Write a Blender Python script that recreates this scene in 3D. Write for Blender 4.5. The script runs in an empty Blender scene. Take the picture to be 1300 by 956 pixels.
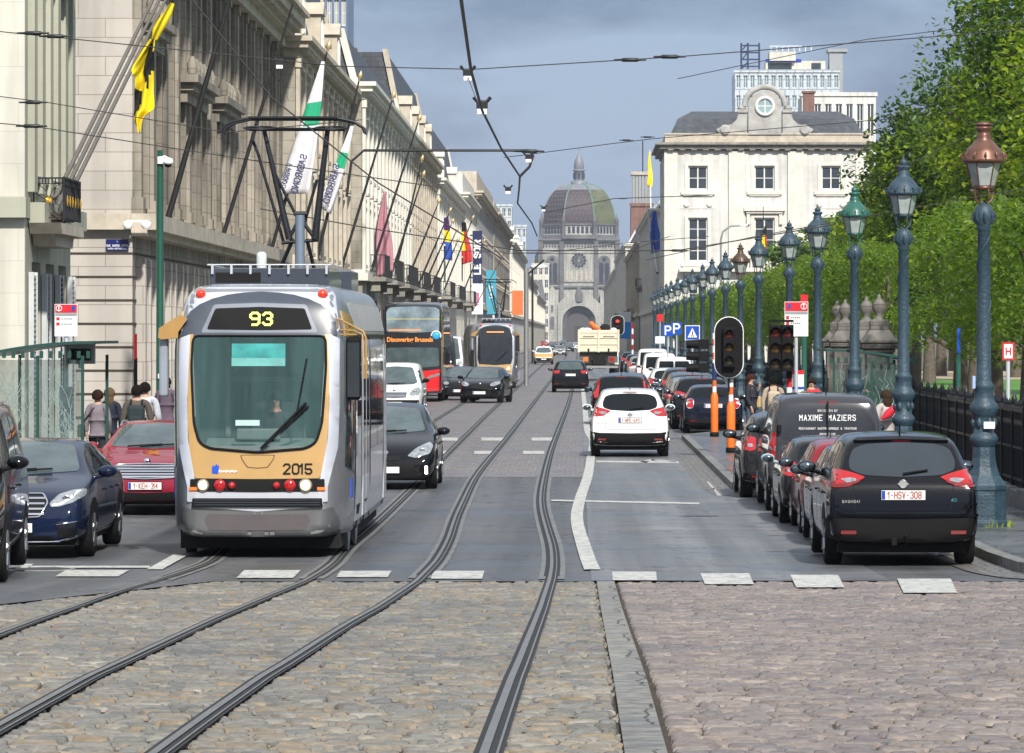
import bpy, bmesh, math, random
from math import radians as R, sin, cos, pi
from mathutils import Vector, Matrix
from mathutils.bvhtree import BVHTree
from mathutils.geometry import delaunay_2d_cdt
random.seed(7)
S = bpy.context.scene
COL = S.collection
# ---------------------------------------------------------------- camera model (photo pixels 1300 x 956)
F, VX, VY, H = 5400.0, 733.0, 425.0, 2.83
GT = [(-60, 1.6), (-20, 1.5), (0, 1.32), (15, 1.06), (24.6, .84), (31.5, .60), (38, .38), (45.8, .16), (52, .05), (60, 0), (3000, 0)]
def G(Y):
    for (a, b), (c, d) in zip(GT, GT[1:]):
        if Y <= c: return b + (d - b) * max(0, (Y - a)) / (c - a)
    return 0.
def sc_(Y): return F / Y
def Xp(px, Y): return (px - VX) * Y / F
def Zp(py, Y): return H - (py - VY) * Y / F
def Yg(py, dz=0.):
    lo, hi = 10., 2500.
    for _ in range(60):
        m = (lo + hi) / 2
        if VY + (H - G(m) - dz) * F / m > py: lo = m
        else: hi = m
    return lo
# ---------------------------------------------------------------- materials
MATS = {}
def nn(nt, t, **k):
    n = nt.nodes.new(t)
    for a, b in k.items(): setattr(n, a, b)
    return n
def mat(name, col, rough=.6, metal=0., var=.12, vs=2.5, bump=0., bs=30., coat=0., spec=.4, emit=0., trans=0., alpha=1.):
    if name in MATS: return MATS[name]
    m = bpy.data.materials.new(name); m.use_nodes = True; nt = m.node_tree
    b = nt.nodes['Principled BSDF']
    c = (*col, 1)
    b.inputs['Roughness'].default_value = rough; b.inputs['Metallic'].default_value = metal
    b.inputs['Coat Weight'].default_value = coat; b.inputs['Coat Roughness'].default_value = .04
    b.inputs['Specular IOR Level'].default_value = spec
    tc = nn(nt, 'ShaderNodeTexCoord')
    n = nn(nt, 'ShaderNodeTexNoise'); n.inputs['Scale'].default_value = vs; n.inputs['Detail'].default_value = 6; n.inputs['Roughness'].default_value = .65
    nt.links.new(tc.outputs['Object'], n.inputs['Vector'])
    mr = nn(nt, 'ShaderNodeMapRange'); mr.inputs[1].default_value = .25; mr.inputs[2].default_value = .75
    mr.inputs[3].default_value = 1 - var; mr.inputs[4].default_value = 1 + var
    nt.links.new(n.outputs['Fac'], mr.inputs[0])
    mx = nn(nt, 'ShaderNodeVectorMath', operation='SCALE'); mx.inputs[0].default_value = col
    nt.links.new(mr.outputs[0], mx.inputs['Scale']); nt.links.new(mx.outputs[0], b.inputs['Base Color'])
    if bump:
        n2 = nn(nt, 'ShaderNodeTexNoise'); n2.inputs['Scale'].default_value = bs; n2.inputs['Detail'].default_value = 4
        nt.links.new(tc.outputs['Object'], n2.inputs['Vector'])
        bp = nn(nt, 'ShaderNodeBump'); bp.inputs['Strength'].default_value = bump; bp.inputs['Distance'].default_value = .02
        nt.links.new(n2.outputs['Fac'], bp.inputs['Height']); nt.links.new(bp.outputs[0], b.inputs['Normal'])
    if emit: b.inputs['Emission Color'].default_value = c; b.inputs['Emission Strength'].default_value = emit
    if trans: b.inputs['Transmission Weight'].default_value = trans
    if alpha < 1: b.inputs['Alpha'].default_value = alpha
    MATS[name] = m; return m
def ashlar(name, c1, c2, mortar, bw=.9, bh=.42, ms=.012, rough=.8, dirt=.25, streak=.3, ds=.25):
    """stone blocks laid in courses on vertical walls (object X+Y against Z) with weather stains"""
    if name in MATS: return MATS[name]
    m = bpy.data.materials.new(name); m.use_nodes = True; nt = m.node_tree; L = nt.links.new
    b = nt.nodes['Principled BSDF']; b.inputs['Roughness'].default_value = rough
    tc = nn(nt, 'ShaderNodeTexCoord'); sx = nn(nt, 'ShaderNodeSeparateXYZ'); L(tc.outputs['Object'], sx.inputs[0])
    ad = nn(nt, 'ShaderNodeMath', operation='ADD'); L(sx.outputs[0], ad.inputs[0]); L(sx.outputs[1], ad.inputs[1])
    cb = nn(nt, 'ShaderNodeCombineXYZ'); L(ad.outputs[0], cb.inputs[0]); L(sx.outputs[2], cb.inputs[1])
    br = nn(nt, 'ShaderNodeTexBrick'); L(cb.outputs[0], br.inputs['Vector'])
    for k, v in (('Color1', c1), ('Color2', c2), ('Mortar', mortar)): br.inputs[k].default_value = (*v, 1)
    br.inputs['Scale'].default_value = 1; br.inputs['Mortar Size'].default_value = ms; br.inputs['Brick Width'].default_value = bw; br.inputs['Row Height'].default_value = bh
    n = nn(nt, 'ShaderNodeTexNoise'); n.inputs['Scale'].default_value = ds; n.inputs['Detail'].default_value = 8; n.inputs['Roughness'].default_value = .7; L(tc.outputs['Object'], n.inputs['Vector'])
    mp = nn(nt, 'ShaderNodeMapping'); mp.inputs['Scale'].default_value = (1.6, 1.6, .12); L(tc.outputs['Object'], mp.inputs['Vector'])
    n2 = nn(nt, 'ShaderNodeTexNoise'); n2.inputs['Scale'].default_value = 1.2; n2.inputs['Detail'].default_value = 5; L(mp.outputs[0], n2.inputs['Vector'])
    r1 = nn(nt, 'ShaderNodeMapRange'); r1.inputs[1].default_value = .35; r1.inputs[2].default_value = .7; r1.inputs[3].default_value = 1 - dirt; r1.inputs[4].default_value = 1 + dirt * .4; L(n.outputs['Fac'], r1.inputs[0])
    r2 = nn(nt, 'ShaderNodeMapRange'); r2.inputs[1].default_value = .4; r2.inputs[2].default_value = .62; r2.inputs[3].default_value = 1; r2.inputs[4].default_value = 1 - streak; L(n2.outputs['Fac'], r2.inputs[0])
    mu = nn(nt, 'ShaderNodeMath', operation='MULTIPLY'); L(r1.outputs[0], mu.inputs[0]); L(r2.outputs[0], mu.inputs[1])
    vm = nn(nt, 'ShaderNodeVectorMath', operation='SCALE'); L(br.outputs['Color'], vm.inputs[0]); L(mu.outputs[0], vm.inputs['Scale']); L(vm.outputs[0], b.inputs['Base Color'])
    bp = nn(nt, 'ShaderNodeBump'); bp.inputs['Strength'].default_value = .5; bp.inputs['Distance'].default_value = .01; L(br.outputs['Fac'], bp.inputs['Height']); bp.invert = True
    L(bp.outputs[0], b.inputs['Normal'])
    MATS[name] = m; return m
def setts(name, c1, c2, mortar, bw=.2, bh=.14, ms=.012, rough=.5, tint=None, big=.35, mtint=.5):
    if name in MATS: return MATS[name]
    m = bpy.data.materials.new(name); m.use_nodes = True; nt = m.node_tree; L = nt.links.new
    b = nt.nodes['Principled BSDF']
    tc = nn(nt, 'ShaderNodeTexCoord')
    nw = nn(nt, 'ShaderNodeTexNoise'); nw.inputs['Scale'].default_value = 1.7; nw.inputs['Detail'].default_value = 3; L(tc.outputs['Object'], nw.inputs['Vector'])
    wv = nn(nt, 'ShaderNodeVectorMath', operation='SCALE'); L(nw.outputs['Color'], wv.inputs[0]); wv.inputs['Scale'].default_value = .22
    nw2 = nn(nt, 'ShaderNodeTexNoise'); nw2.inputs['Scale'].default_value = 7; nw2.inputs['Detail'].default_value = 2; L(tc.outputs['Object'], nw2.inputs['Vector'])
    wv2 = nn(nt, 'ShaderNodeVectorMath', operation='SCALE'); L(nw2.outputs['Color'], wv2.inputs[0]); wv2.inputs['Scale'].default_value = .07
    va = nn(nt, 'ShaderNodeVectorMath', operation='ADD'); L(tc.outputs['Object'], va.inputs[0]); va0 = nn(nt, 'ShaderNodeVectorMath', operation='ADD'); L(wv.outputs[0], va0.inputs[0]); L(wv2.outputs[0], va0.inputs[1]); L(va0.outputs[0], va.inputs[1])
    br = nn(nt, 'ShaderNodeTexBrick'); L(va.outputs[0], br.inputs['Vector'])
    for k, v in (('Color1', c1), ('Color2', c2), ('Mortar', mortar)): br.inputs[k].default_value = (*v, 1)
    br.inputs['Scale'].default_value = 1; br.inputs['Mortar Size'].default_value = ms; br.inputs['Mortar Smooth'].default_value = .6
    br.inputs['Brick Width'].default_value = bw; br.inputs['Row Height'].default_value = bh
    n = nn(nt, 'ShaderNodeTexNoise'); n.inputs['Scale'].default_value = big; n.inputs['Detail'].default_value = 9; n.inputs['Roughness'].default_value = .7; L(tc.outputs['Object'], n.inputs['Vector'])
    n3 = nn(nt, 'ShaderNodeTexNoise'); n3.inputs['Scale'].default_value = 9; n3.inputs['Detail'].default_value = 5; L(tc.outputs['Object'], n3.inputs['Vector'])
    r1 = nn(nt, 'ShaderNodeMapRange'); r1.inputs[1].default_value = .3; r1.inputs[2].default_value = .7; r1.inputs[3].default_value = .72; r1.inputs[4].default_value = 1.22; L(n.outputs['Fac'], r1.inputs[0])
    r3 = nn(nt, 'ShaderNodeMapRange'); r3.inputs[1].default_value = .3; r3.inputs[2].default_value = .7; r3.inputs[3].default_value = .55; r3.inputs[4].default_value = 1.35; L(n3.outputs['Fac'], r3.inputs[0])
    mu = nn(nt, 'ShaderNodeMath', operation='MULTIPLY'); L(r1.outputs[0], mu.inputs[0]); L(r3.outputs[0], mu.inputs[1])
    mx = nn(nt, 'ShaderNodeMix', data_type='RGBA'); mx.inputs['B'].default_value = (*(tint or c1), 1)
    r4 = nn(nt, 'ShaderNodeMapRange'); r4.inputs[1].default_value = .5; r4.inputs[2].default_value = .68; r4.inputs[4].default_value = mtint
    n4 = nn(nt, 'ShaderNodeTexNoise'); n4.inputs['Scale'].default_value = .9; n4.inputs['Detail'].default_value = 8; L(tc.outputs['Object'], n4.inputs['Vector']); L(n4.outputs['Fac'], r4.inputs[0])
    L(r4.outputs[0], mx.inputs['Factor']); L(br.outputs['Color'], mx.inputs['A'])
    vm = nn(nt, 'ShaderNodeVectorMath', operation='SCALE'); L(mx.outputs['Result'], vm.inputs[0]); L(mu.outputs[0], vm.inputs['Scale']); L(vm.outputs[0], b.inputs['Base Color'])
    n6 = nn(nt, 'ShaderNodeTexNoise'); n6.inputs['Scale'].default_value = 3.1; n6.inputs['Detail'].default_value = 6; n6.inputs['Roughness'].default_value = .8; L(tc.outputs['Object'], n6.inputs['Vector'])
    r6 = nn(nt, 'ShaderNodeMapRange'); r6.inputs[1].default_value = .46; r6.inputs[2].default_value = .60; r6.inputs[3].default_value = 0; r6.inputs[4].default_value = .82; L(n6.outputs['Fac'], r6.inputs[0])
    m6 = nn(nt, 'ShaderNodeMath', operation='MULTIPLY'); L(r6.outputs[0], m6.inputs[0]); L(br.outputs['Fac'], m6.inputs[1])
    s6 = nn(nt, 'ShaderNodeMath', operation='SUBTRACT'); s6.inputs[0].default_value = 1; L(m6.outputs[0], s6.inputs[1])
    v6 = nn(nt, 'ShaderNodeVectorMath', operation='SCALE'); L(vm.outputs[0], v6.inputs[0]); L(s6.outputs[0], v6.inputs['Scale']); L(v6.outputs[0], b.inputs['Base Color'])
    r5 = nn(nt, 'ShaderNodeMapRange'); r5.inputs[1].default_value = .35; r5.inputs[2].default_value = .65; r5.inputs[3].default_value = rough - .18; r5.inputs[4].default_value = rough + .2
    L(n.outputs['Fac'], r5.inputs[0]); L(r5.outputs[0], b.inputs['Roughness'])
    hm = nn(nt, 'ShaderNodeMath', operation='MULTIPLY_ADD'); L(n3.outputs['Fac'], hm.inputs[0]); hm.inputs[1].default_value = .5
    iv = nn(nt, 'ShaderNodeMath', operation='SUBTRACT'); iv.inputs[0].default_value = 1; L(br.outputs['Fac'], iv.inputs[1]); L(iv.outputs[0], hm.inputs[2])
    bp = nn(nt, 'ShaderNodeBump'); bp.inputs['Strength'].default_value = .8; bp.inputs['Distance'].default_value = .02
    L(hm.outputs[0], bp.inputs['Height']); L(bp.outputs[0], b.inputs['Normal'])
    MATS[name] = m; return m
def asph(name, c, rough=.5, crack=1.):
    m = bpy.data.materials.new(name); m.use_nodes = True; nt = m.node_tree; L = nt.links.new; b = nt.nodes['Principled BSDF']; b.inputs['Specular IOR Level'].default_value = .35
    tc = nn(nt, 'ShaderNodeTexCoord')
    def noise(sc, det, sx=1, sy=1):
        mp = nn(nt, 'ShaderNodeMapping'); mp.inputs['Scale'].default_value = (sx, sy, 1); L(tc.outputs['Object'], mp.inputs['Vector'])
        n = nn(nt, 'ShaderNodeTexNoise'); n.inputs['Scale'].default_value = sc; n.inputs['Detail'].default_value = det; n.inputs['Roughness'].default_value = .6; L(mp.outputs[0], n.inputs['Vector']); return n.outputs['Fac']
    def rng_(o, a, b_, c_, d): r = nn(nt, 'ShaderNodeMapRange'); r.inputs[1].default_value = a; r.inputs[2].default_value = b_; r.inputs[3].default_value = c_; r.inputs[4].default_value = d; L(o, r.inputs[0]); return r.outputs[0]
    def mul(a, b_): q = nn(nt, 'ShaderNodeMath', operation='MULTIPLY'); L(a, q.inputs[0]); L(b_, q.inputs[1]); return q.outputs[0]
    f = mul(rng_(noise(.35, 8), .32, .68, .72, 1.3), rng_(noise(1., 3, 1.5, .025), .38, .62, .78, 1.2)); f = mul(f, rng_(noise(60, 2), .3, .7, .7, 1.3)); f = mul(f, rng_(noise(1., 6, .12, 1.1), .56, .66, 1., .82))
    v = nn(nt, 'ShaderNodeTexVoronoi', feature='DISTANCE_TO_EDGE'); v.inputs['Scale'].default_value = .45
    nw = nn(nt, 'ShaderNodeTexNoise'); nw.inputs['Scale'].default_value = 2.5; nw.inputs['Detail'].default_value = 5; L(tc.outputs['Object'], nw.inputs['Vector'])
    sc2 = nn(nt, 'ShaderNodeVectorMath', operation='SCALE'); sc2.inputs['Scale'].default_value = .9; L(nw.outputs['Color'], sc2.inputs[0]); ad = nn(nt, 'ShaderNodeVectorMath', operation='ADD'); L(tc.outputs['Object'], ad.inputs[0]); L(sc2.outputs[0], ad.inputs[1]); L(ad.outputs[0], v.inputs['Vector'])
    f = mul(f, rng_(v.outputs['Distance'], .004, .014, 1 - .55 * crack, 1.))
    vm = nn(nt, 'ShaderNodeVectorMath', operation='SCALE'); vm.inputs[0].default_value = c; L(f, vm.inputs['Scale']); L(vm.outputs[0], b.inputs['Base Color'])
    L(rng_(noise(.35, 8), .35, .65, rough - .15, rough + .2), b.inputs['Roughness'])
    bp = nn(nt, 'ShaderNodeBump'); bp.inputs['Strength'].default_value = .35; bp.inputs['Distance'].default_value = .01; L(noise(120, 2), bp.inputs['Height']); L(bp.outputs[0], b.inputs['Normal'])
    MATS[name] = m; return m
def worn_paint(name, c, under):
    m = mat(name, c, .6, var=.2, vs=4); nt = m.node_tree; L = nt.links.new; b = nt.nodes['Principled BSDF']; src = b.inputs['Base Color'].links[0].from_socket
    tc = nn(nt, 'ShaderNodeTexCoord'); n = nn(nt, 'ShaderNodeTexNoise'); n.inputs['Scale'].default_value = 9; n.inputs['Detail'].default_value = 9; n.inputs['Roughness'].default_value = .75; L(tc.outputs['Object'], n.inputs['Vector'])
    r = nn(nt, 'ShaderNodeMapRange'); r.inputs[1].default_value = .50; r.inputs[2].default_value = .58; r.inputs[4].default_value = .75; L(n.outputs['Fac'], r.inputs[0])
    x = nn(nt, 'ShaderNodeMix', data_type='RGBA'); x.inputs['B'].default_value = (*under, 1); L(r.outputs[0], x.inputs['Factor']); L(src, x.inputs['A']); L(x.outputs['Result'], b.inputs['Base Color']); return m
def leafmat(name, col, trans=.35):
    m = bpy.data.materials.new(name); m.use_nodes = True; nt = m.node_tree; L = nt.links.new
    b = nt.nodes['Principled BSDF']; b.inputs['Roughness'].default_value = .45; b.inputs['Specular IOR Level'].default_value = .35
    tc = nn(nt, 'ShaderNodeTexCoord'); n = nn(nt, 'ShaderNodeTexNoise'); n.inputs['Scale'].default_value = 1.3; n.inputs['Detail'].default_value = 5; L(tc.outputs['Object'], n.inputs['Vector'])
    cr = nn(nt, 'ShaderNodeMix', data_type='RGBA'); cr.inputs['A'].default_value = (*[c * .65 for c in col], 1); cr.inputs['B'].default_value = (col[0] * 1.5, col[1] * 1.3, col[2] * 1.1, 1)
    r = nn(nt, 'ShaderNodeMapRange'); r.inputs[1].default_value = .35; r.inputs[2].default_value = .65; L(n.outputs['Fac'], r.inputs[0]); L(r.outputs[0], cr.inputs['Factor']); L(cr.outputs['Result'], b.inputs['Base Color'])
    t = nn(nt, 'ShaderNodeBsdfTranslucent'); t.inputs['Color'].default_value = (col[0] * 2., col[1] * 1.9, col[2] * .8, 1)
    mx = nn(nt, 'ShaderNodeMixShader'); mx.inputs[0].default_value = trans; L(b.outputs[0], mx.inputs[1]); L(t.outputs[0], mx.inputs[2])
    L(mx.outputs[0], nt.nodes['Material Output'].inputs['Surface'])
    MATS[name] = m; return m
# ---------------------------------------------------------------- mesh builder
class MB:
    def __init__(s, M=None): s.V = []; s.Fc = []; s.MI = []; s.SM = []; s.M = M
    def add(s, vs, fs, mi=0, sm=False, M=None):
        o = len(s.V); M = M or s.M
        s.V += [tuple(M @ Vector(v)) if M else tuple(v) for v in vs]
        for f in fs: s.Fc.append([o + i for i in f]); s.MI.append(mi); s.SM.append(sm)
        return s
    def box(s, x0, x1, y0, y1, z0, z1, mi=0, M=None):
        x0, x1 = min(x0, x1), max(x0, x1); y0, y1 = min(y0, y1), max(y0, y1); z0, z1 = min(z0, z1), max(z0, z1)
        return s.add([(x0, y0, z0), (x1, y0, z0), (x1, y1, z0), (x0, y1, z0), (x0, y0, z1), (x1, y0, z1), (x1, y1, z1), (x0, y1, z1)],
                     [(3, 2, 1, 0), (4, 5, 6, 7), (0, 1, 5, 4), (1, 2, 6, 5), (2, 3, 7, 6), (3, 0, 4, 7)], mi, False, M)
    def prism(s, poly, ax, a0, a1, mi=0, sm=False, M=None):
        def P(p, a):
            return {'x': (a, p[0], p[1]), 'y': (p[0], a, p[1]), 'z': (p[0], p[1], a)}[ax]
        n = len(poly)
        v = [P(p, a0) for p in poly] + [P(p, a1) for p in poly]
        f = [tuple(range(n))[::-1], tuple(range(n, 2 * n))]
        s.add(v, f, mi, False, M)
        return s.add(v, [(i, (i + 1) % n, n + (i + 1) % n, n + i) for i in range(n)], mi, sm, M)
    def tube(s, pts, r, n=8, mi=0, sm=True, cap=True, M=None):
        pts = [Vector(p) for p in pts]; k = len(pts)
        if not isinstance(r, (list, tuple)): r = [r] * k
        v = []; up = None
        for i, p in enumerate(pts):
            t = (pts[min(i + 1, k - 1)] - pts[max(i - 1, 0)]).normalized()
            a = Vector((0, 0, 1)) if abs(t.z) < .9 else Vector((1, 0, 0))
            if up is None: u = t.cross(a).normalized()
            else:
                u = (up - t * up.dot(t))
                u = u.normalized() if u.length > 1e-5 else t.cross(a).normalized()
            up = u; w = t.cross(u)
            for j in range(n):
                q = p + (u * cos(2 * pi * j / n) + w * sin(2 * pi * j / n)) * r[i]; v.append(tuple(q))
        f = [(i * n + j, i * n + (j + 1) % n, (i + 1) * n + (j + 1) % n, (i + 1) * n + j) for i in range(k - 1) for j in range(n)]
        s.add(v, f, mi, sm, M)
        if cap: s.add(v[:n], [tuple(range(n))[::-1]], mi, False, M); s.add(v[-n:], [tuple(range(n))], mi, False, M)
        return s
    def lathe(s, prof, c=(0, 0, 0), n=16, mi=0, sm=True, ax='z', M=None, rot=0.):
        v = []
        for r, h in prof:
            for j in range(n):
                a = 2 * pi * j / n + rot
                p = {'z': (r * cos(a), r * sin(a), h), 'x': (h, r * cos(a), r * sin(a)), 'y': (r * cos(a), h, -r * sin(a))}[ax]
                v.append((p[0] + c[0], p[1] + c[1], p[2] + c[2]))
        k = len(prof)
        f = [(i * n + j, i * n + (j + 1) % n, (i + 1) * n + (j + 1) % n, (i + 1) * n + j) for i in range(k - 1) for j in range(n)]
        s.add(v, f, mi, sm, M)
        s.add(v[:n], [tuple(range(n))[::-1]], mi, False, M); s.add(v[-n:], [tuple(range(n))], mi, False, M)
        return s
    def build(s, name, mats, parent=None, bevel=0., seg=2, auto=True):
        me = bpy.data.meshes.new(name)
        me.from_pydata(s.V, [], s.Fc)
        if not isinstance(mats, (list, tuple)): mats = [mats]
        for m in mats: me.materials.append(m)
        me.polygons.foreach_set('material_index', s.MI); me.polygons.foreach_set('use_smooth', s.SM)
        me.update()
        o = bpy.data.objects.new(name, me); COL.objects.link(o)
        if parent: o.parent = parent
        if bevel:
            b = o.modifiers.new('b', 'BEVEL'); b.width = bevel; b.segments = seg; b.limit_method = 'ANGLE'; b.angle_limit = R(40)
        return o
def thing(name, label, cat, loc=(0, 0, 0), rz=0., group=None):
    o = bpy.data.objects.new(name, None); COL.objects.link(o)
    o.location = loc; o.rotation_euler = (0, 0, rz); o['label'] = label; o['category'] = cat; o.empty_display_size = .3
    if group: o['group'] = group
    return o
def tag(o, label, cat, group=None):
    o['label'] = label; o['category'] = cat
    if group: o['group'] = group
    return o
def struct(o): o['kind'] = 'structure'; return o
def copy_tree(o, parent=None):
    c = o.copy(); COL.objects.link(c)
    if parent: c.parent = parent
    for ch in list(o.children): copy_tree(ch, c)
    return c
def dup(o, loc, rz=None, label=None, group=None):
    c = copy_tree(o); c.location = loc
    if rz is not None: c.rotation_euler = (0, 0, rz)
    if label: c['label'] = label
    if group: c['group'] = group
    return c
def eval_mesh(ob):
    dg = bpy.context.evaluated_depsgraph_get(); dg.update()
    e = ob.evaluated_get(dg); me = bpy.data.meshes.new_from_object(e, depsgraph=dg)
    return me
TCACHE = {}
def text_geo(txt, size, space=1., bold=0.):
    key = (txt, size, space, bold)
    if key not in TCACHE:
        cu = bpy.data.curves.new('lettering', 'FONT'); cu.body = txt; cu.size = size; cu.align_x = 'CENTER'; cu.align_y = 'CENTER'; cu.space_character = space; cu.resolution_u = 2; cu.offset = bold
        o = bpy.data.objects.new('lettering', cu); COL.objects.link(o)
        me = eval_mesh(o)
        TCACHE[key] = ([tuple(v.co) for v in me.vertices], [tuple(p.vertices) for p in me.polygons])
        bpy.data.objects.remove(o); bpy.data.curves.remove(cu); bpy.data.meshes.remove(me)
    return TCACHE[key]
GL = {k: v for k, v in (q.split(':') for q in """0:10 01 05 16 36 45 41 30 10|1:04 26 20|2:05 16 36 45 44 00 40|3:05 16 36 45 44 33 42 41 30 10 01;33 23|4:30 36 02 42|5:46 06 03 33 42 41 30 10 01|6:36 16 05 01 10 30 41 42 33 03|7:06 46 10|8:13 04 05 16 36 45 44 33 13 02 01 10 30 41 42 33|9:43 13 04 05 16 36 45 41 30 10|A:00 26 40;12 32|B:00 06 36 45 44 33 03;33 42 41 30 00|C:45 36 16 05 01 10 30 41|D:00 06 26 44 42 20 00|E:46 06 00 40;03 33|F:46 06 00;03 33|G:45 36 16 05 01 10 30 41 43 23|H:00 06;40 46;03 43|I:20 26|K:00 06;46 03 40|L:06 00 40|M:00 06 23 46 40|N:00 06 40 46|O:10 01 05 16 36 45 41 30 10|P:00 06 36 45 44 33 03|Q:10 01 05 16 36 45 41 30 10;22 40|R:00 06 36 45 44 33 03;23 40|S:45 36 16 05 04 13 33 42 41 30 10 01|T:06 46;26 20|U:06 01 10 30 41 46|V:06 20 46|X:00 46;06 40|Z:06 46 00 40|-:13 33|.:20 21|,:20 21|&:40 05 16 25 01 10 20 42| :""".split('|'))}
def stroke_text(parent, txt, size, M, m, name, space, th=.9, sx=1.):
    u = size * .72 / 6; adv = 5.9 * u * sx * space; mb = MB(M); n = 0
    ws = [2.6 if c in '1I.,' else 5.9 for c in txt]; tot = sum(ws) * u * sx * space; x0 = -tot / 2
    for c, w_ in zip(txt, ws):
        ox = x0 + (w_ - 4) / 2 * u * sx * space + (0 if w_ > 3 else -.0)
        for pl in GL[c].split(';'):
            P = [Vector((ox + int(q[0]) * u * sx, (int(q[1]) - 3) * u)) for q in pl.split()]
            for a, b in zip(P, P[1:]):
                d = (b - a).normalized(); e = d * th * u * .42; nn_ = Vector((-d.y, d.x)) * th * u * .5; y = -.00025 * (n % 7); n += 1
                mb.add([(q.x, y, q.y) for q in (a - e - nn_, b + e - nn_, b + e + nn_, a - e + nn_)], [(0, 1, 2, 3)])
        x0 += w_ * u * sx * space
    return mb.build(name, m, parent)
def text(parent, txt, size, M, m, name='lettering', space=1., bold=0., sx=1., th=None):
    """flat letters in local x (right) / z (up), facing -y, then moved by M"""
    if all(c in GL for c in txt): return stroke_text(parent, txt, size, M, m, name, space, th or (.95 + bold * 40), sx * .95)
    v, f = text_geo(txt, size, space, bold)
    mb = MB(M); mb.add([(a * sx, 0, b) for a, b, c in v], f)
    return mb.build(name, m, parent)
T = Matrix.Translation
def RZ(a): return Matrix.Rotation(a, 4, 'Z')
def RX(a): return Matrix.Rotation(a, 4, 'X')
def RY(a): return Matrix.Rotation(a, 4, 'Y')
# ---------------------------------------------------------------- common materials
M_black = mat('black_paint', (.012, .012, .014), .35, coat=.4)
M_iron = mat('black_iron', (.012, .013, .016), .45, var=.3)
M_plastic = mat('black_plastic', (.009, .009, .010), .6, bump=.2, bs=200, spec=.1)
M_rubber = mat('tyre_rubber', (.008, .008, .008), .8, spec=.2)
M_alloy = mat('wheel_alloy', (.35, .36, .38), .3, .9)
M_glass = mat('car_window_glass', (.006, .009, .010), .03, spec=.32, var=.3, vs=.8)
M_glass_l = mat('windscreen_glass', (.06, .085, .09), .04, spec=.6, var=.5, vs=1.6)
M_bglass = mat('building_window_glass', (.03, .04, .05), .06, spec=.8, var=.5, vs=.5)
M_red = mat('red_lens', (.36, .006, .008), .12, coat=1, var=.15, vs=9)
M_redd = mat('dark_red_lens', (.16, .004, .006), .12, coat=1)
M_clear = mat('clear_lens', (.30, .32, .34), .10, .4, coat=.7, var=.6, vs=14)
M_chrome = mat('chrome', (.7, .7, .72), .12, 1.)
M_mir = mat('mirror_reflector', (.16, .20, .23), .08, .9)
M_white = mat('white_paint', (.78, .78, .77), .35, coat=.4, var=.04)
M_plate = mat('number_plate_white', (.7, .7, .68), .4, var=.05)
M_ptxt = mat('plate_red_lettering', (.28, .01, .015), .5)
M_pblue = mat('plate_blue_band', (.01, .04, .3), .5)
M_under = mat('underbody', (.006, .006, .006), .9)
M_lit = mat('lit_headlamp', (1., .80, .42), .3, emit=1.6, var=.3, vs=20)
M_orange = mat('orange_plastic', (.75, .16, .02), .5)
# ---------------------------------------------------------------- lofted bodies and surface-hugging panels
def lerp_tab(t, y):
    if y <= t[0][0]: return t[0][1]
    for (a, b), (c, d) in zip(t, t[1:]):
        if y <= c: return b + (d - b) * (y - a) / max(1e-6, c - a)
    return t[-1][1]
def ring_car(w, b, sh, top, k, tum):
    wt = w * (.93 - tum * k)
    zs = top - (.10 * k + .012)
    return [(0, b), (.78 * w, b), (.94 * w, b + .05), (.985 * w, b + .16), (w, b + .5 * (sh - b)), (.992 * w, b + .8 * (sh - b)), (.965 * w, sh),
            (.965 * w + (wt - .965 * w) * .5, sh + (zs - sh) * .5 + .02 * k), (wt, zs), (wt * .93, top - .03 * k - .004), (wt * .6, top - .006 * k), (0, top + .004)]
def ring_box(w, b, sh, top, k, tum):
    h = top - b
    return [(0, b), (.8 * w, b), (.96 * w, b + .04), (w, b + .15), (w, b + .4 * h), (w, b + .62 * h), (w * (1 - tum * .3), b + .8 * h), (w * (1 - tum * .6), top - min(.2, h * .3)),
            (w * (1 - tum) * .985, top - min(.09, h * .2)), (w * (1 - tum) * .93, top - min(.025, h * .1)), (w * .6, top), (0, top + .003)]
def loft(name, sp, m, parent, levels=1):
    L = sp['L']; top = sp['top']; ys = sorted(set([y for y, z in top] + [y for y, _ in sp.get('ys', [])]))
    rf = sp.get('ring', ring_car); V = []; Fc = []
    nh = 12; n = 2 * nh - 2
    for y in ys:
        w = sp['W'] / 2 * lerp_tab(sp['plan'], y); b = lerp_tab(sp['bot'], y); tp = lerp_tab(top, y)
        belt = lerp_tab(sp['belt'], y); sh = min(belt, tp - .05)
        k = min(1, max(0, (tp - belt) / .45))
        r = rf(w, b, sh, tp, k, sp.get('tum', .2))
        full = r + [(-x, z) for x, z in r[-2:0:-1]]
        V += [(x, y, z) for x, z in full]
    for i in range(len(ys) - 1):
        for j in range(n): Fc.append([i * n + j, (i + 1) * n + j, (i + 1) * n + (j + 1) % n, i * n + (j + 1) % n])
    Fc.append(list(range(n))); Fc.append([(len(ys) - 1) * n + j for j in range(n)][::-1])
    me = bpy.data.meshes.new(name); me.from_pydata(V, [], Fc); me.update()
    bm = bmesh.new(); bm.from_mesh(me); bmesh.ops.recalc_face_normals(bm, faces=bm.faces); bm.to_mesh(me); bm.free()
    o = bpy.data.objects.new(name, me); COL.objects.link(o)
    o.modifiers.new('s', 'SUBSURF').levels = levels
    em = eval_mesh(o); o.modifiers.clear(); o.data = em; bpy.data.meshes.remove(me); em.name = name
    for p in em.polygons: p.use_smooth = True
    em.materials.clear(); em.materials.append(m); o.parent = parent
    vs = [v.co.copy() for v in em.vertices]; ps = [tuple(p.vertices) for p in em.polygons]
    return o, BVHTree.FromPolygons(vs, ps)
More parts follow.
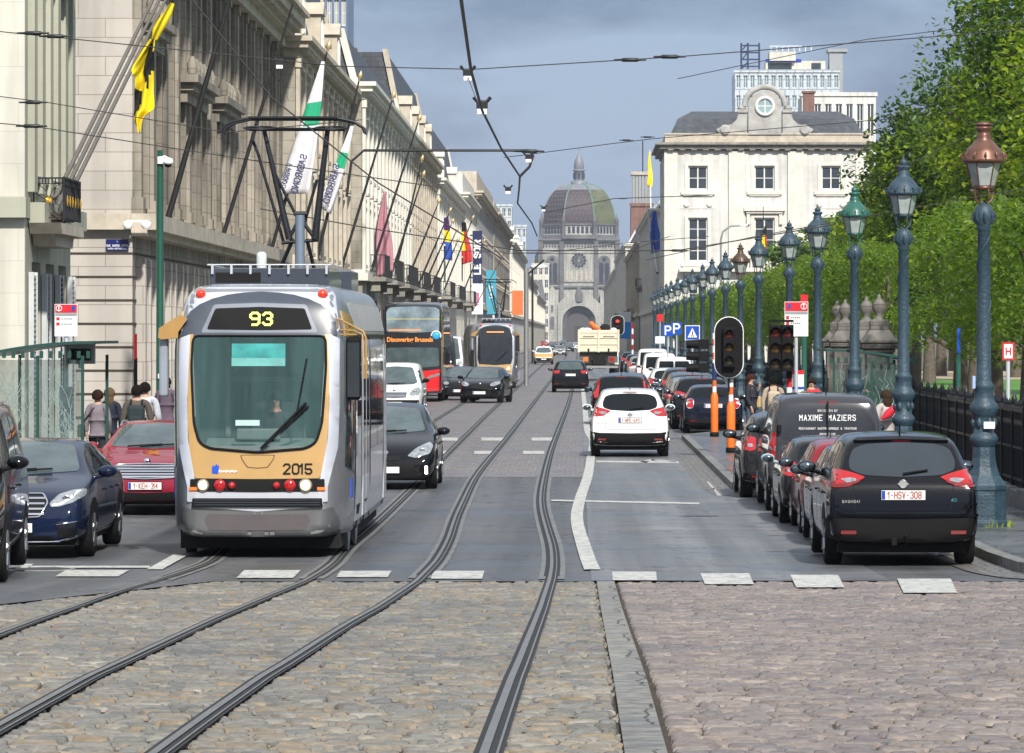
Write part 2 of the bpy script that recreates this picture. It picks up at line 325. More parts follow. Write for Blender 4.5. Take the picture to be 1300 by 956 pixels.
DIRS = {'rear': Vector((0, 1, 0)), 'front': Vector((0, -1, 0)), 'right': Vector((-1, 0, 0)), 'left': Vector((1, 0, 0)), 'top': Vector((0, 0, -1))}
def ray(bvh, a, b, face):
    d = DIRS[face]
    o = {'rear': (a, -9, b), 'front': (a, 40, b), 'right': (9, a, b), 'left': (-9, a, b), 'top': (a, b, 9)}[face]
    h, n, i, dist = bvh.ray_cast(Vector(o), d)
    if h is None:
        g = {'rear': (a, 0.05, b), 'front': (a, 40, b), 'right': (1.0, a, b), 'left': (-1.0, a, b), 'top': (a, b, 1.)}[face]
        h, n, i, dist = bvh.find_nearest(Vector(g))
    return h, (n if n.dot(d) < 0 else -n)
def rounded(poly, r, n=4):
    if r <= 0: return poly
    out = []; k = len(poly)
    for i in range(k):
        p = Vector(poly[i]); a = Vector(poly[i - 1]) - p; b = Vector(poly[(i + 1) % k]) - p
        ra = min(r, a.length * .45, b.length * .45)
        p0 = p + a.normalized() * ra; p1 = p + b.normalized() * ra
        for j in range(n + 1):
            t = j / n; q = p0 * (1 - t) ** 2 + p * 2 * t * (1 - t) + p1 * t * t; out.append((q.x, q.y))
    return out
def patch(mb, bvh, poly, face, off=.006, thick=.014, step=.07, r=0., mi=0, ex=False):
    """a panel with its outline given in the view from one side, laid onto the body surface"""
    poly = rounded(poly, r); pts = []
    k = len(poly)
    for i in range(k):
        p = Vector(poly[i]); q = Vector(poly[(i + 1) % k]); m = max(1, int((q - p).length / step))
        for j in range(m): pts.append(p + (q - p) * j / m)
    nb = len(pts); ed = [(i, (i + 1) % nb) for i in range(nb)]
    x0 = min(p.x for p in pts); x1 = max(p.x for p in pts); y0 = min(p.y for p in pts); y1 = max(p.y for p in pts)
    a = x0 + step * .37
    while a < x1:
        b = y0 + step * .41
        while b < y1: pts.append(Vector((a, b))); b += step
        a += step
    vo, eo, fo, ov, oe, of = delaunay_2d_cdt(pts, ed, [list(range(nb))], 1, 1e-5)
    used = sorted({i for f in fo for i in f}); ix = {u: i for i, u in enumerate(used)}
    vs = []; nr = []
    for u in used:
        h, n = ray(bvh, vo[u].x, vo[u].y, face); vs.append(h + n * off); nr.append(n)
    fs = []
    d = DIRS[face]
    for f in fo:
        f = [ix[i] for i in f]
        nm = (vs[f[1]] - vs[f[0]]).cross(vs[f[2]] - vs[f[0]])
        fs.append(f if nm.dot(d) < 0 else f[::-1])
    cnt = {}
    for f in fs:
        for i in range(len(f)): e = (f[i], f[(i + 1) % len(f)]); cnt[e] = 1
    be = [e for e in cnt if (e[1], e[0]) not in cnt]
    mb.add(vs, fs, mi, True)
    sk = []; sf = []
    for e in be:
        o = len(sk); sk += [vs[e[0]], vs[e[1]], vs[e[1]] - nr[e[1]] * thick, vs[e[0]] - nr[e[0]] * thick]; sf.append((o + 1, o, o + 3, o + 2))
    mb.add(sk, sf, mi, False)
    return mb
def surfM(bvh, x, z, off, face='rear'):
    h, n = ray(bvh, x, z, face); yv = -n; zv = (Vector((0, 0, 1)) - n * n.z).normalized(); xv = yv.cross(zv)
    m = Matrix((xv, yv, zv)).transposed().to_4x4(); return T(h + n * off) @ m
def mir(poly): return [(-x, z) for x, z in poly][::-1]
def sym(half): return half + [(-x, z) for x, z in half[::-1] if abs(x) > 1e-6]
def rect(x0, x1, z0, z1): return [(x0, z0), (x1, z0), (x1, z1), (x0, z1)]
def hug(bvh, parent, name, m, polys, face, **k):
    mb = MB()
    for p in polys: patch(mb, bvh, p, face, **k)
    return mb.build(name, m, parent)
def wheel(parent, x, y, r, w=.21, rim=M_alloy, simple=False):
    s = 1 if x > 0 else -1
    t = MB().lathe([(r * .60, -w / 2), (r * .93, -w / 2), (r, -w * .36), (r, w * .36), (r * .93, w / 2), (r * .60, w / 2)], (x, y, r), 28, ax='x').build('wheel', M_rubber, parent)
    if simple: return
    mb = MB(); xo = x + s * w / 2
    mb.lathe([(r * .64, xo - .02 * s - x), (r * .64, xo + .004 * s - x), (r * .58, xo + .004 * s - x), (r * .56, xo - .02 * s - x)], (x, y, r), 28, ax='x')
    mb.lathe([(r * .14, xo - .02 * s - x), (r * .12, xo - x)], (x, y, r), 12, ax='x')
    for k in range(5):
        a = 2 * pi * k / 5 + .3
        mb.tube([(xo - .012 * s, y + r * .1 * cos(a), r + r * .1 * sin(a)), (xo - .006 * s, y + r * .6 * cos(a), r + r * .6 * sin(a))], [.035, .028], 6)
    mb.build('rim', rim, t)
def plate(car, bvh, z, face, txt, x0=0., w=.52, yoff=.0):
    h, n = ray(bvh, x0, z, face)
    s = -1 if face == 'rear' else 1
    y = h.y + s * (.022 + yoff)
    M = T((x0, y, z)) if face == 'rear' else T((x0, y, z)) @ RZ(pi)
    mb = MB(M); mb.box(-w / 2, w / 2, -.004, .03, -.056, .056); p = mb.build('number_plate', M_plate, car)
    mb = MB(M); mb.box(-w / 2 + .004, -w / 2 + .045, -.007, 0, -.05, .05, 0)
    mb.box(-w / 2 - .01, w / 2 + .01, -.002, .028, -.066, .066, 1); mb.build('plate_surround', [M_pblue, M_plastic], p)
    if txt: text(p, txt, .105, M @ T((.02, -.008, 0)), M_ptxt, 'plate_lettering', 1.05, .002, .64, .8)
def car(sp, paint, label, px, Y, rear=True, name='parked_car', cat='car', group=None, X=None, yaw=0., txt='', z=None, scale=1., **o):
    """px: photo column of the car's centre at its near end, Y: distance of that end"""
    X = Xp(px, Y) if X is None else X
    L = sp['L']; far = Y > 175
    c = thing(name, label, cat, (X, Y, G(Y + .5) if z is None else z), yaw, group)
    if not rear:
        c.rotation_euler = (0, 0, pi + yaw); c.location = (X + L * sin(yaw) * -1, Y + L * cos(yaw), c.location.z)
    c.scale = (scale,) * 3
    body, bvh = loft('body', sp, paint, c)
    W = sp['W']; hw = W / 2
    MB().box(-hw * .84, hw * .84, .25, L - .3, .17, .5).build('underbody', M_under, body)
    # wheels and arches
    for y in sp['wh']:
        for s in (-1, 1):
            wheel(c, s * (hw - .115), y, sp['wr'], simple=far)
    mb = MB()
    for y in sp['wh']:
        for s, fc in ((-1, 'left'), (1, 'right')):
            pl = [(y + (sp['wr'] + .065) * cos(a), sp['wr'] + (sp['wr'] + .065) * sin(a)) for a in [R(t) for t in range(-35, 216, 10)]]
            mb = MB(); patch(mb, bvh, pl, fc, off=.005, step=.12); mb.build('wheel_arch', sp.get('archm', M_plastic), body)
    # glass
    gl = o.get('glass', M_glass)
    side = sp['side']
    for fc in ('left', 'right'):
        for q in side: hug(bvh, c, 'window', gl, [q], fc, off=.005, r=.05, step=.12)
    vis = 'rear' if rear else 'front'
    if rear or not far:
        if not sp.get('panel_rear'): hug(bvh, c, 'rear_window', gl if not o.get('rglass') else o['rglass'], [sym(sp['rwin'])] if not sp.get('rwin2') else [sp['rwin2'], mir(sp['rwin2'])], 'rear', off=.006, r=.06)
    if not rear or not far:
        hug(bvh, c, 'windscreen', o.get('wglass', M_glass_l), [sym(sp['fwin'])], 'front', off=.006, r=.07)
    # lamps
    if rear:
        for pl in (sp['tail'], mir(sp['tail'])): hug(bvh, c, 'tail_lamp', o.get('tailm', M_red), [pl], 'rear', off=.014, r=.03, step=.05)
        if 'tail_in' in sp and not far:
            for pl in (sp['tail_in'], mir(sp['tail_in'])): hug(bvh, c, 'reversing_lamp', M_clear, [pl], 'rear', off=.019, r=.02, step=.05)
        if 'bump' in sp: hug(bvh, c, 'rear_bumper', sp.get('bumpm', M_plastic), [sym(sp['bump'])], 'rear', off=.02, r=.03, thick=.04)
        if 'refl' in sp:
            for pl in (sp['refl'], mir(sp['refl'])): hug(bvh, c, 'reflector', M_redd, [pl], 'rear', off=.028, step=.1)
        plate(c, bvh, sp['pz'][0], 'rear', txt, w=sp.get('pw', .52))
        if not far:
            # shut lines, brake lamp, wiper, badge, exhaust valance
            zt = sp['rwin'][0][1] if 'rwin' in sp else sp['H'] - .1
            hug(bvh, c, 'brake_lamp', M_redd, [rect(-.16, .16, zt + .012, zt + .032)], 'rear', off=.012)
            sl = sp.get('lid', [(hw * .70, sp['pz'][0] + .2), (hw * .66, sp['pz'][0] - .13)])
            mb = MB()
            for s in (1, -1):
                pl = [(s * sl[0][0], sl[0][1]), (s * (sl[0][0] + .009), sl[0][1]), (s * (sl[1][0] + .009), sl[1][1]), (s * sl[1][0], sl[1][1])]
                patch(mb, bvh, pl if s > 0 else pl[::-1], 'rear', off=.002)
            patch(mb, bvh, rect(-sl[1][0], sl[1][0], sl[1][1] - .01, sl[1][1]), 'rear', off=.002)
            mb.build('shut_line', M_under, body)
            if not sp.get('panel_rear'):
                zb = sp['rwin'][-1][1]
                h0, n0 = ray(bvh, .0, zb + .03, 'rear'); h1, n1 = ray(bvh, .30, zb + .075, 'rear')
                MB().tube([h0 + n0 * .03, h1 + n1 * .025], .012, 6).build('rear_wiper', M_plastic, c)
            if o.get('badge', 1):
                h, n = ray(bvh, 0, sp['pz'][0] + .13, 'rear')
                mb = MB(); mb.lathe([(.052, -.018), (.052, -.03), (.043, -.03), (.043, -.02)], (0, h.y, h.z), 18, ax='y'); mb.box(-.062, .062, h.y - .034, h.y - .018, h.z - .011, h.z + .011)
                mb.build('badge', M_chrome, c)
    else:
        for pl in (sp['head'], mir(sp['head'])):
            hl = hug(bvh, c, 'headlamp', M_clear, [pl], 'front', off=.010, r=.03, step=.05)
            cx = sum(p[0] for p in pl) / len(pl); cz = sum(p[1] for p in pl) / len(pl); h, n = ray(bvh, cx, cz, 'front')
            MB().lathe([(.055, .012), (.05, .02), (.02, .014)], (h.x, h.y, h.z), 12, ax='y').build('lens', M_chrome, hl)
        gr = hug(bvh, c, 'grille', M_under, [sym(sp['grille'])], 'front', off=.012, r=.03)
        x = sp['grille'][-1][0]; z0 = min(p[1] for p in sp['grille']); z1 = max(p[1] for p in sp['grille']); xm = max(p[0] for p in sp['grille']) * .93
        if o.get('bars', 3) and not far:
            mb = MB(); nb = o.get('bars', 3)
            for i in range(nb):
                zz = z0 + (z1 - z0) * (i + .7) / (nb + .4); patch(mb, bvh, rect(-xm, xm, zz - .011, zz + .011), 'front', off=.022, thick=.02)
            mb.build('grille_bar', M_chrome, gr)
        if 'frame' in o:
            out = sym(sp['grille']); cx_ = 0; cz_ = (z0 + z1) / 2
            loop = []
            for a_, b_ in rounded(out, .03):
                h, n = ray(bvh, a_ * 1.03, cz_ + (b_ - cz_) * 1.08, 'front'); loop.append(h + n * .015)
            MB().tube(loop + [loop[0]], .013, 6, cap=False).build('grille_frame', M_chrome, gr)
        for q in sp['intake']: [hug(bvh, c, 'air_intake', M_plastic, [w_], 'front', off=.010, r=.02) for w_ in ([sym(q)] if q[0][0] == 0 or q[-1][0] == 0 else [q, mir(q)])]
        if 'fog' in o:
            for s in (1, -1): hug(bvh, c, 'fog_lamp', M_clear, [rect(s * sp['W'] * .36 - .05, s * sp['W'] * .36 + .05, .33, .42)], 'front', off=.015, r=.02)
        plate(c, bvh, sp['pz'][1], 'front', txt, yoff=.01)
        h, n = ray(bvh, 0, z1 + .045, 'front')
        if o.get('badge', 1): MB().lathe([(.06, .0), (.06, .012), (.02, .018)], (0, h.y + .003, h.z), 18, ax='y').build('badge', M_chrome, c)
        for s in (1, -1):
            zb = min(p[1] for p in sp['fwin'])
            h0, n0 = ray(bvh, s * .1 + .3, zb + .02, 'front'); h1, n1 = ray(bvh, s * .1 - .25, zb + .05, 'front')
            if not far: MB().tube([h0 + n0 * .025, h1 + n1 * .025], .012, 6).build('wiper', M_plastic, c)
    # mirrors
    my = sp['my']
    for s, fc in ((-1, 'left'), (1, 'right')):
        h, n = ray(bvh, my, sp['mz'], fc)
        mb = MB(); cx = h.x + s * .16
        mb.lathe([(.02, -.10), (.07, -.085), (.088, -.06), (.094, 0), (.085, .05), (.05, .085), (.01, .095)], (0, 0, 0), 16, ax='y', M=T((cx, my, sp['mz'] + .05)) @ Matrix.Diagonal((1.3, 1, .82, 1)))
        mb.tube([(h.x - s * .03, my + .02, sp['mz'] - .03), (cx - s * .02, my, sp['mz'] + .01)], .03, 8)
        m_ = mb.build('door_mirror', o.get('mirm', paint), c)
        MB().lathe([(.074, -.0865), (.072, -.094), (.02, -.102)], (0, 0, 0), 16, ax='y', M=T((cx, my, sp['mz'] + .05)) @ Matrix.Diagonal((1.25, 1, .78, 1))).build('mirror_glass', M_mir, m_)
    # doors: shut lines and handles
    if not far:
        mb = MB(); hb = MB()
        bt = lerp_tab(sp['belt'], L / 2)
        for fc in ('left', 'right'):
            for y in sp['doors']: patch(mb, bvh, rect(y, y + .009, .32, bt), fc, off=.002, step=.15)
            patch(mb, bvh, rect(sp['doors'][0], sp['doors'][-1], .30, .309), fc, off=.002, step=.3)
            for y in sp['doors'][:-1]:
                h, n = ray(bvh, y + .12, bt - .13, fc); hb = MB(); hb.box(h.x - .005, h.x + (.035 if h.x > 0 else -.035), y + .05, y + .22, bt - .15, bt - .12); hb.build('door_handle', paint, c, bevel=.008)
        mb.build('door_seam', M_under, body)
    if o.get('rails') and not far:
        mb = MB()
        for s in (1, -1):
            pts = []
            for k in range(7):
                y = L * .2 + k * L * .06; x_ = hw * (.93 - sp.get('tum', .2)) * .93 * s; h, n = ray(bvh, x_, y, 'top'); pts.append(h + Vector((0, 0, .045 if 0 < k < 6 else 0)))
            mb.tube(pts, .018, 6)
        mb.build('roof_rail', o['rails'], c)
    if o.get('antenna', rear) and not far:
        h, n = ray(bvh, 0, .62 if sp['L'] < 4.9 else .5, 'top')
        MB().tube([h, h + Vector((0, -.07, .16))], [.012, .004], 6).build('antenna', M_plastic, c)
    c['bvh'] = 0; del c['bvh']
    return c, bvh, body
def plan_(L, a=.88, b=.80): return [(0, a), (.05, a + .045), (.16, .97), (.42, .998), (.8, 1), (L - 1., 1), (L - .6, .985), (L - .28, .94), (L - .1, .88), (L, b)]
SUV = dict(L=4.38, W=1.81, H=1.59, wr=.34, wh=(.82, 3.46), plan=plan_(4.38, .925, .8), tum=.185,
    top=[(0, .60), (.015, .70), (.03, .82), (.06, .95), (.10, 1.03), (.16, 1.10), (.28, 1.30), (.38, 1.45), (.46, 1.525), (.62, 1.56), (1.2, 1.592), (2.0, 1.59), (2.5, 1.53), (2.9, 1.36), (3.3, 1.12), (3.45, 1.06), (3.8, 1.0), (4.1, .92), (4.25, .82), (4.34, .68), (4.38, .55)],
    belt=[(0, .98), (1.5, 1.0), (3.4, .98), (4.38, .8)], bot=[(0, .34), (.12, .28), (.5, .22), (3.9, .22), (4.38, .28)],
    rwin=[(0, 1.475), (.42, 1.455), (.58, 1.40), (.635, 1.25), (.62, 1.15), (.46, 1.09), (0, 1.065)], fwin=[(0, 1.49), (.52, 1.45), (.66, 1.10), (0, 1.07)],
    tail=[(.44, 1.065), (.60, 1.12), (.78, 1.165), (.86, 1.11), (.87, .97), (.80, .945), (.62, .96)], tail_in=[(.55, 1.045), (.62, 1.055), (.74, 1.04), (.64, .985), (.56, 1.0)],
    bump=[(0, .60), (.55, .60), (.87, .64), (.90, .5), (.86, .36), (.5, .33), (0, .36)], refl=rect(.56, .74, .40, .44), pz=(.86, .5),
    lid=[(.60, 1.04), (.56, .66)], side=[[(.62, 1.04), (1.42, 1.04), (1.42, 1.45), (1.0, 1.43)], [(1.47, 1.04), (2.2, 1.04), (2.2, 1.46), (1.47, 1.47)], [(2.26, 1.04), (3.05, 1.05), (2.55, 1.40), (2.26, 1.45)]],
    head=[(.46, .86), (.60, .91), (.82, .94), (.84, .84), (.62, .76), (.48, .78)], grille=[(0, .86), (.40, .86), (.36, .68), (0, .66)],
    intake=[[(0, .46), (.5, .46), (.55, .32), (0, .32)], [(.6, .5), (.78, .52), (.76, .36), (.62, .36)]], my=3.02, mz=1.06, doors=(.98, 1.45, 2.25, 3.2), )
def variant(base, **k): d = dict(base); d.update(k); return d
VOLVO = variant(SUV, tail=[(.66, 1.52), (.715, 1.50), (.76, 1.15), (.87, 1.02), (.86, .86), (.74, .86), (.70, 1.1)], W=1.9, rwin=[(0, 1.48), (.52, 1.46), (.64, 1.12), (0, 1.08)], bump=[(0, .5), (.8, .5), (.86, .34), (0, .34)])
VOLVO.pop('tail_in')
VW = variant(SUV, W=1.84, tail=[(.5, 1.08), (.86, 1.06), (.87, .94), (.56, .93)], rwin=[(0, 1.50), (.5, 1.48), (.64, 1.2), (.62, 1.13), (0, 1.11)])
HATCH = dict(L=4.0, W=1.72, H=1.46, wr=.31, wh=(.68, 3.2), plan=plan_(4.0), tum=.20,
    top=[(0, .55), (.015, .68), (.03, .82), (.06, .93), (.12, 1.0), (.25, 1.16), (.38, 1.34), (.48, 1.39), (.65, 1.42), (1.2, 1.46), (1.9, 1.455), (2.3, 1.39), (2.75, 1.15), (3.0, 1.01), (3.12, .97), (3.5, .9), (3.8, .80), (3.92, .70), (3.98, .58), (4.0, .46)],
    belt=[(0, .9), (1.5, .93), (3.0, .92), (4.0, .7)], bot=[(0, .3), (.1, .24), (.5, .19), (3.6, .19), (4.0, .24)],
    rwin=[(0, 1.36), (.40, 1.34), (.52, 1.28), (.58, 1.08), (.5, 1.0), (0, .98)], fwin=[(0, 1.40), (.50, 1.36), (.66, 1.02), (0, .98)],
    tail=[(.60, 1.02), (.72, 1.05), (.80, 1.0), (.82, .84), (.72, .80), (.62, .82)], tail_in=[(.66, .92), (.74, .92), (.74, .87), (.66, .87)],
    bump=[(0, .42), (.7, .42), (.8, .45), (.8, .33), (0, .3)], refl=rect(.5, .68, .36, .39), pz=(.78, .42), lid=[(.60, .96), (.52, .6)],
    side=[[(.62, .98), (1.3, .98), (1.3, 1.35), (.95, 1.33)], [(1.36, .98), (2.0, .98), (2.0, 1.37), (1.36, 1.37)], [(2.06, .98), (2.8, .98), (2.4, 1.27), (2.06, 1.35)]],
    head=[(.42, .76), (.56, .84), (.76, .88), (.80, .78), (.62, .68), (.46, .68)], grille=[(0, .72), (.36, .72), (.32, .60), (0, .58)],
    intake=[[(0, .50), (.5, .50), (.58, .30), (0, .28)], [(.62, .46), (.74, .48), (.72, .34), (.64, .34)]], my=2.78, mz=.98, doors=(.9, 1.33, 2.04, 3.0))
MINI = variant(HATCH, L=3.82, W=1.73, wh=(.62, 3.1), plan=plan_(3.82, .9, .84), H=1.41,
    top=[(0, .55), (.01, .7), (.02, .82), (.05, .93), (.12, 1.0), (.20, 1.12), (.30, 1.28), (.38, 1.34), (.55, 1.37), (1.1, 1.41), (1.8, 1.40), (2.2, 1.33), (2.5, 1.12), (2.62, 1.02), (2.8, .98), (3.3, .92), (3.6, .82), (3.75, .68), (3.82, .5)],
    tail=[(.56, .97), (.62, 1.0), (.72, .985), (.755, .92), (.76, .78), (.70, .72), (.60, .735), (.56, .8)], rwin=[(0, 1.31), (.44, 1.29), (.56, 1.24), (.60, 1.07), (0, 1.03)], pz=(.80, .42), side=[[(.45, .98), (1.2, .98), (1.2, 1.31), (.7, 1.30)], [(1.26, .98), (2.35, .98), (2.1, 1.22), (1.26, 1.31)]], my=2.3, doors=(1.2, 2.5))
SEDAN = dict(L=4.9, W=1.86, H=1.46, wr=.34, wh=(1.0, 3.95), plan=plan_(4.9, .88, .78), tum=.22,
    top=[(0, .6), (.02, .8), (.06, .95), (.14, 1.02), (.5, 1.07), (.85, 1.2), (1.25, 1.37), (1.7, 1.44), (2.4, 1.46), (2.8, 1.42), (3.2, 1.26), (3.6, 1.06), (3.75, 1.01), (4.2, .94), (4.6, .84), (4.78, .74), (4.86, .6), (4.9, .45)],
    belt=[(0, .93), (3.7, .95), (4.9, .7)], bot=[(0, .3), (.2, .22), (4.5, .19), (4.9, .24)],
    rwin=[(0, 1.38), (.5, 1.35), (.62, 1.1), (0, 1.08)], fwin=[(0, 1.41), (.54, 1.37), (.70, 1.06), (0, 1.02)],
    tail=[(.5, .98), (.85, .95), (.86, .84), (.56, .84)], bump=[(0, .42), (.8, .42), (.8, .3), (0, .3)], refl=rect(.6, .75, .4, .43), pz=(.8, .40),
    side=[[(1.0, 1.0), (1.75, 1.0), (1.75, 1.36), (1.4, 1.33)], [(1.8, 1.0), (2.55, 1.0), (2.55, 1.38), (1.8, 1.37)], [(2.6, 1.0), (3.45, 1.02), (3.0, 1.26), (2.6, 1.36)]],
    head=[(.46, .70), (.56, .80), (.72, .85), (.86, .86), (.86, .78), (.74, .70), (.58, .655), (.48, .65)], grille=[(0, .79), (.36, .79), (.43, .70), (.34, .54), (0, .52)],
    intake=[[(0, .30), (.5, .30), (.56, .22), (0, .22)], [(.56, .40), (.80, .46), (.78, .30), (.58, .28)]], my=3.35, mz=1.0, doors=(1.15, 1.78, 2.58, 3.6))
MONDEO = variant(SEDAN, H=1.50, grille=[(0, .79), (.44, .78), (.5, .72), (.44, .60), (0, .58)], head=[(.52, .78), (.62, .86), (.86, .92), (.88, .84), (.66, .76)], intake=[[(0, .36), (.55, .38), (.6, .26), (0, .24)]], pz=(.8, .47))
PRIUS = variant(SEDAN, L=4.6, H=1.57, top=[(0, .6), (.03, .9), (.12, 1.1), (.5, 1.4), (.9, 1.5), (1.6, 1.56), (2.2, 1.56), (2.7, 1.48), (3.1, 1.27), (3.5, 1.05), (3.75, .97), (4.1, .88), (4.35, .78), (4.5, .66), (4.56, .54), (4.6, .42)], wh=(.9, 3.72), plan=plan_(4.6, .9, .78), grille=[(0, .62), (.3, .62), (.26, .54), (0, .53)],
    fwin=[(0, 1.49), (.54, 1.45), (.70, 1.06), (0, 1.0)], head=[(.40, .62), (.56, .76), (.80, .87), (.86, .80), (.80, .66), (.56, .58)], intake=[[(0, .5), (.5, .5), (.62, .24), (0, .22)]], side=[[(.7, 1.04), (1.6, 1.04), (1.6, 1.45), (1.1, 1.42)], [(1.66, 1.04), (2.4, 1.04), (2.4, 1.46), (1.66, 1.46)], [(2.45, 1.04), (3.25, 1.02), (2.8, 1.3), (2.45, 1.42)]], my=3.2, pz=(.8, .37))
def VAN(L=4.95, W=1.92, Hh=1.9):
    return dict(L=L, W=W, H=Hh, wr=.34, wh=(.85, L - .95), plan=[(0, .945), (.03, .965), (.1, .99), (.3, 1), (L - 1.1, 1), (L - .6, .98), (L - .28, .93), (L - .1, .87), (L, .78)], tum=.13,
    top=[(0, .6), (.01, .9), (.025, 1.2), (.05, 1.5), (.08, Hh - .22), (.13, Hh - .08), (.25, Hh - .02), (1., Hh), (L - 2.2, Hh), (L - 1.8, Hh - .06), (L - 1.4, Hh - .35), (L - 1.0, Hh - .68), (L - .85, 1.13), (L - .5, 1.03), (L - .22, .93), (L - .08, .78), (L - .02, .6), (L, .45)],
    belt=[(0, 1.12), (L - 1, 1.1), (L, .8)], bot=[(0, .36), (.15, .28), (.5, .24), (L - .4, .24), (L, .28)],
    rwin=[(0, Hh - .17), (.62, Hh - .18), (.68, Hh - .24), (.72, 1.2), (.66, 1.14), (0, 1.13)], rwin2=[(.03, Hh - .2), (.66, Hh - .2), (.7, 1.18), (.03, 1.18)], fwin=[(0, Hh - .13), (.56, Hh - .17), (.76, 1.2), (.6, 1.14), (0, 1.12)],
    tail=[(.82, 1.28), (.93, 1.28), (.95, .82), (.84, .82)], bump=[(0, .52), (.86, .52), (.93, .6), (.93, .36), (0, .36)], refl=rect(.7, .84, .42, .46), pz=(.72, .5), lid=[(.80, 1.5), (.80, .55)],
    side=[[(L - 2.1, 1.18), (L - 1.2, 1.16), (L - 1.55, Hh - .3), (L - 2.1, Hh - .2)]],
    head=[(.50, .84), (.62, .98), (.82, 1.05), (.87, .92), (.8, .78), (.56, .76)], grille=[(0, .88), (.42, .88), (.4, .70), (0, .68)],
    intake=[[(0, .62), (.82, .62), (.86, .32), (0, .3)]], my=L - 1.35, mz=1.22, doors=(L - 3.2, L - 2.15, L - 1.15))
# ---------------------------------------------------------------- paints
def paint(name, c, rough=.25, metal=.0): return mat(name, c, rough, metal, var=.06, vs=3, coat=.8, spec=.02)
P_black = paint('black_car_paint', (.003, .003, .005)); P_navy = paint('navy_car_paint', (.006, .012, .035)); P_wine = paint('wine_red_car_paint', (.22, .012, .03))
P_white = paint('white_car_paint', (.72, .73, .72)); P_grey = paint('dark_grey_van_paint', (.04, .042, .048), .3); P_silver = paint('silver_car_paint', (.30, .29, .27), .25, .6)
P_red = paint('bright_red_car_paint', (.55, .012, .015)); P_dred = paint('dark_red_car_paint', (.20, .008, .012)); P_anth = paint('anthracite_car_paint', (.018, .019, .022), .25, .3)
P_blue = paint('dark_blue_car_paint', (.006, .009, .02)); P_tan = paint('warm_white_truck_paint', (.62, .58, .45), .4)
# ---------------------------------------------------------------- vehicles on the right
c, bvh, body = car(SUV, P_black, 'black crossover parked nearest the camera with tow bar and plate 1-HSV-308', 1147, 50.4, txt='1-HSV-308', group='cars parked at the right kerb', mirm=P_black, rglass=mat('tinted_rear_glass', (.010, .016, .022), .03, spec=.9, coat=.8, var=.5))
hug(bvh, body, 'spoiler_lip', P_black, [sym([(0, 1.525), (.52, 1.505), (.57, 1.475), (0, 1.49)])], 'rear', off=.03, thick=.05, r=.01)
hug(bvh, body, 'tailgate_crease', P_black, [sym([(0, .70), (.60, .71), (.88, .76), (.88, .73), (.60, .675), (0, .665)])], 'rear', off=.016, thick=.03)
hug(bvh, body, 'bumper_edge', P_black, [sym([(0, .615), (.86, .635), (.86, .605), (0, .585)])], 'rear', off=.035, thick=.04)
for s in (1, -1):
    lp = [(.50, 1.03), (.64, 1.0), (.80, .985), (.86, 1.0), (.86, .955), (.64, .965), (.52, 1.0)]
    hug(bvh, c, 'lamp_lower_band', M_redd, [[(s * a, z) for a, z in lp][::s]], 'rear', off=.021, r=.01, step=.05)
h, n = ray(bvh, -.62, .80, 'rear')
text(c, 'QASHQAI', .042, T((-.62, h.y - .012, .785)), M_chrome, 'model_lettering', 1.2)
h, n = ray(bvh, .6, .8, 'rear'); text(c, 'dCi', .05, T((.60, h.y - .012, .80)), mat('teal_badge', (.05, .3, .35)), 'model_lettering', 1.)
mb = MB(); mb.tube([(0.02, .10, .34), (.02, -.02, .28), (.02, -.08, .30), (.02, -.09, .36)], .016, 8); mb.lathe([(.01, .35), (.027, .37), (.027, .395), (.01, .41)], (.02, -.09, 0), 12); mb.box(-.14, -.08, -.02, .05, .27, .35); mb.build('tow_bar', M_plastic, c)
for (sp, p, Y, X, sc, lb, kw) in [
    (HATCH, P_anth, 56.0, 3.92, .93, 'dark grey hatchback parked directly ahead of the nearest black crossover', {}),
    (HATCH, P_dred, 60.0, 3.95, .93, 'red roofed small car parked behind the dark catering van', dict(mirm=P_black)),
    (HATCH, P_anth, 63.3, 3.8, .9, 'grey hatchback with pale blue mirror tucked against the catering van', dict(mirm=mat('pale_mirror', (.3, .4, .45), .2, coat=1)))]:
    car(sp, p, lb, 0, Y, X=X, scale=sc, group='cars parked at the right kerb', **kw)
c, bvh, body = car(variant(VAN(), panel_rear=1), P_grey, 'dark grey catering van with white restaurant lettering across its rear window', 0, 67.6, X=3.98, name='parked_van', cat='van', group='cars parked at the right kerb', mirm=M_plastic)
W_l = mat('white_lettering', (.7, .7, .7), .5)
M_vw = mat('van_rear_glass', (.03, .032, .038), .15, coat=.4)
pn = hug(bvh, c, 'rear_window', M_vw, [sym([(0, 1.74), (.66, 1.73), (.74, 1.66), (.76, 1.18), (0, 1.15)])], 'rear', off=.006, r=.08)
for s, sz, z, b in (('BRUGGEN BY', .058, 1.62, 0), ('MAXIME MAZIERS', .118, 1.51, 0), ('RESTAURANT GASTRONOMIQUE & TRAITEUR', .043, 1.34, 0), ('BRUGGEN.BE', .043, 1.25, 0)):
    h, n = ray(bvh, 0, z, 'rear'); text(pn, s, sz, T((0.0, h.y - .025, z)) @ RX(-.06), W_l, 'lettering', 1.12, b, .80 if sz > .1 else .84)
h, n = ray(bvh, -.62, 1.02, 'rear'); mb = MB(T((-.62, h.y - .015, 1.02)))
for a, b in ((.11, .05), (.065, .045), (.04, .07)):
    mb.tube([(a * cos(t * pi / 9), 0, b * sin(t * pi / 9)) for t in range(19)], .007, 5, cap=False)
mb.build('maker_emblem', M_chrome, c)
MB().box(-.012 + 0, .012 - 0, -.03, .05, 1.13, 1.77).build('door_seam', M_under, c)
mb = MB(); mb.box(-.80, -.74, -.06, .06, 1.28, 1.4); mb.build('door_hinge', M_plastic, c, bevel=.01)
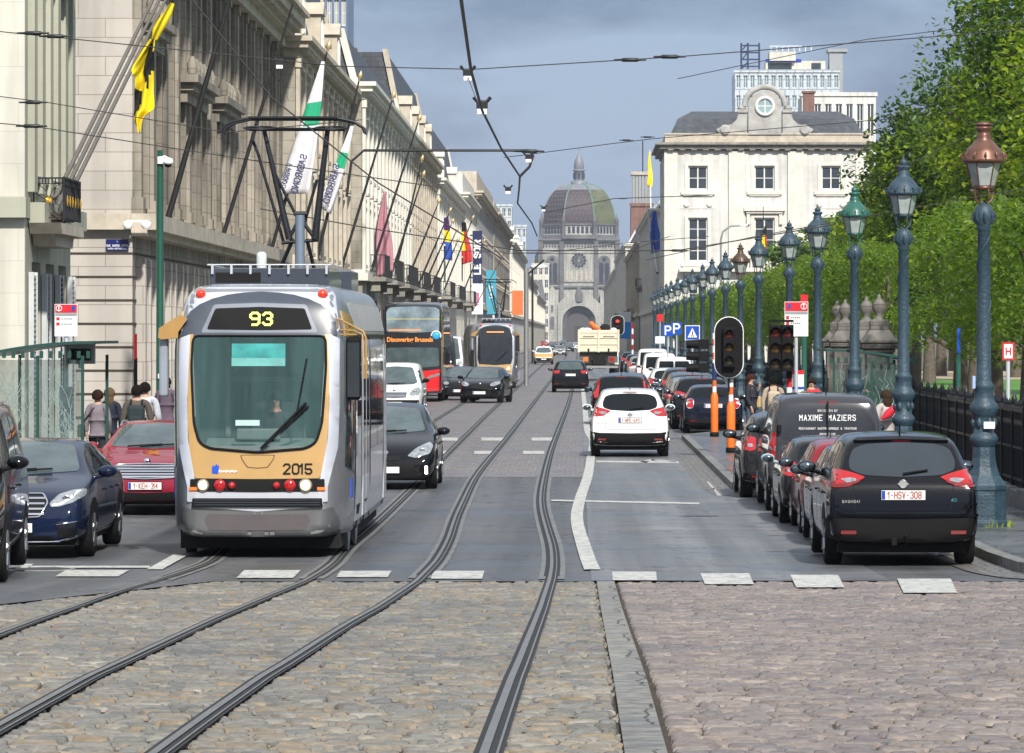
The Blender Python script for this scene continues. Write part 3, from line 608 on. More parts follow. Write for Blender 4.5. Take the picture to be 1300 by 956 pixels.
hug(bvh, c, 'reversing_lamp', M_clear, [rect(-.94, -.83, .98, 1.06)], 'rear', off=.02)
car(HATCH, P_anth, 'dark grey car parked just ahead of the lettered van by the kerb build-out', 0, 73.2, X=3.7, scale=1.03, group='cars parked at the right kerb', mirm=M_plastic)
# second bay
c, bvh, body = car(MINI, P_blue, 'small black retro hatchback with round-cornered red tail lamps behind orange posts', 905, 121.5, X=3.88, group='cars parked beyond the kerb build-out', txt='1-TAM-892')
for s in (1, -1):
    mb = MB(); pts = [ray(bvh, x * s, z, 'rear')[0] + Vector((0, -.018, 0)) for x, z in rounded(MINI['tail'], .03)]; mb.tube(pts + [pts[0]], .014, 6, cap=False); mb.build('lamp_rim', M_chrome, c)
q2 = dict(group='cars parked beyond the kerb build-out')
P_dk2 = paint('charcoal_car_paint', (.022, .023, .026), .22, .2)
for (sp, p, Y, X, sc, lb) in [
    (SUV, P_black, 126.5, 3.72, 1., 'tall black car with dark red tail lamps parked right in front of the retro hatchback'),
    (HATCH, P_silver, 132.5, 3.6, 1.04, 'silver beige hatchback with long tail lamps, second ahead of the retro hatchback'),
    (HATCH, P_anth, 138, 3.75, 1.1, 'charcoal car with slim roof aerial, third ahead of the retro hatchback'),
    (SUV, P_blue, 146, 3.85, .98, 'dark blue car with wide rear spoiler, fourth ahead of the retro hatchback'),
    (SUV, P_dk2, 156, 3.95, 1.02, 'dark grey tall car, last before the row of white vans'),
    (HATCH, P_white, 176, 3.75, 1., 'white hatchback with red tail lamp half hidden behind the dark parked cars')]:
    car(sp, p, lb, 0, Y, X=X, scale=sc, **q2)
for (Y, px, Hh, lb) in [(190, 856, 1.85, 'white small van with twin rear windows, nearest of the parked white vans'), (208, 838, 1.95, 'white van with narrow rear window parked behind the nearest white van'), (226, 829, 2.1, 'tall white van, farthest of the three parked white vans')]:
    car(VAN(4.4, 1.84, Hh), P_white, lb, px, Y, name='parked_van', cat='van', group='white vans parked far along the right kerb')
for (Y, px, p, lb) in [(250, 816, P_silver, 'silver car parked left of the farthest white van'), (275, 810, P_anth, 'grey car parked far away beyond the silver car'), (310, 803, P_black, 'tiny black car parked far off past the grey one')]:
    car(SUV, p, lb, px, Y, **q2)
# ---------------------------------------------------------------- traffic going away
WP = mat('white_lower_trim', (.02, .02, .022), .6)
c, bvh, body = car(variant(SUV, bump=[(0, .56), (.7, .57), (.90, .60), (.91, .45), (.86, .33), (.5, .3), (0, .3)]), P_white, 'white crossover driving away, last in the right lane, plate 1-NPE-649', 800, 98.0, name='moving_car', txt='1-NPE-649', group='cars driving away')
h, n = ray(bvh, -.62, .80, 'rear'); text(c, 'QASHQAI', .055, T((-.60, h.y - .012, .80)), M_chrome, 'model_lettering', 1.3)
c, bvh, body = car(VOLVO, P_black, 'dark estate with tall red tail lamps in front of the white crossover', 0, 133, X=1.38, name='moving_car', group='cars driving away')
hug(bvh, c, 'tailgate', P_black, [sym([(0, 1.07), (.63, 1.1), (.60, .56), (0, .55)])], 'rear', off=.005, thick=.01)
for i, ch in enumerate('VOLVO'):
    h, n = ray(bvh, (i - 2) * .16, 1.02, 'rear'); text(c, ch, .085, T(((i - 2) * .16, h.y - .014, 1.02)), M_chrome, 'maker_lettering', 1, .003)
car(HATCH, P_anth, 'grey car almost hidden in front of the tall-lamped estate', 0, 146, X=1.7, name='moving_car', group='cars driving away', scale=1.05)
car(VW, P_black, 'black sport utility car driving away along the tram rails in the middle', 724, 209, name='moving_car', group='cars driving away', txt='', rglass=M_glass_l)
# ---------------------------------------------------------------- oncoming on the left
c, bvh, body = car(VAN(5.1, 1.93, 1.93), P_black, 'black people carrier cut off by the left picture edge with silver door mirror', 0, 44.6, rear=False, yaw=R(4), X=-7.0, name='oncoming_van', cat='van', group='oncoming vehicles', mirm=P_black, side=0)
for y0, y1 in ((.5, 1.6), (1.7, 2.85)):
    for fc in ('left', 'right'): hug(bvh, c, 'window', M_glass, [[(y0, 1.18), (y1, 1.18), (y1, 1.72), (y0, 1.70)]], fc, off=.005, r=.05, step=.12)
c, bvh, body = car(SEDAN, P_navy, 'navy blue saloon with broad chrome grille waiting at the left crossing', 0, 52.6, rear=False, X=-7.0, name='oncoming_car', group='oncoming vehicles', frame=1, bars=4, txt='1-SFK-958', badge=0)
mb = MB()
for s in (1, -1):
    patch(mb, bvh, [(s * .50, .66), (s * .62, .68), (s * .74, .76), (s * .80, .84), (s * .77, .84), (s * .70, .77), (s * .60, .70), (s * .50, .68)][::s], 'front', off=.014)
mb.build('running_lamp', mat('running_lamp_white', (.85, .88, .92), .2, emit=.25), c)
mb = MB(); patch(mb, bvh, sym([(0, .215), (.6, .225), (.78, .29), (.78, .305), (.58, .245), (0, .235)]), 'front', off=.022); patch(mb, bvh, [(.55, .43), (.82, .47), (.82, .485), (.55, .445)], 'front', off=.018); patch(mb, bvh, mir([(.55, .43), (.82, .47), (.82, .485), (.55, .445)]), 'front', off=.018); mb.build('bumper_trim', M_chrome, c)
hug(bvh, c, 'sill_trim', M_chrome, [rect(1.3, 3.6, .27, .285)], 'left', off=.012); hug(bvh, c, 'sill_trim', M_chrome, [rect(1.3, 3.6, .27, .285)], 'right', off=.012)
c, bvh, body = car(MONDEO, P_wine, 'wine red estate car with slatted chrome grille and plate 1-KEH-314', 184, 66.4, rear=False, name='oncoming_car', group='oncoming vehicles', frame=1, bars=5, txt='1-KEH-314', rails=M_chrome)
c, bvh, body = car(PRIUS, P_black, 'black hatchback with pointed headlamp emerging behind the tram', 0, 77.4, rear=False, X=-3.50, name='oncoming_car', group='oncoming vehicles', bars=0)
for s in (1, -1): hug(bvh, c, 'running_lamp', mat('running_lamp_lit', (1, .97, .9), .2, emit=3.), [rect(s * .74 - .02, s * .74 + .02, .30, .44)], 'front', off=.02)
car(VAN(4.75, 1.9, 1.88), P_white, 'white van waiting between the tram and the sightseeing bus', 0, 144, rear=False, X=-6.2, name='oncoming_van', cat='van', group='oncoming vehicles', bars=4, mirm=M_plastic)
car(HATCH, P_black, 'black small car crossing the rails in front of the second tram', 0, 176, rear=False, X=-4.05, yaw=R(-7), name='oncoming_car', group='oncoming vehicles', scale=1.03, txt='')
car(variant(HATCH, wh=(.68, 3.2)), P_black, 'dark car mostly hidden beside the black small car on the rails', 0, 183, rear=False, X=-5.1, name='oncoming_car', group='oncoming vehicles')
car(HATCH, P_red, 'bright red small car right behind the sightseeing bus', 0, 196, rear=False, X=-6.35, name='oncoming_car', group='oncoming vehicles')
for (Y, X, Hh, W_, p, lb) in [(208, -7.0, 2.9, 2.0, P_blue, 'tall dark van following the red small car'), (290, -8.75, 2.75, 2.0, P_white, 'high white van parked far off at the left kerb'), (318, -8.85, 2.6, 2.0, P_white, 'second high white van parked beyond the first at the left kerb')]:
    car(VAN(5.4, W_, Hh), p, lb, 0, Y, rear=False, X=X, name='oncoming_van', cat='van', group='oncoming vehicles')
for i, (px, py, p, lb) in enumerate([(585, 466, P_black, 'small dark car queuing ahead of the high white vans'), (711, 452, P_silver, 'silver car in the far traffic right of the orange taxi'), (722, 447, P_blue, 'dark blue car in the far traffic behind the silver one'), (701, 444, P_black, 'black car farthest along the rails left of the blue one'), (733, 445, P_white, 'white car in the far traffic left of the truck'), (690, 441, P_red, 'tiny red car at the far end of the street'), (715, 439, P_black, 'tiny dark car before the church portal')]):
    car(HATCH, p, lb, px, Yg(py), rear=False, name='oncoming_car', group='far traffic')
c, bvh, body = car(VAN(4.5, 1.85, 1.75), P_white, 'white and orange taxi van coming from far along the rails', 690, 405, rear=False, name='taxi', cat='taxi')
hug(bvh, c, 'orange_band', mat('taxi_orange', (.8, .3, .08), .4), [rect(-.85, .85, .7, 1.0)], 'front', off=.02)
# ---------------------------------------------------------------- tipper truck
t = thing('tipper_truck', 'cream tipper truck with loader arm driving away towards the church', 'truck', (Xp(760, 262), 262, 0))
mb = MB(); mb.box(-1.25, 1.25, 0, 5.2, 1.75, 3.12); mb.box(-1.22, 1.22, -.02, .02, 2.92, 3.10, 1)
b_ = mb.build('tipper_body', [P_tan, P_tan], t, bevel=.03)
mb = MB()
for x in (-1.22, 0, 1.22): mb.box(x - .06, x + .06, -.07, 0, 1.75, 3.15)
for z in (1.8, 2.22, 2.62): mb.box(-1.25, 1.25, -.045, 0, z, z + .06)
for x in (-.62, .62):
    mb.box(x - .05, x + .05, -.09, 0, 1.78, 1.98, 1); mb.box(x - .35, x + .35, -.052, 0, 2.69, 2.73, 1)
mb.build('tailgate_frame', [P_tan, M_under], b_)
mb = MB(); mb.box(-.45, .45, .2, 7.4, .75, 1.25); mb.box(-1.15, 1.15, .1, .35, 1.45, 1.75); mb.box(-.35, .35, .02, .1, 1.0, 1.55); mb.build('chassis', M_under, t)
mb = MB(); mb.box(-1.2, 1.2, .05, .15, .78, .92); mb.build('rear_guard', mat('grey_galvanised', (.3, .31, .31), .5, .6), t)
for s in (1, -1):
    mb = MB(); mb.box(s * .6, s * 1.18, -.0, .1, 1.12, 1.5); l_ = mb.build('lamp_board', mat('lamp_board_dark', (.1, .09, .08), .6), t)
    mb = MB(); mb.box(s * .66, s * .95, -.02, 0.01, 1.2, 1.44); mb.build('tail_lamp', M_red if s > 0 else M_orange, l_)
    for y in (1.2, 2.5, 6.3): MB().lathe([(.28, -.28), (.48, -.26), (.5, 0), (.48, .26), (.28, .28)], (s * .98, y, .5), 22, ax='x').build('wheel', M_rubber, t)
mb = MB(); mb.box(-1.2, 1.2, 5.5, 7.5, .8, 2.95); mb.build('cab', P_tan, t, bevel=.08)
mb = MB(); mb.tube([(-.3, 5.3, 3.0), (-.42, 5.1, 3.55), (-.22, 4.6, 3.3), (.1, 4.2, 3.15)], [.12, .16, .14, .1], 8); mb.build('loader_arm', M_orange, t, bevel=.02)
mb = MB(); mb.lathe([(.1, 2.95), (.28, 3.1), (.34, 3.3), (.2, 3.48), (.05, 3.52)], (.42, 4.4, 0), 12); mb.tube([(.2, 4.4, 3.3), (.5, 4.4, 3.45), (.75, 4.4, 3.1)], .09, 8); mb.build('grab_bucket', M_under, t)
M_load = mat('pale_load_sacks', (.5, .5, .48), .9)
mb = MB()
for x, y, r in ((-.7, 3.6, .42), (-.95, 4.2, .35), (.95, 3.7, .3)): mb.lathe([(r, 2.8), (r * .95, 3.05), (r * .6, 3.22), (.05, 3.28)], (x, y, 0), 12)
tag(mb.build('load_sacks', M_load), 'pale sacks lying in the cream truck body', 'sack').location = t.location
# ---------------------------------------------------------------- trams
M_tsil = mat('tram_silver', (.58, .60, .65), .28, .35, var=.08, vs=1.5, coat=.6); M_tgrey = mat('tram_grey', (.22, .23, .24), .35, .3, var=.15, vs=1.2, coat=.4)
M_tdk = mat('tram_dark_grey', (.045, .055, .075), .3, coat=.5); M_gold = mat('tram_gold', (.42, .255, .09), .34, .15, var=.1, vs=2, coat=.6)
M_tglass = mat('tram_windscreen', (.075, .155, .15), .04, spec=.5, coat=1, var=.5, vs=1.1, alpha=.36)
_nt = M_tglass.node_tree; _n = [n for n in _nt.nodes if n.type == 'TEX_NOISE'][0]; _mp = nn(_nt, 'ShaderNodeMapping'); _mp.inputs['Scale'].default_value = (3.2, 1, .22); _tc = [n for n in _nt.nodes if n.type == 'TEX_COORD'][0]; _nt.links.new(_tc.outputs['Object'], _mp.inputs['Vector']); _nt.links.new(_mp.outputs[0], _n.inputs['Vector'])  # pale upright reflection streaks painted into the glass colour
M_led = mat('display_digits', (.75, .85, .12), .5, emit=.9)
def tram_loft(L, nose=True, ws=2.3, tp=3.40):
    if nose:
        top = [(0, .80), (.015, .95), (.04, 1.1), (.10, 1.5), (.20, 2.1), (.32, 2.7), (.45, 3.15), (.58, 3.34), (.8, 3.42), (1.3, 3.45), (L - .2, 3.45), (L, 3.42)]
        plan = [(0, .70), (.02, .74), (.05, .77), (.1, .80), (.2, .835), (.32, .87), (.45, .90), (.58, .925), (.8, .955), (1.3, 1), (L - .1, 1), (L, .98)]
        bot = [(0, .30), (.5, .27), (1.5, .25), (L, .25)]
    else: top = [(0, 3.42), (.2, 3.45), (L - .2, 3.45), (L, 3.42)]; plan = [(0, .98), (.1, 1), (L - .1, 1), (L, .98)]; bot = [(0, .25), (L, .25)]
    return dict(L=L, W=ws, top=top, plan=plan, bot=bot, belt=[(0, 3), (L, 3)], ring=ring_tram, tum=.11, ys=[(y, 0) for y in (2, 4, 6, 8)] if nose else [(2, 0), (4, 0)])
def ring_tram(w, b, sh, top, k, tum):
    z = lambda q: min(q, top - (3.45 - q) * .25) if top < 3.3 else q
    if top < 3.3:
        h = top - b; return [(0, b), (.8 * w, b), (.95 * w, b + .03), (w, b + .12 * h), (w, b + .3 * h), (w, b + .5 * h), (w, b + .7 * h), (w * .99, b + .85 * h), (w * .97, b + .93 * h), (w * .93, b + .98 * h), (w * .6, top), (0, top)]
    return [(0, b), (.8 * w, b), (.97 * w, b + .03), (w, b + .15), (w, .9), (w, 1.6), (w, 2.4), (w * .99, 2.85), (w * .93, top - .35), (w * .84, top - .05), (w * .6, top), (0, top)]
def headband(half_w, z0, z1, zc, n=14):
    """arched band outline: flat foot at z0, arc to z1"""
    return [(half_w * cos(a), z0 + (z1 - z0) * sin(a) ** .7) for a in [pi * i / n for i in range(n + 1)]]
def make_tram(label, X, Y, number, disp, lit=True, dcol=None, dark=False):
    t = thing('tram', label, 'tram', (X, Y, G(Y + 2)), 0, 'trams coming up the street')
    L1 = 10.4
    b, bvh = loft('body', tram_loft(L1), M_tgrey, t, 2)
    MB().box(-1.0, 1.0, .5, L1 - .2, .12, .5).build('underframe', M_under, b)
    cz = 0
    # silver nose cap with arched dark band
    hug(bvh, b, 'roof_cap', M_tsil, [sym([(0, 3.435), (.80, 3.43), (.92, 3.30), (1.0, 2.86), (.92, 2.80), (0, 2.80)])], 'front' if 0 else 'rear', off=.006, r=.05)
    hug(bvh, b, 'header_band', M_tdk, [headband(.97, 2.78, 3.33, 0)], 'rear', off=.014)
    # silver pillars sweeping down both sides of the windscreen
    for s in (1, -1):
        q = [(.865, 2.8), (.985, 2.75), (.985, 1.9), (.97, 1.4), (.86, .90), (.86, .72), (.74, .72), (.78, 1.0), (.87, 1.5), (.885, 2.0)]
        hug(bvh, b, 'pillar', M_tsil, [[(s * x, z) for x, z in q][::s]], 'rear', off=.024, r=.02)
    hug(bvh, b, 'bumper_shell', M_tsil, [sym([(0, .86), (.80, .86), (.82, .74), (.80, .66), (0, .60)])], 'rear', off=.02, r=.03)
    hug(bvh, b, 'apron', mat('tram_apron_grey', (.17, .175, .18), .3, .5, coat=.5), [sym([(0, .60), (.80, .62), (.92, .66), (1.0, .45), (.95, .28), (0, .30)])], 'rear', off=.016, r=.03)
    hug(bvh, b, 'apron_inset', mat('tram_apron_mauve', (.12, .105, .11), .3, .3, coat=.5), [sym([(0, .56), (.62, .57), (.66, .50), (.60, .37), (0, .365)])], 'rear', off=.022, r=.03)
    g = hug(bvh, t, 'gold_front', M_gold, [[(0, 1.0), (.76, 1.01), (.83, 1.08), (.875, 1.7), (.89, 2.4), (.87, 2.80), (.825, 2.80), (.835, 2.4), (.79, 1.7), (.72, 1.475), (.60, 1.40), (0, 1.35), (-.60, 1.40), (-.72, 1.475), (-.79, 1.7), (-.835, 2.4), (-.825, 2.80), (-.87, 2.80), (-.89, 2.4), (-.875, 1.7), (-.83, 1.08), (-.76, 1.01)]], 'rear', off=.02, step=.04)
    bm = bmesh.new(); bm.from_mesh(b.data)
    bmesh.ops.delete(bm, geom=[f for f in bm.faces if f.calc_center_median().y < .62 and abs(f.calc_center_median().x) < .80 and 1.40 < f.calc_center_median().z < 2.76], context='FACES'); bm.to_mesh(b.data); bm.free()
    M_int = mat('cab_interior', (.05, .075, .075), .8, var=.3)
    mb = MB(); x_, y0_, y1_, z0_, z1_ = .86, .10, 1.7, 1.0, 2.85
    mb.add([(-x_, .5, z0_), (x_, .5, z0_), (x_, y1_, z0_), (-x_, y1_, z0_), (-x_, .62, z1_), (x_, .62, z1_), (x_, y1_, z1_), (-x_, y1_, z1_)], [(0, 1, 2, 3), (4, 7, 6, 5), (3, 2, 6, 7), (0, 3, 7, 4), (1, 5, 6, 2)]); ci = mb.build('cab_interior', M_int, t)
    mb = MB(); mb.prism([(.20, 1.36), (.75, 1.50), (.85, 1.42), (.85, 1.05), (.20, 1.05)], 'x', -.68, .68); mb.box(-.3, .25, .5, .62, 1.48, 1.62); mb.build('dashboard', mat('dashboard_grey', (.16, .22, .21), .6), ci, bevel=.02)
    mb = MB(); mb.box(-.12, .38, 1.25, 1.35, 1.2, 1.95); mb.box(-.02, .28, 1.27, 1.35, 1.95, 2.15); mb.build('driver_seat', mat('seat_fabric_dark', (.02, .025, .03), .9), ci, bevel=.04)
    mb = MB()
    for x in (-.5, .5): mb.box(x - .03, x + .03, 1.66, 1.69, 1.1, 2.8)
    mb.box(-.47, .47, 1.66, 1.69, 2.2, 2.26); mb.build('bulkhead_frame', mat('bulkhead_frame_pale', (.2, .26, .26), .5), ci)
    ws = hug(bvh, t, 'windscreen', M_tglass, [sym([(0, 2.79), (.835, 2.79), (.845, 2.4), (.80, 1.7), (.73, 1.46), (.60, 1.385), (0, 1.335)])], 'rear', off=.030, r=.09)
    lo = [ray(bvh, a, z, 'rear')[0] + Vector((0, -.035, 0)) for a, z in rounded(sym([(0, 2.785), (.83, 2.785), (.842, 2.4), (.80, 1.7), (.73, 1.46), (.60, 1.385), (0, 1.335)]), .08)]
    MB().tube(lo + [lo[0]], .016, 6, cap=False).build('window_seal', M_plastic, ws)
    # driver sun blind and dashboard card seen in the glass, driver
    blind = mat('green_blind', (.02, .24, .23), .3, var=.5, vs=3.5); card = mat('dashboard_card', (.35, .5, .48), .5)
    hug(bvh, ws, 'sun_blind', blind, [rect(-.34, .33, 2.50, 2.68)], 'rear', off=.034, thick=.003); hug(bvh, ws, 'sun_blind_lower_edge', mat('pale_green_blind', (.10, .34, .32), .4, var=.3), [rect(-.34, .33, 2.40, 2.50)], 'rear', off=.034, thick=.003)
    hug(bvh, ws, 'notice_card', card, [rect(-.28, .02, 1.66, 1.73)], 'rear', off=.034, thick=.003)
    # display
    d = hug(bvh, t, 'display_box', M_under, [sym([(0, 3.14), (.56, 3.12), (.66, 2.86), (0, 2.85)])], 'rear', off=.022, r=.03)
    h, n = ray(bvh, 0, 2.99, 'rear')
    Md_ = surfM(bvh, .02, 2.985, .04)
    Md = Md_
    if disp: text(d, disp, .215, Md, dcol or M_led, 'display_digits', 1.0, .003, 1.1)
    hug(bvh, b, 'display_rim', mat('display_rim_grey', (.16, .18, .22), .3, coat=.5), [sym([(0, 3.19), (.58, 3.17), (.72, 2.85), (.72, 2.82), (0, 2.82)])], 'rear', off=.018, r=.03)
    # lamp strip
    ls = hug(bvh, t, 'lamp_panel', M_plastic, [sym([(0, 1.0), (.83, 1.0), (.83, .85), (0, .84)])], 'rear', off=.030, r=.01)
    for x, r, m in ((-.675, .078, M_lit), (-.465, .075, M_red), (-.315, .045, M_red), (.24, .045, M_red), (.405, .075, M_red), (.60, .085, M_lit)):
        h, n = ray(bvh, x, .925, 'rear')
        if m is M_lit and not lit: m = M_clear
        lm = MB().lathe([(r, -.02), (r, -.055), (r * .8, -.07), (r * .3, -.078)], (h.x, h.y, h.z), 20, ax='y').build('headlamp' if r > .08 or x == -.675 else 'marker_lamp', mat('reflector_bowl', (.55, .50, .38), .15, .7, var=.4, vs=15) if m is M_lit else m, ls)
        if m is M_lit: MB().lathe([(r * .72, -.070), (r * .66, -.082), (r * .2, -.086)], (h.x, h.y, h.z), 20, ax='y').build('bulb', m if x > 0 else mat('dipped_headlamp', (1., .85, .6), .3, emit=.7), lm)
    for s in (1, -1): hug(bvh, ls, 'indicator', M_orange, [rect(s * .79 - .045, s * .79 + .045, .86, .90)], 'rear', off=.04)
    bb = hug(bvh, t, 'bumper_strip', M_plastic, [sym([(0, .765), (.80, .765), (.81, .65), (0, .65)])], 'rear', off=.045, thick=.05)
    mb = MB()
    for z in (.68, .71, .74): patch(mb, bvh, rect(-.78, .78, z, z + .008), 'rear', off=.052)
    mb.build('bumper_groove', M_tdk, bb)
    for s in (-.03, .06): h, n = ray(bvh, s, .575, 'rear'); MB().lathe([(.012, -.02), (.012, -.035)], (h.x, h.y, h.z), 8, ax='y').build('bolt', M_chrome, b)
    if number:
        h, n = ray(bvh, .5, 1.13, 'rear'); text(g, number, .165, surfM(bvh, .5, 1.125, .030), M_under, 'fleet_number', 1.0, .003)
        h, n = ray(bvh, -.5, 1.14, 'rear'); mb = MB(T((-.52, h.y - .034, 1.14)) @ RZ(-.06)); mb.prism([(-.045, -.07), (.03, -.07), (.045, .03), (.02, .03), (.015, .055), (-.005, .03), (-.025, .02), (-.03, .045), (-.045, .01)], 'y', -.004, .004); lg = mb.build('operator_emblem', mat('emblem_blue', (.02, .09, .55), .4), g)
        mb = MB(T((-.36, h.y - .034, 1.10)) @ RZ(-.05))
        for k in range(9): mb.box(-.12 + k * .026, -.102 + k * .026, -.003, .003, -.012 - .006 * (k % 2), .012 + .006 * (k % 3 == 0))
        mb.build('emblem_strap', W_l, lg)
    # coupler flap
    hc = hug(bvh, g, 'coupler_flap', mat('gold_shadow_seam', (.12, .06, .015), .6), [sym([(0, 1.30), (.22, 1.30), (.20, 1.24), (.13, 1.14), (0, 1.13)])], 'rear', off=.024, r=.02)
    hug(bvh, hc, 'flap_panel', M_gold, [sym([(0, 1.29), (.205, 1.29), (.185, 1.24), (.12, 1.15), (0, 1.14)])], 'rear', off=.027, r=.02)
    if dark:
        hug(bvh, t, 'black_glass_front', mat('tram_black_glass', (.012, .014, .016), .05, spec=.5, coat=.6, var=.5), [sym([(0, 3.24), (.55, 3.22), (.80, 3.08), (.90, 2.7), (.90, 1.6), (.84, 1.28), (0, 1.22)])], 'rear', off=.062, r=.08, thick=.03)
        hug(bvh, b, 'gold_apron', M_gold, [sym([(0, 1.22), (.84, 1.28), (.86, .98), (.7, .78), (0, .70)])], 'rear', off=.055, r=.05, thick=.03)
        mb = MB(); patch(mb, bvh, sym([(0, 2.98), (.45, 2.98), (.45, 2.93), (0, 2.93)]), 'rear', off=.07); mb.build('destination_line', mat('display_orange', (.9, .25, .05), .5, emit=.7), t)
        for s in (-1, 1): hug(bvh, t, 'headlamp', M_lit if s > 0 else M_clear, [rect(s * .70 - .07, s * .70 + .07, 1.0, 1.12)], 'rear', off=.066, r=.03)
    # wiper
    p0, _ = ray(bvh, .04, 1.38, 'rear'); p1, _ = ray(bvh, .60, 1.95, 'rear'); p2, _ = ray(bvh, .60, 2.5, 'rear'); p3, _ = ray(bvh, .1, 1.42, 'rear')
    o_ = Vector((0, -.075, 0))
    mb = MB(); mb.tube([p0 + o_, p1 + o_ - Vector((.0, 0, .0))], .018, 6); mb.tube([p3 + o_, p1 + o_ + Vector((.03, 0, -.04))], .012, 6); mb.tube([p1 + o_ + Vector((-.12, .02, -.15)), p2 + Vector((.0, -.05, .0))], .013, 6); mb.build('wiper', M_plastic, t)
    for s in (-.755, .775):
        h, n = ray(bvh, s, 3.31, 'rear'); MB().lathe([(.062, .0), (.062, -.05), (.05, -.075), (.02, -.085)], (h.x, h.y, h.z), 16, ax='y').build('marker_lamp', mat('roof_marker_red', (.55, .03, .01), .2, coat=1, emit=.25), t)
    # corner windows and cab side
    M_sg = mat('tram_side_glass', (.012, .03, .025), .05, coat=1, var=.5, spec=.8)
    for fc, s in (('left', -1), ('right', 1)):
        hug(bvh, t, 'cab_window', M_sg, [[(.55, 1.15), (1.25, 1.05), (1.25, 2.75), (.75, 2.75)]], fc, off=.012, r=.05, step=.15)
        hug(bvh, b, 'gold_corner', M_gold, [[(.62, 2.78), (1.5, 2.78), (1.5, 3.02), (.72, 3.1)]], fc, off=.012, step=.1)
        hug(bvh, b, 'side_panel', M_tsil, [[(1.34, .42), (L1 - .1, .42), (L1 - .1, 2.72), (1.34, 2.75)]], fc, off=.008, step=.4)
        hug(bvh, b, 'roof_panel', mat('tram_roof_panel', (.42, .42, .41), .45, .2), [[(1.6, 2.85), (L1 - .1, 2.85), (L1 - .1, 3.2), (1.6, 3.2)]], fc, off=.008, step=.4)
        hug(bvh, b, 'blue_sticker', mat('emblem_blue', (.02, .09, .55), .4), [rect(.95, 1.06, .74, .98)], fc, off=.01, step=.2)
        for y0, y1 in ((1.75, 2.15), (2.22, 2.6)): hug(bvh, t, 'window', M_glass, [rect(y0, y1, 1.75, 2.62)], fc, off=.014, r=.03, step=.2)
        for y0, y1 in ((5.1, 6.9), (7.0, 8.8)): hug(bvh, t, 'window', M_glass, [rect(y0, y1, 1.25, 2.6)], fc, off=.014, r=.05, step=.3)
        for y0 in (3.0, 3.85):
            dr = hug(bvh, t, 'door', M_tsil, [rect(y0, y0 + .78, .42, 2.66)], fc, off=.016, r=.02, step=.3); hug(bvh, dr, 'door_glass', M_glass, [rect(y0 + .1, y0 + .68, .95, 2.5)], fc, off=.021, r=.05, step=.3)
        hug(bvh, t, 'door', M_tsil, [rect(9.0, 10.2, .42, 2.66)], fc, off=.016, r=.02, step=.3)
        mb = MB()
        for y in (1.33, 2.8, 4.95, 8.9): patch(mb, bvh, rect(y, y + .02, .35, 2.8), fc, off=.017, step=.5)
        patch(mb, bvh, rect(1.3, L1 - .2, 2.76, 2.80), fc, off=.017, step=.5)
        mb.build('panel_joint', M_under, b)
        for y in (1.9, 3.7): hug(bvh, b, 'bogie_recess', M_under, [rect(y - .35, y + .35, .2, .62)], fc, off=.018, step=.3)
        # mirror
    mb = MB(); mb.prism([(-1.02, 2.83), (-.90, 3.0), (-1.0, 3.05), (-1.26, 2.88), (-1.27, 2.76), (-1.22, 2.74), (-1.02, 2.76)], 'y', .35, .75); ma = mb.build('mirror_arm', mat('mirror_arm_brown_gold', (.36, .21, .07), .4), t, bevel=.03)
    mb = MB(); mb.box(-1.27, -1.155, .45, .62, 2.02, 2.76); mb.build('mirror_housing', mat('mirror_housing_grey', (.32, .36, .42), .3, .3), ma, bevel=.035, seg=3)
    mb = MB(); P = [(.98, .45, 3.0), (1.18, .38, 2.90), (1.30, .34, 2.84), (1.335, .34, 2.75), (1.335, .34, 2.25)]
    mb.tube(P, .014, 6); mb.tube([(.98, .45, 2.86), (1.18, .38, 2.85), (1.29, .34, 2.80), (1.31, .34, 2.25)], .012, 6); mb.tube([(.98, .45, 2.8), (1.22, .38, 2.80)], .012, 6); mb.tube([(.98, .45, 3.0), (.98, .45, 2.75)], .014, 6)
    for k in range(3): mb.tube([(1.04 + k * .08, .42, 2.98 - k * .04), (1.06 + k * .08, .42, 2.80)], .009, 5)
    ma = mb.build('mirror_arm', mat('mirror_arm_brown_gold', (.36, .21, .07), .4), t)
    mb = MB(); mb.box(1.08, 1.27, .36, .46, 1.98, 2.78); mb.build('mirror_housing', M_plastic, ma, bevel=.05, seg=3)
    mb = MB(); mb.box(1.10, 1.25, .352, .362, 2.02, 2.7); mb.build('mirror_glass', mat('mirror_face', (.05, .06, .07), .15, .5), ma)
    # wheels, underside
    for y in (1.9, 3.7):
        for s in (-1, 1): MB().lathe([(.12, -.06), (.33, -.06), (.35, -.07), (.35, .05), (.28, .06)], (s * .98, y, .34), 24, ax='x').build('wheel', M_tdk, t)
    # roof equipment
    mb = MB(); mb.box(-.75, .78, 1.9, 4.4, 3.40, 3.66); rb = mb.build('roof_box', M_tdk, t, bevel=.01)
    mb = MB(); mb.box(-.68, -.10, 1.885, 1.9, 3.48, 3.60)
    mb.build('vent_grille', M_under, rb)
    mb = MB()
    for k in range(7): x = -.72 + k * .245; mb.box(x - .015, x + .015, 1.86, 1.9, 3.58, 3.71)
    mb.tube([(-.78, 1.87, 3.70), (.80, 1.87, 3.70)], .01, 6); mb.tube([(.80, 1.87, 3.70), (.80, 4.4, 3.70)], .01, 6); mb.tube([(-.78, 1.87, 3.7), (-.78, 4.4, 3.7)], .01, 6); mb.build('roof_rail', M_tsil, rb)
    MB().lathe([(.065, 3.66), (.068, 3.82), (.06, 3.86), (.03, 3.88)], (-.14, 2.6, 0), 16).build('radio_antenna', mat('pale_grey_dome', (.55, .58, .58), .5), t)
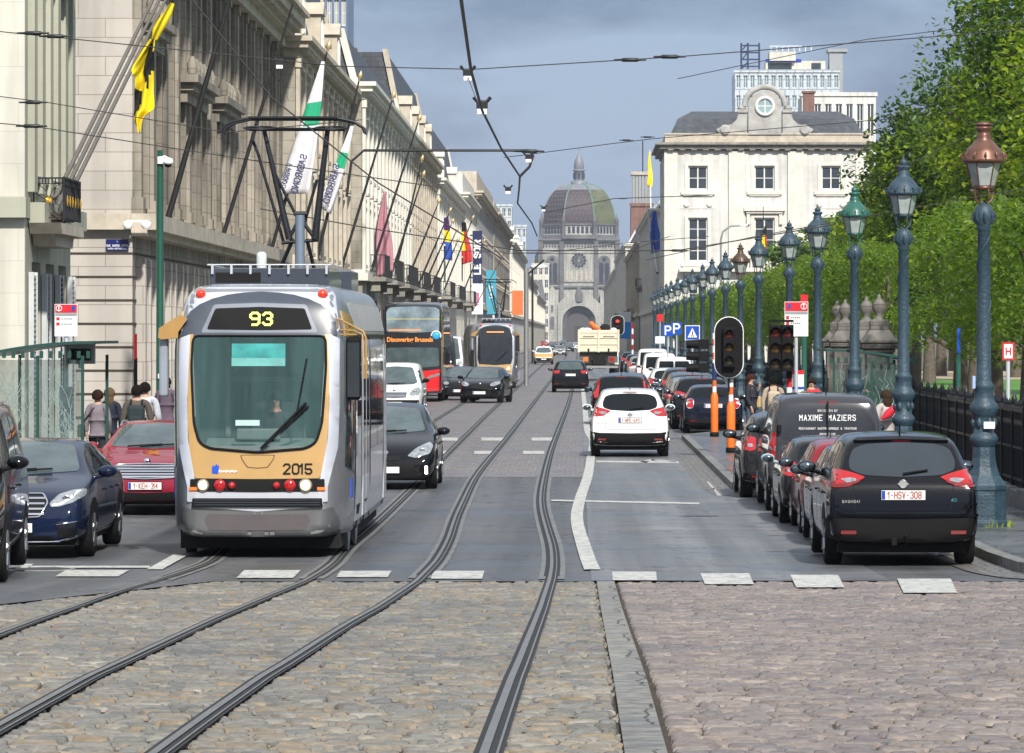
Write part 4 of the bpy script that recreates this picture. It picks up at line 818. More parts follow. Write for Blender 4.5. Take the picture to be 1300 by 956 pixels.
    mb = MB(); mb.box(-.6, .7, 5, 6.2, 3.42, 3.7); mb.box(-.75, .75, 7.9, 9.8, 3.42, 3.72); mb.build('roof_box', M_tdk, t, bevel=.02)
    # pantograph
    y = 6.9; pm = M_iron; z0 = 3.62; z1 = 5.78
    mb = MB()
    mb.box(-.5, .5, y - .5, y + .5, 3.5, 3.56)
    mb.tube([(-.07, y, 4.14), (-.43, y, 5.70)], [.05, .03], 8); mb.tube([(.29, y, 4.14), (.47, y, 5.70)], [.055, .035], 8)
    mb.tube([(-.27, y, 5.06), (.08, y + .05, 4.36)], .024, 6); mb.tube([(.32, y, 4.98), (.13, y + .05, 4.33)], .024, 6)
    mb.tube([(-.60, y + .15, 5.55), (-.52, y + .15, 5.35), (-.16, y + .15, 4.10)], .024, 6)
    mb.tube([(-.18, y, 4.09), (.34, y, 4.13)], .028, 6); mb.tube([(.08, y, 4.44), (.30, y, 4.14)], .032, 6); mb.tube([(.08, y, 4.44), (-.08, y, 4.14)], .028, 6); mb.tube([(.0, y, 4.5), (.18, y, 4.5)], .035, 8)
    mb.tube([(-.62, y - .1, z1 - .1), (.72, y - .1, z1 - .1)], .028, 6)
    for s in (-1, 1): mb.tube([(s * .3, y + .3, 3.56), (.08 + s * .1, y, 4.14)], .03, 6)
    pg = mb.build('pantograph', pm, t)
    mb = MB()
    for yy in (y - .28, y + .12):
        mb.tube([(-1.0, yy, z1 - .16), (-.98, yy, z1 - .08), (-.85, yy, z1 + .0), (-.62, yy, z1 + .05), (.62, yy, z1 + .05), (.85, yy, z1 + .0), (.98, yy, z1 - .08), (1.0, yy, z1 - .16)], .022, 6)
        mb.box(-.62, .62, yy - .03, yy + .03, z1 + .05, z1 + .075)
    for s in (-1, 1):
        c0 = .02 + s * .5; mb.tube([(c0 + .22 * cos(a), y - .1 + .2 * sin(a), z1 - .08 + .03 * sin(a)) for a in [pi * k / 6 for k in range(13)]], .014, 6)
    mb.build('collector_head', pm, pg)
    MB().tube([(.08, y, 3.42), (.08, y, 4.48)], [.075, .07], 10).build('cable_post', mat('cable_post_grey', (.2, .25, .32), .4, .4), t)
    # trailing sections, swung slightly to the left
    for k, (x, yy, L2, rz) in enumerate([(-.06, L1 + .25, 3.0, R(5.5)), (-.55, L1 + 3.5, 2.6, R(9))]):
        o2, bv2 = loft('trailing_section', tram_loft(L2, False), M_tgrey, t, 1); o2.location = (x, yy, 0); o2.rotation_euler = (0, 0, rz)
        for fc in ('left', 'right'): hug(bv2, o2, 'window', M_glass, [rect(.4, L2 - .4, 1.25, 2.6)], fc, off=.01, r=.05, step=.4)
    mb = MB(); mb.box(-.98, .98, L1 - .12, L1 + .4, .4, 3.3); mb.build('bellows', M_rubber, t)
    return t
make_tram('silver and gold tram showing route 93 with its pantograph up, nearest vehicle on the left', -3.98, 52.9, '2015', '93')
t2 = make_tram('second silver and gold tram farther up the street behind the black small car', -4.33, 224, '', '', lit=False, dark=True)
# ---------------------------------------------------------------- sightseeing double decker
M_bd = mat('bus_black', (.012, .013, .016), .25, coat=1); M_bred = mat('bus_red', (.60, .015, .02), .25, coat=1)
bus = thing('double_decker_bus', 'black and red double-decker sightseeing bus with orange lettering', 'bus', (-6.93, 179, 0))
sp = dict(L=10.5, W=2.55, top=[(0, .8), (.02, 1.3), (.05, 2.2), (.12, 3.2), (.22, 3.85), (.34, 4.08), (.6, 4.18), (1.5, 4.22), (10.3, 4.22), (10.5, 4.1)], plan=[(0, .90), (.05, .93), (.15, .96), (.4, .99), (.8, 1), (10.5, 1)], bot=[(0, .35), (10.5, .3)], belt=[(0, 4), (10.5, 4)], ring=ring_box, tum=.06, ys=[(3, 0), (6, 0), (9, 0)])
b, bvh = loft('body', sp, M_bd, bus, 2)
hug(bvh, bus, 'lower_front', M_bred, [sym([(0, 1.28), (.6, 1.32), (1.15, 1.38), (1.22, 1.2), (1.2, .48), (0, .42)])], 'rear', off=.01, r=.05, step=.12)
hug(bvh, bus, 'lower_windscreen', M_glass_l, [sym([(0, 2.3), (1.08, 2.28), (1.12, 1.5), (0, 1.42)])], 'rear', off=.012, r=.1, step=.12)
ug = hug(bvh, bus, 'upper_windscreen', mat('bus_upper_glass', (.16, .21, .24), .05, coat=1, var=.7, vs=1.2), [sym([(0, 4.02), (1.0, 3.98), (1.12, 3.8), (1.1, 2.96), (0, 2.92)])], 'rear', off=.012, r=.1, step=.12)
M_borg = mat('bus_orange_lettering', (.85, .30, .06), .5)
h, n = ray(bvh, 0, 2.66, 'rear'); ln = text(bus, 'Discovering Brussels', .27, T((-.12, h.y - .04, 2.62)), M_borg, 'lettering', 1., .008, .86)
h, n = ray(bvh, .8, 2.72, 'rear'); MB().lathe([(.16, -.03), (.15, -.05), (.06, -.06)], (.98, h.y, 2.78), 16, ax='y').build('globe_emblem', mat('emblem_sky_blue', (.03, .35, .65), .4), bus)
mb = MB(T((.98, h.y - .03, 2.78))); mb.tube([(.2 * cos(a), 0, .2 * sin(a)) for a in [R(q) for q in range(-20, 200, 20)]], .035, 6); mb.build('emblem_ring', W_l, bus)
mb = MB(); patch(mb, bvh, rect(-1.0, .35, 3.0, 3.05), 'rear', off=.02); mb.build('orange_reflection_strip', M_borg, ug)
mb = MB(); patch(mb, bvh, rect(-1.1, 1.1, 3.48, 3.50), 'rear', off=.02); mb.build('handrail', mat('handrail_yellow', (.6, .5, .1), .5), ug)
for s in (1, -1):
    q = [(.45, .95), (.75, 1.12), (1.14, 1.22), (1.14, 1.12), (.8, 1.02), (.5, .92)]
    hug(bvh, bus, 'headlamp', M_clear, [[(s * x, z) for x, z in q][::s]], 'rear', off=.02, r=.02)
    mb = MB(); mb.tube([(s * 1.2, .3, 2.3), (s * 1.42, .1, 2.2), (s * 1.45, .08, 2.05)], .025, 6); mb.box(s * 1.36, s * 1.54, 0, .12, 1.62, 2.06); mb.build('mirror', M_plastic, bus, bevel=.02)
    for y in (2.4, 7.8): MB().lathe([(.3, -.14), (.47, -.13), (.49, 0), (.47, .13), (.3, .14)], (s * 1.12, y, .49), 22, ax='x').build('wheel', M_rubber, bus)
for z0, z1, m in ((1.5, 2.3, M_glass), (2.95, 3.8, M_glass)):
    for k in range(5): hug(bvh, bus, 'window', m, [rect(.9 + k * 1.85, 2.6 + k * 1.85, z0, z1)], 'right', off=.01, r=.05, step=.5)
hug(bvh, b, 'gold_stripe', M_gold, [rect(.15, 9.5, 3.85, 3.92), rect(.12, .30, 1.2, 3.7)], 'right', off=.012, step=.4)
for s in (-.5, .5): MB().lathe([(.05, -.03), (.05, -.045)], (s, ray(bvh, s, .8, 'rear')[0].y, .8), 12, ax='y').build('fog_lamp', M_clear, bus)
# ---------------------------------------------------------------- ground, roads, tracks
def strip(name, x0, x1, ya, yb, dz, m, step=2., kind=True, mi=None, xf=None):
    """ribbon between x0(y) and x1(y)"""
    f0 = x0 if callable(x0) else (lambda y: x0); f1 = x1 if callable(x1) else (lambda y: x1)
    n = max(1, int((yb - ya) / step)); V = []; Fc = []
    for i in range(n + 1):
        y = ya + (yb - ya) * i / n; V += [(f0(y), y, G(y) + dz), (f1(y), y, G(y) + dz)]
    for i in range(n): Fc.append((2 * i, 2 * i + 1, 2 * i + 3, 2 * i + 2))
    mb = MB(); mb.add(V, Fc); o = mb.build(name, m)
    if kind: struct(o)
    return o
M_earth = setts('park_ground', (.10, .085, .06), (.11, .09, .065), (.09, .08, .06), bw=3, bh=3, ms=.001, rough=.9)
M_asph = asph('asphalt', (.080, .082, .087), .5)
M_asph2 = asph('asphalt_pale', (.125, .129, .136), .46)
M_tan = setts('worn_tan_setts', (.29, .27, .225), (.175, .163, .138), (.12, .10, .075), bw=.25, bh=.165, ms=.026, rough=.5, tint=(.19, .13, .07), mtint=.55)
M_pink = setts('pinkish_setts', (.27, .235, .215), (.18, .155, .143), (.13, .11, .10), bw=.24, bh=.145, ms=.022, rough=.55, tint=(.18, .15, .14))
M_lane = setts('reddish_lane_setts', (.225, .20, .195), (.155, .138, .136), (.10, .09, .088), bw=.2, bh=.12, ms=.01, rough=.5, tint=(.12, .11, .105))
M_flag = setts('wet_paving_slabs', (.10, .105, .11), (.075, .08, .085), (.045, .045, .04), bw=.9, bh=.6, ms=.012, rough=.34, tint=(.08, .085, .09), big=.5)
M_kerb = setts('kerb_stone', (.19, .19, .18), (.15, .15, .145), (.05, .05, .045), bw=1.1, bh=5, ms=.012, rough=.6)
M_mark = worn_paint('road_paint_white', (.46, .46, .43), (.13, .13, .13))
M_grass = mat('lawn_green', (.075, .19, .025), .8, var=.35, vs=1.2, bump=.6, bs=40)
M_sand = mat('sandy_path', (.36, .28, .20), .9, var=.2, vs=1)
M_conc = setts('concrete_strip', (.20, .19, .17), (.17, .165, .15), (.06, .055, .045), bw=.5, bh=1.6, ms=.01, rough=.6)
V = []; ys = [-60, -20, 0, 15, 24.6, 31.5, 38, 45.8, 52, 60, 100, 200, 400, 800, 1600, 3000]
for y in ys: V += [(-900, y, G(y) - .03), (900, y, G(y) - .03)]
mb = MB(); mb.add(V, [(2 * i, 2 * i + 1, 2 * i + 3, 2 * i + 2) for i in range(len(ys) - 1)]); struct(mb.build('ground', M_earth))
Yc = Yg(738)      # edge between setts and asphalt

def stone_mat(name, ca, cb, cc):
    m = bpy.data.materials.new(name); m.use_nodes = True; nt = m.node_tree; L = nt.links.new; b = nt.nodes['Principled BSDF']; b.inputs['Specular IOR Level'].default_value = .4
    ge = nn(nt, 'ShaderNodeNewGeometry'); r = nn(nt, 'ShaderNodeValToRGB'); L(ge.outputs['Random Per Island'], r.inputs[0])
    e = r.color_ramp.elements; e[0].color = (*cb, 1); e[1].color = (*ca, 1); q = e.new(.55); q.color = (*[(x + y) / 2 for x, y in zip(ca, cb)], 1); q = e.new(.9); q.color = (*cc, 1)
    tc = nn(nt, 'ShaderNodeTexCoord'); f = None
    for sc, lo, hi in ((.5, .72, 1.22), (16, .72, 1.28), (2.2, .82, 1.15)):
        n = nn(nt, 'ShaderNodeTexNoise'); n.inputs['Scale'].default_value = sc; n.inputs['Detail'].default_value = 7; n.inputs['Roughness'].default_value = .7; L(tc.outputs['Object'], n.inputs['Vector'])
        g = nn(nt, 'ShaderNodeMapRange'); g.inputs[1].default_value = .32; g.inputs[2].default_value = .68; g.inputs[3].default_value = lo; g.inputs[4].default_value = hi; L(n.outputs['Fac'], g.inputs[0])
        if f is None: f = g.outputs[0]; L(n.outputs['Fac'], (rr := nn(nt, 'ShaderNodeMapRange')).inputs[0]); rr.inputs[1].default_value = .35; rr.inputs[2].default_value = .65; rr.inputs[3].default_value = .38; rr.inputs[4].default_value = .68; L(rr.outputs[0], b.inputs['Roughness'])
        else: k = nn(nt, 'ShaderNodeMath', operation='MULTIPLY'); L(f, k.inputs[0]); L(g.outputs[0], k.inputs[1]); f = k.outputs[0]
    v = nn(nt, 'ShaderNodeVectorMath', operation='SCALE'); L(r.outputs[0], v.inputs[0]); L(f, v.inputs['Scale']); L(v.outputs[0], b.inputs['Base Color'])
    return m
M_joint = mat('sett_joint_sand', (.045, .034, .022), .95, var=.5, vs=3)
struct(strip('road_setts_left', -30, 0.40, -20, 14.5, 0, M_tan)); struct(strip('road_setts_right', .38, 30, -20, 14.5, .002, M_pink))
struct(strip('road_joint_bed', -30, 30, 14.5, Yc, -.021, M_joint)); struct(strip('road_setts_side', -30, -9.2, 14.5, Yc, 0, M_tan)); struct(strip('road_setts_side_right', 9.2, 30, 14.5, Yc, 0, M_pink))
def stones(name, x0, x1, ya, yb, lx, ly, m, seed, jit=1.):
    rg = random.Random(seed); V = []; Fc = []; y = ya
    while y < yb - .05:
        h_ = ly * rg.uniform(.85, 1.18); x = x0 + .004; ph = rg.uniform(0, 6)
        while x < x1:
            w_ = lx * rg.uniform(.62, 1.35); w_ = min(w_, max(x1 - x, .07)); cy = y + h_ / 2 + .018 * sin(x * 1.1 + ph) + .01 * sin(x * 3.7 + y)
            if cy + h_ / 2 < yb:
                g = G(cy); t = g + rg.gauss(-.002, .004) * jit; t = min(t, g + .008); gx = .008 + rg.uniform(0, .010); a0, a1, b0, b1 = x + gx, x + w_ - gx, cy - h_ / 2 + .012, cy + h_ / 2 - .012
                tx, ty = rg.gauss(0, .002), rg.gauss(0, .003); o = len(V); sk = [rg.uniform(-.007, .007) for _ in range(8)]
                for ins, z in ((0., g - .022), (.004, t - .008), (.020, t)):
                    for i, (cx, cz) in enumerate(((a0, b0), (a1, b0), (a1, b1), (a0, b1))):
                        sx = 1 if i in (0, 3) else -1; sy = 1 if i < 2 else -1
                        V.append((cx + sx * ins + sk[i], cz + sy * ins + sk[i + 4], z + (0 if z < g - .02 else -sx * tx - sy * ty)))
                for r_ in (0, 4):
                    for i in range(4): Fc.append((o + r_ + i, o + r_ + (i + 1) % 4, o + r_ + 4 + (i + 1) % 4, o + r_ + 4 + i))
                Fc.append((o + 8, o + 9, o + 10, o + 11))
            x += w_
        y += h_
    mb = MB(); mb.add(V, Fc, 0, True); return struct(mb.build(name, m))
stones('setts_tan', -9.2, .20, 14.5, Yc, .18, .135, stone_mat('tan_sett_stone', (.235, .222, .192), (.125, .12, .108), (.20, .155, .10)), 1)
stones('setts_pink', .42, 9.2, 14.5, Yc, .19, .13, stone_mat('pinkish_sett_stone', (.235, .20, .183), (.145, .122, .115), (.21, .175, .15)), 2, .8)

struct(strip('road_asphalt', -30, 30, Yc, 60, .0, M_asph))
Y2 = Yg(606)
struct(strip('road_asphalt_far', -8.3, 9, 60, 1600, .0, M_asph, step=20))
struct(strip('side_street', -60, -8.3, 84.0, 99, .002, M_asph))
struct(strip('lane_setts', -8.3, .15, Y2, 1500, .004, M_lane, step=10))
# right hand lane of paler asphalt
struct(strip('lane_asphalt', .15, 3.4, Yc, 1500, .008, M_asph2, step=3))
# patches
struct(strip('asphalt_patch_left', lambda y: Xp(0, y) - 2, lambda y: -3.9 - (Yc - y) * .19, Yg(800), Yc, .011, M_asph, step=.5))
struct(strip('drain_strip', lambda y: .21, lambda y: .40, 14.5, Yc - .05, .006, M_conc, step=1))
for (x, y) in ((1.9, 66), (-6.2, 49.5)):
    mb = MB(T((x, y, G(y)))); mb.lathe([(.36, .0), (.36, .0125), (.31, .0128)], n=24); mb.lathe([(.30, .0), (.30, .0145)], n=24, mi=1); struct(mb.build('manhole_cover', [M_kerb, M_iron]))
# pavements
def kx(y):   # right kerb line
    t = [(40, 9.5), (43.5, 7.8), (45.2, 6.2), (46.6, 5.3), (48.5, 5.02), (70, 4.95), (72.8, 3.9), (75, 2.95), (78, 2.82), (115, 2.82), (118, 3.6), (121, 4.9), (1500, 4.95)]
    return lerp_tab(t, y)
ks = [40, 41.5, 42.5, 43.5, 44.4, 45.2, 46, 46.6, 47.5, 48.5, 52, 56, 60, 66, 70, 71, 72, 72.8, 74, 75, 78, 90, 100, 112, 115, 116.5, 118, 120, 121, 150, 250, 400, 1500]
V = []; K = []
for y in ks: V += [(kx(y) + .17, y, G(y) + .125), (7.4 if y > 44 else 30, y, G(y) + .125)]; K += [(kx(y), y, G(y) - .02), (kx(y), y, G(y) + .13), (kx(y) + .18, y, G(y) + .13)]
mb = MB(); mb.add(V, [(2 * i, 2 * i + 1, 2 * i + 3, 2 * i + 2) for i in range(len(ks) - 1)]); struct(mb.build('pavement_right', M_flag))
mb = MB(); mb.add(K, [(3 * i + 1, 3 * i, 3 * i + 3, 3 * i + 4) for i in range(len(ks) - 1)] + [(3 * i + 2, 3 * i + 1, 3 * i + 4, 3 * i + 5) for i in range(len(ks) - 1)]); struct(mb.build('kerb_right', M_kerb))
struct(strip('gutter', lambda y: kx(y) - .55, kx, 44, 118, .012, setts('gutter_stone', (.16, .15, .135), (.13, .12, .11), (.05, .045, .04), bw=.25, bh=.18, ms=.014, rough=.5), step=1))
for a, b_ in ((-20, 84), (99, 1500)):
    a0 = max(a, 48)
    struct(strip('pavement_left', -30 if b_ < 90 else -16, -8.55, a0, b_, .125, M_flag, step=4))
    mb = MB(); n = int((b_ - a0) / 8) + 1; V = []
    for i in range(n + 1): y = a0 + (b_ - a0) * i / n; V += [(-8.35, y, G(y) - .02), (-8.35, y, G(y) + .13), (-8.6, y, G(y) + .13)]
    mb.add(V, [(3 * i, 3 * i + 1, 3 * i + 4, 3 * i + 3) for i in range(n)] + [(3 * i + 1, 3 * i + 2, 3 * i + 5, 3 * i + 4) for i in range(n)]); struct(mb.build('kerb_left', M_kerb))
# lawn and paths of the park
struct(strip('lawn', 14, 120, 60, 268, .02, M_grass, step=20)); struct(strip('park_path', 7.4, 140, 268, 345, .025, M_sand, step=20)); struct(strip('park_verge', 7.4, 14, 46, 268, .014, mat('park_verge_soil', (.13, .12, .07), .9, var=.3, vs=1.5), step=20))
# rails
def path_px(pts, far):
    out = [(Xp(x, Yg(y)), Yg(y)) for x, y in pts]
    (a, b), (c, d) = out[0], out[2]; yy = 12.
    if b > yy: out = [(a + (c - a) * (yy - b) / (d - b), yy)] + out
    return out + far
RAILS = [('innermost left rail emerging from under the left side of the tram', [(-130, 860), (-60, 830), (15, 800), (112, 765), (195, 738), (262, 718)], [(-4.64, 56), (-4.70, 70), (-4.72, 160), (-4.7, 400), (-4.7, 1400)]),
         ('right rail of the track the near tram stands on', [(60, 890), (105, 867), (232, 806), (300, 775), (385, 740), (420, 719)], [(-3.05, 56), (-3.02, 72), (-3.2, 150), (-3.26, 400), (-3.26, 1400)]),
         ('left rail of the curving track in the middle of the road', [(290, 890), (336, 862), (430, 800), (475, 775), (525, 742), (552, 715), (567, 690), (577, 660), (588, 636), (603, 606), (625, 578), (650, 548), (677, 512), (700, 482)], [(-1.5, 300), (-1.5, 1400)]),
         ('right rail of the curving track running up beside the white line', [(640, 890), (652, 862), (668, 820), (682, 785), (694, 750), (701, 722), (700, 695), (692, 668), (686, 640), (689, 612), (698, 575), (708, 548), (722, 512), (729, 482)], [(-.06, 300), (-.06, 1400)])]
M_rail = mat('polished_rail_steel', (.19, .185, .175), .5, .5, var=.15, vs=3); M_tar = mat('rail_bedding_tar', (.014, .014, .015), .7, var=.3, vs=4, bump=.3, bs=60); M_conc2 = mat('rail_side_concrete', (.14, .14, .137), .55, var=.25, vs=1.2, bump=.3, bs=60)
def catmull(P, step=1.):
    out = []
    P = [Vector((a, b)) for a, b in P]; P = [P[0] * 2 - P[1]] + P + [P[-1] * 2 - P[-2]]
    for i in range(1, len(P) - 2):
        n = max(1, min(12, int((P[i + 1] - P[i]).length / step)))
        for k in range(n):
            t = k / n; a, b, c, d = P[i - 1], P[i], P[i + 1], P[i + 2]
            lin = b.lerp(c, t)
            if (c - b).length > 30: q = lin
            else: q = .5 * ((2 * b) + (c - a) * t + (2 * a - 5 * b + 4 * c - d) * t * t + (3 * b - a - 3 * c + d) * t ** 3)
            out.append(q)
    out.append(P[-2]); return out
def ribbon(mb, P, o0, o1, dz, mi):
    V = [];
    for i, p in enumerate(P):
        t = (P[min(i + 1, len(P) - 1)] - P[max(i - 1, 0)]).normalized(); n = Vector((t.y, -t.x))
        a = p + n * o0; b = p + n * o1; V += [(a.x, a.y, G(a.y) + dz), (b.x, b.y, G(b.y) + dz)]
    mb.add(V, [(2 * i, 2 * i + 1, 2 * i + 3, 2 * i + 2) for i in range(len(P) - 1)], mi, True)
for lb, near, far in RAILS:
    P = catmull(path_px(near, far), .8)
    for _ in range(14): P = [P[0]] + [(P[i - 1] + P[i] * 2 + P[i + 1]) / 4 if (P[i + 1] - P[i]).length < 8 else P[i] for i in range(1, len(P) - 1)] + [P[-1]]
    mb = MB(); ribbon(mb, [p for p in P if p.y > Yc], -.13, .16, .010, 2); ribbon(mb, [p for p in P if p.y < Yc + 3], -.052, .082, .014, 1); ribbon(mb, [p for p in P if p.y > Yc + 1], -.075, .10, .0142, 1); ribbon(mb, P, -.024, .016, .020, 0); ribbon(mb, P, .050, .062, .020, 0)
    tag(mb.build('tram_rail', [M_rail, M_tar, M_conc2]), lb, 'tram rail', 'tram rails set in the road')
# markings
def mark(name, quads, dz=.0125):
    mb = MB(); V = []
    for q in quads:
        p = [(Xp(x, Yg(y)), Yg(y)) for x, y in q]; mb.add([(a, b, G(b) + dz) for a, b in p], [tuple(range(len(p)))])
    return struct(mb.build(name, M_mark))
def dash(x0, x1, yb, yt, sk=0): return [(x0, yb), (x1, yb), (x1 + sk, yt), (x0 + sk, yt)]
mark('crossing_marking', [dash(70, 150, 733, 725, 14), dash(300, 372, 735, 725, 10), dash(427, 492, 734, 726, 5), dash(547, 612, 736, 726, 3), dash(778, 834, 738, 727, -1), dash(895, 957, 743, 729, -6), dash(1011, 1072, 747, 731, -8), dash(1147, 1215, 754, 736, -8), dash(0, 38, 722, 717, 4)])
mark('far_crossing_marking', [dash(x, x + 27, 577, 573) for x in (542, 602, 664)] + [dash(x, x + 30, 560, 556) for x in (551, 611, 675)])
mark('stop_line', [[(36, 722), (190, 722), (190, 719.5), (36, 719.5)], [(186, 724), (206, 724), (238, 706), (222, 704)]])
mark('give_way_line', [[(700, 637), (888, 641), (888, 639), (700, 635)], [(757, 587.5), (862, 588.5), (862, 586.5), (757, 585.5)]])
P = catmull([(Xp(x, Yg(y)), Yg(y)) for x, y in [(751.5, 725), (739, 690), (732, 660), (736, 635), (746, 605), (750, 580), (752, 560)]] + [(.28, 130), (.28, 200), (.28, 500)], .8)
mb = MB(); ribbon(mb, P, -.09, .10, .021, 0); struct(mb.build('lane_line', M_mark))
mark('letter_marking', [[(812, 587), (826, 583.5), (832, 584), (820, 588)], [(826, 583.5), (858, 586), (858, 587.5), (828, 585)], [(905, 622), (909, 622), (899, 612), (897, 612)], [(911, 630), (916, 630), (906, 620), (904, 620)]])
# ---------------------------------------------------------------- sky, sun, haze, camera
w = bpy.data.worlds.new('World'); S.world = w; w.use_nodes = True; nt = w.node_tree; L = nt.links.new
bg = nt.nodes['Background']
SUN_EL, SUN_AZ = R(40), math.atan2(.24, -.97)
sk = nn(nt, 'ShaderNodeTexSky', sky_type='NISHITA'); sk.sun_disc = False; sk.sun_elevation = SUN_EL; sk.sun_rotation = SUN_AZ; sk.air_density = 1.6; sk.dust_density = 1.2; sk.ozone_density = 3
tc = nn(nt, 'ShaderNodeTexCoord'); mp = nn(nt, 'ShaderNodeMapping'); mp.inputs['Scale'].default_value = (5, 5, 14); L(tc.outputs['Generated'], mp.inputs['Vector'])
nz = nn(nt, 'ShaderNodeTexNoise'); nz.inputs['Scale'].default_value = 1.3; nz.inputs['Detail'].default_value = 7; nz.inputs['Roughness'].default_value = .55; L(mp.outputs[0], nz.inputs['Vector'])
cr = nn(nt, 'ShaderNodeMix', data_type='RGBA'); cr.inputs['A'].default_value = (.42, .88, 2.0, 1); cr.inputs['B'].default_value = (1.5, 2.2, 3.5, 1)
r = nn(nt, 'ShaderNodeMapRange'); r.inputs[1].default_value = .46; r.inputs[2].default_value = .59; L(nz.outputs['Fac'], r.inputs[0]); L(r.outputs[0], cr.inputs['Factor'])
mx = nn(nt, 'ShaderNodeMix', data_type='RGBA'); mx.inputs['Factor'].default_value = .85; L(sk.outputs[0], mx.inputs['A']); L(cr.outputs['Result'], mx.inputs['B'])

sp_ = nn(nt, 'ShaderNodeSeparateXYZ'); L(tc.outputs['Generated'], sp_.inputs[0])
hi = nn(nt, 'ShaderNodeMapRange', interpolation_type='SMOOTHSTEP'); hi.inputs[1].default_value = .10; hi.inputs[2].default_value = .55; L(sp_.outputs[2], hi.inputs[0])
top = nn(nt, 'ShaderNodeMix', data_type='RGBA'); top.inputs['B'].default_value = (4.2, 4.6, 5.2, 1); L(hi.outputs[0], top.inputs['Factor']); L(mx.outputs['Result'], top.inputs['A'])
L(top.outputs['Result'], bg.inputs['Color']); bg.inputs['Strength'].default_value = .13
sd = bpy.data.lights.new('sun', 'SUN'); sd.energy = 4.3; sd.angle = R(2.2); sd.color = (1, .95, .87); so = bpy.data.objects.new('sun', sd); COL.objects.link(so)
d = Vector((sin(SUN_AZ) * cos(SUN_EL), cos(SUN_AZ) * cos(SUN_EL), sin(SUN_EL))); so.rotation_euler = d.to_track_quat('Z', 'Y').to_euler(); so.location = d * 60
mb = MB(); mb.box(-260, 260, -70, 2050, -1.2, 110); hz = mb.build('haze', mat('unused', (0, 0, 0))); hz.data.materials.clear()
hm = bpy.data.materials.new('haze_air'); hm.use_nodes = True; hn = hm.node_tree; hn.nodes.clear(); po = hn.nodes.new('ShaderNodeOutputMaterial'); pv = hn.nodes.new('ShaderNodeVolumePrincipled')
pv.inputs['Color'].default_value = (.72, .80, .95, 1); pv.inputs['Density'].default_value = .00011; pv.inputs['Anisotropy'].default_value = .1; hn.links.new(pv.outputs[0], po.inputs['Volume']); hz.data.materials.append(hm); hz['kind'] = 'stuff'
cd = bpy.data.cameras.new('camera'); cam = bpy.data.objects.new('camera', cd); COL.objects.link(cam); S.camera = cam
cd.sensor_width = 36; cd.lens = F / 1300 * 36; cd.shift_x = -(VX - 650) / 1300; cd.shift_y = -(478 - VY) / 1300; cd.clip_end = 6000; cd.clip_start = .5
cam.location = (0, 0, H); cam.rotation_euler = (pi / 2, 0, 0)
S.view_settings.view_transform = 'Standard'; S.view_settings.look = 'None'; S.view_settings.exposure = .5; S.view_settings.gamma = 1
S.cycles.use_denoising = True; S.cycles.max_bounces = 6; S.cycles.volume_bounces = 0; S.cycles.volume_step_rate = 1
# ---------------------------------------------------------------- buildings
A_white = ashlar('white_painted_stone', (.70, .69, .65), (.68, .67, .63), (.58, .57, .53), bw=1.6, bh=.6, ms=.008, dirt=.2, streak=.22, ds=.35)
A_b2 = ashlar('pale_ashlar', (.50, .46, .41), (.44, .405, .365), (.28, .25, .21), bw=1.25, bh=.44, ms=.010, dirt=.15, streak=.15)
A_b2s = ashlar('weathered_shaded_stone', (.36, .32, .26), (.31, .275, .225), (.2, .17, .14), bw=1.2, bh=.44, ms=.010, dirt=.45, streak=.45)  # street-side tone: shade worked into the colour besides the weathering
A_b1 = ashlar('grey_green_render', (.42, .42, .33), (.40, .40, .32), (.38, .38, .3), bw=9, bh=9, ms=.002, dirt=.18, streak=.2)
A_cream = ashlar('cream_render', (.62, .60, .52), (.60, .58, .5), (.5, .48, .4), bw=3, bh=.6, ms=.004, dirt=.15, streak=.2)
A_dirty = ashlar('sooty_cream_stone', (.42, .385, .32), (.37, .34, .28), (.24, .21, .17), bw=1.1, bh=.45, ms=.01, dirt=.5, streak=.5)
A_grey = ashlar('grey_stone', (.36, .36, .36), (.32, .32, .32), (.2, .2, .2), bw=1.4, bh=.5, ms=.01, dirt=.3, streak=.3)
A_brick = ashlar('red_brick', (.26, .115, .085), (.21, .095, .07), (.26, .22, .2), bw=.5, bh=.16, ms=.015, dirt=.3, streak=.3)
A_slate = ashlar('roof_slate', (.085, .092, .105), (.06, .066, .078), (.035, .038, .045), bw=.4, bh=.25, ms=.012, rough=.5, dirt=.3, streak=.3)
A_modern = ashlar('pale_curtain_wall', (.55, .6, .62), (.5, .56, .6), (.3, .34, .38), bw=1.5, bh=1.6, ms=.1, rough=.3, dirt=.1, streak=.1)
M_trim = mat('stone_trim', (.44, .39, .315), .8, var=.3, vs=1.5); M_trimw = mat('white_stone_trim', (.60, .58, .52), .75, var=.18, vs=1.2); M_frame = mat('window_frame_white', (.62, .62, .60), .5, var=.05); M_dirtytrim = mat('weathered_cornice', (.22, .205, .18), .85, var=.5, vs=1.8)
M_shut = mat('grey_shutter', (.48, .50, .50), .6, var=.12)
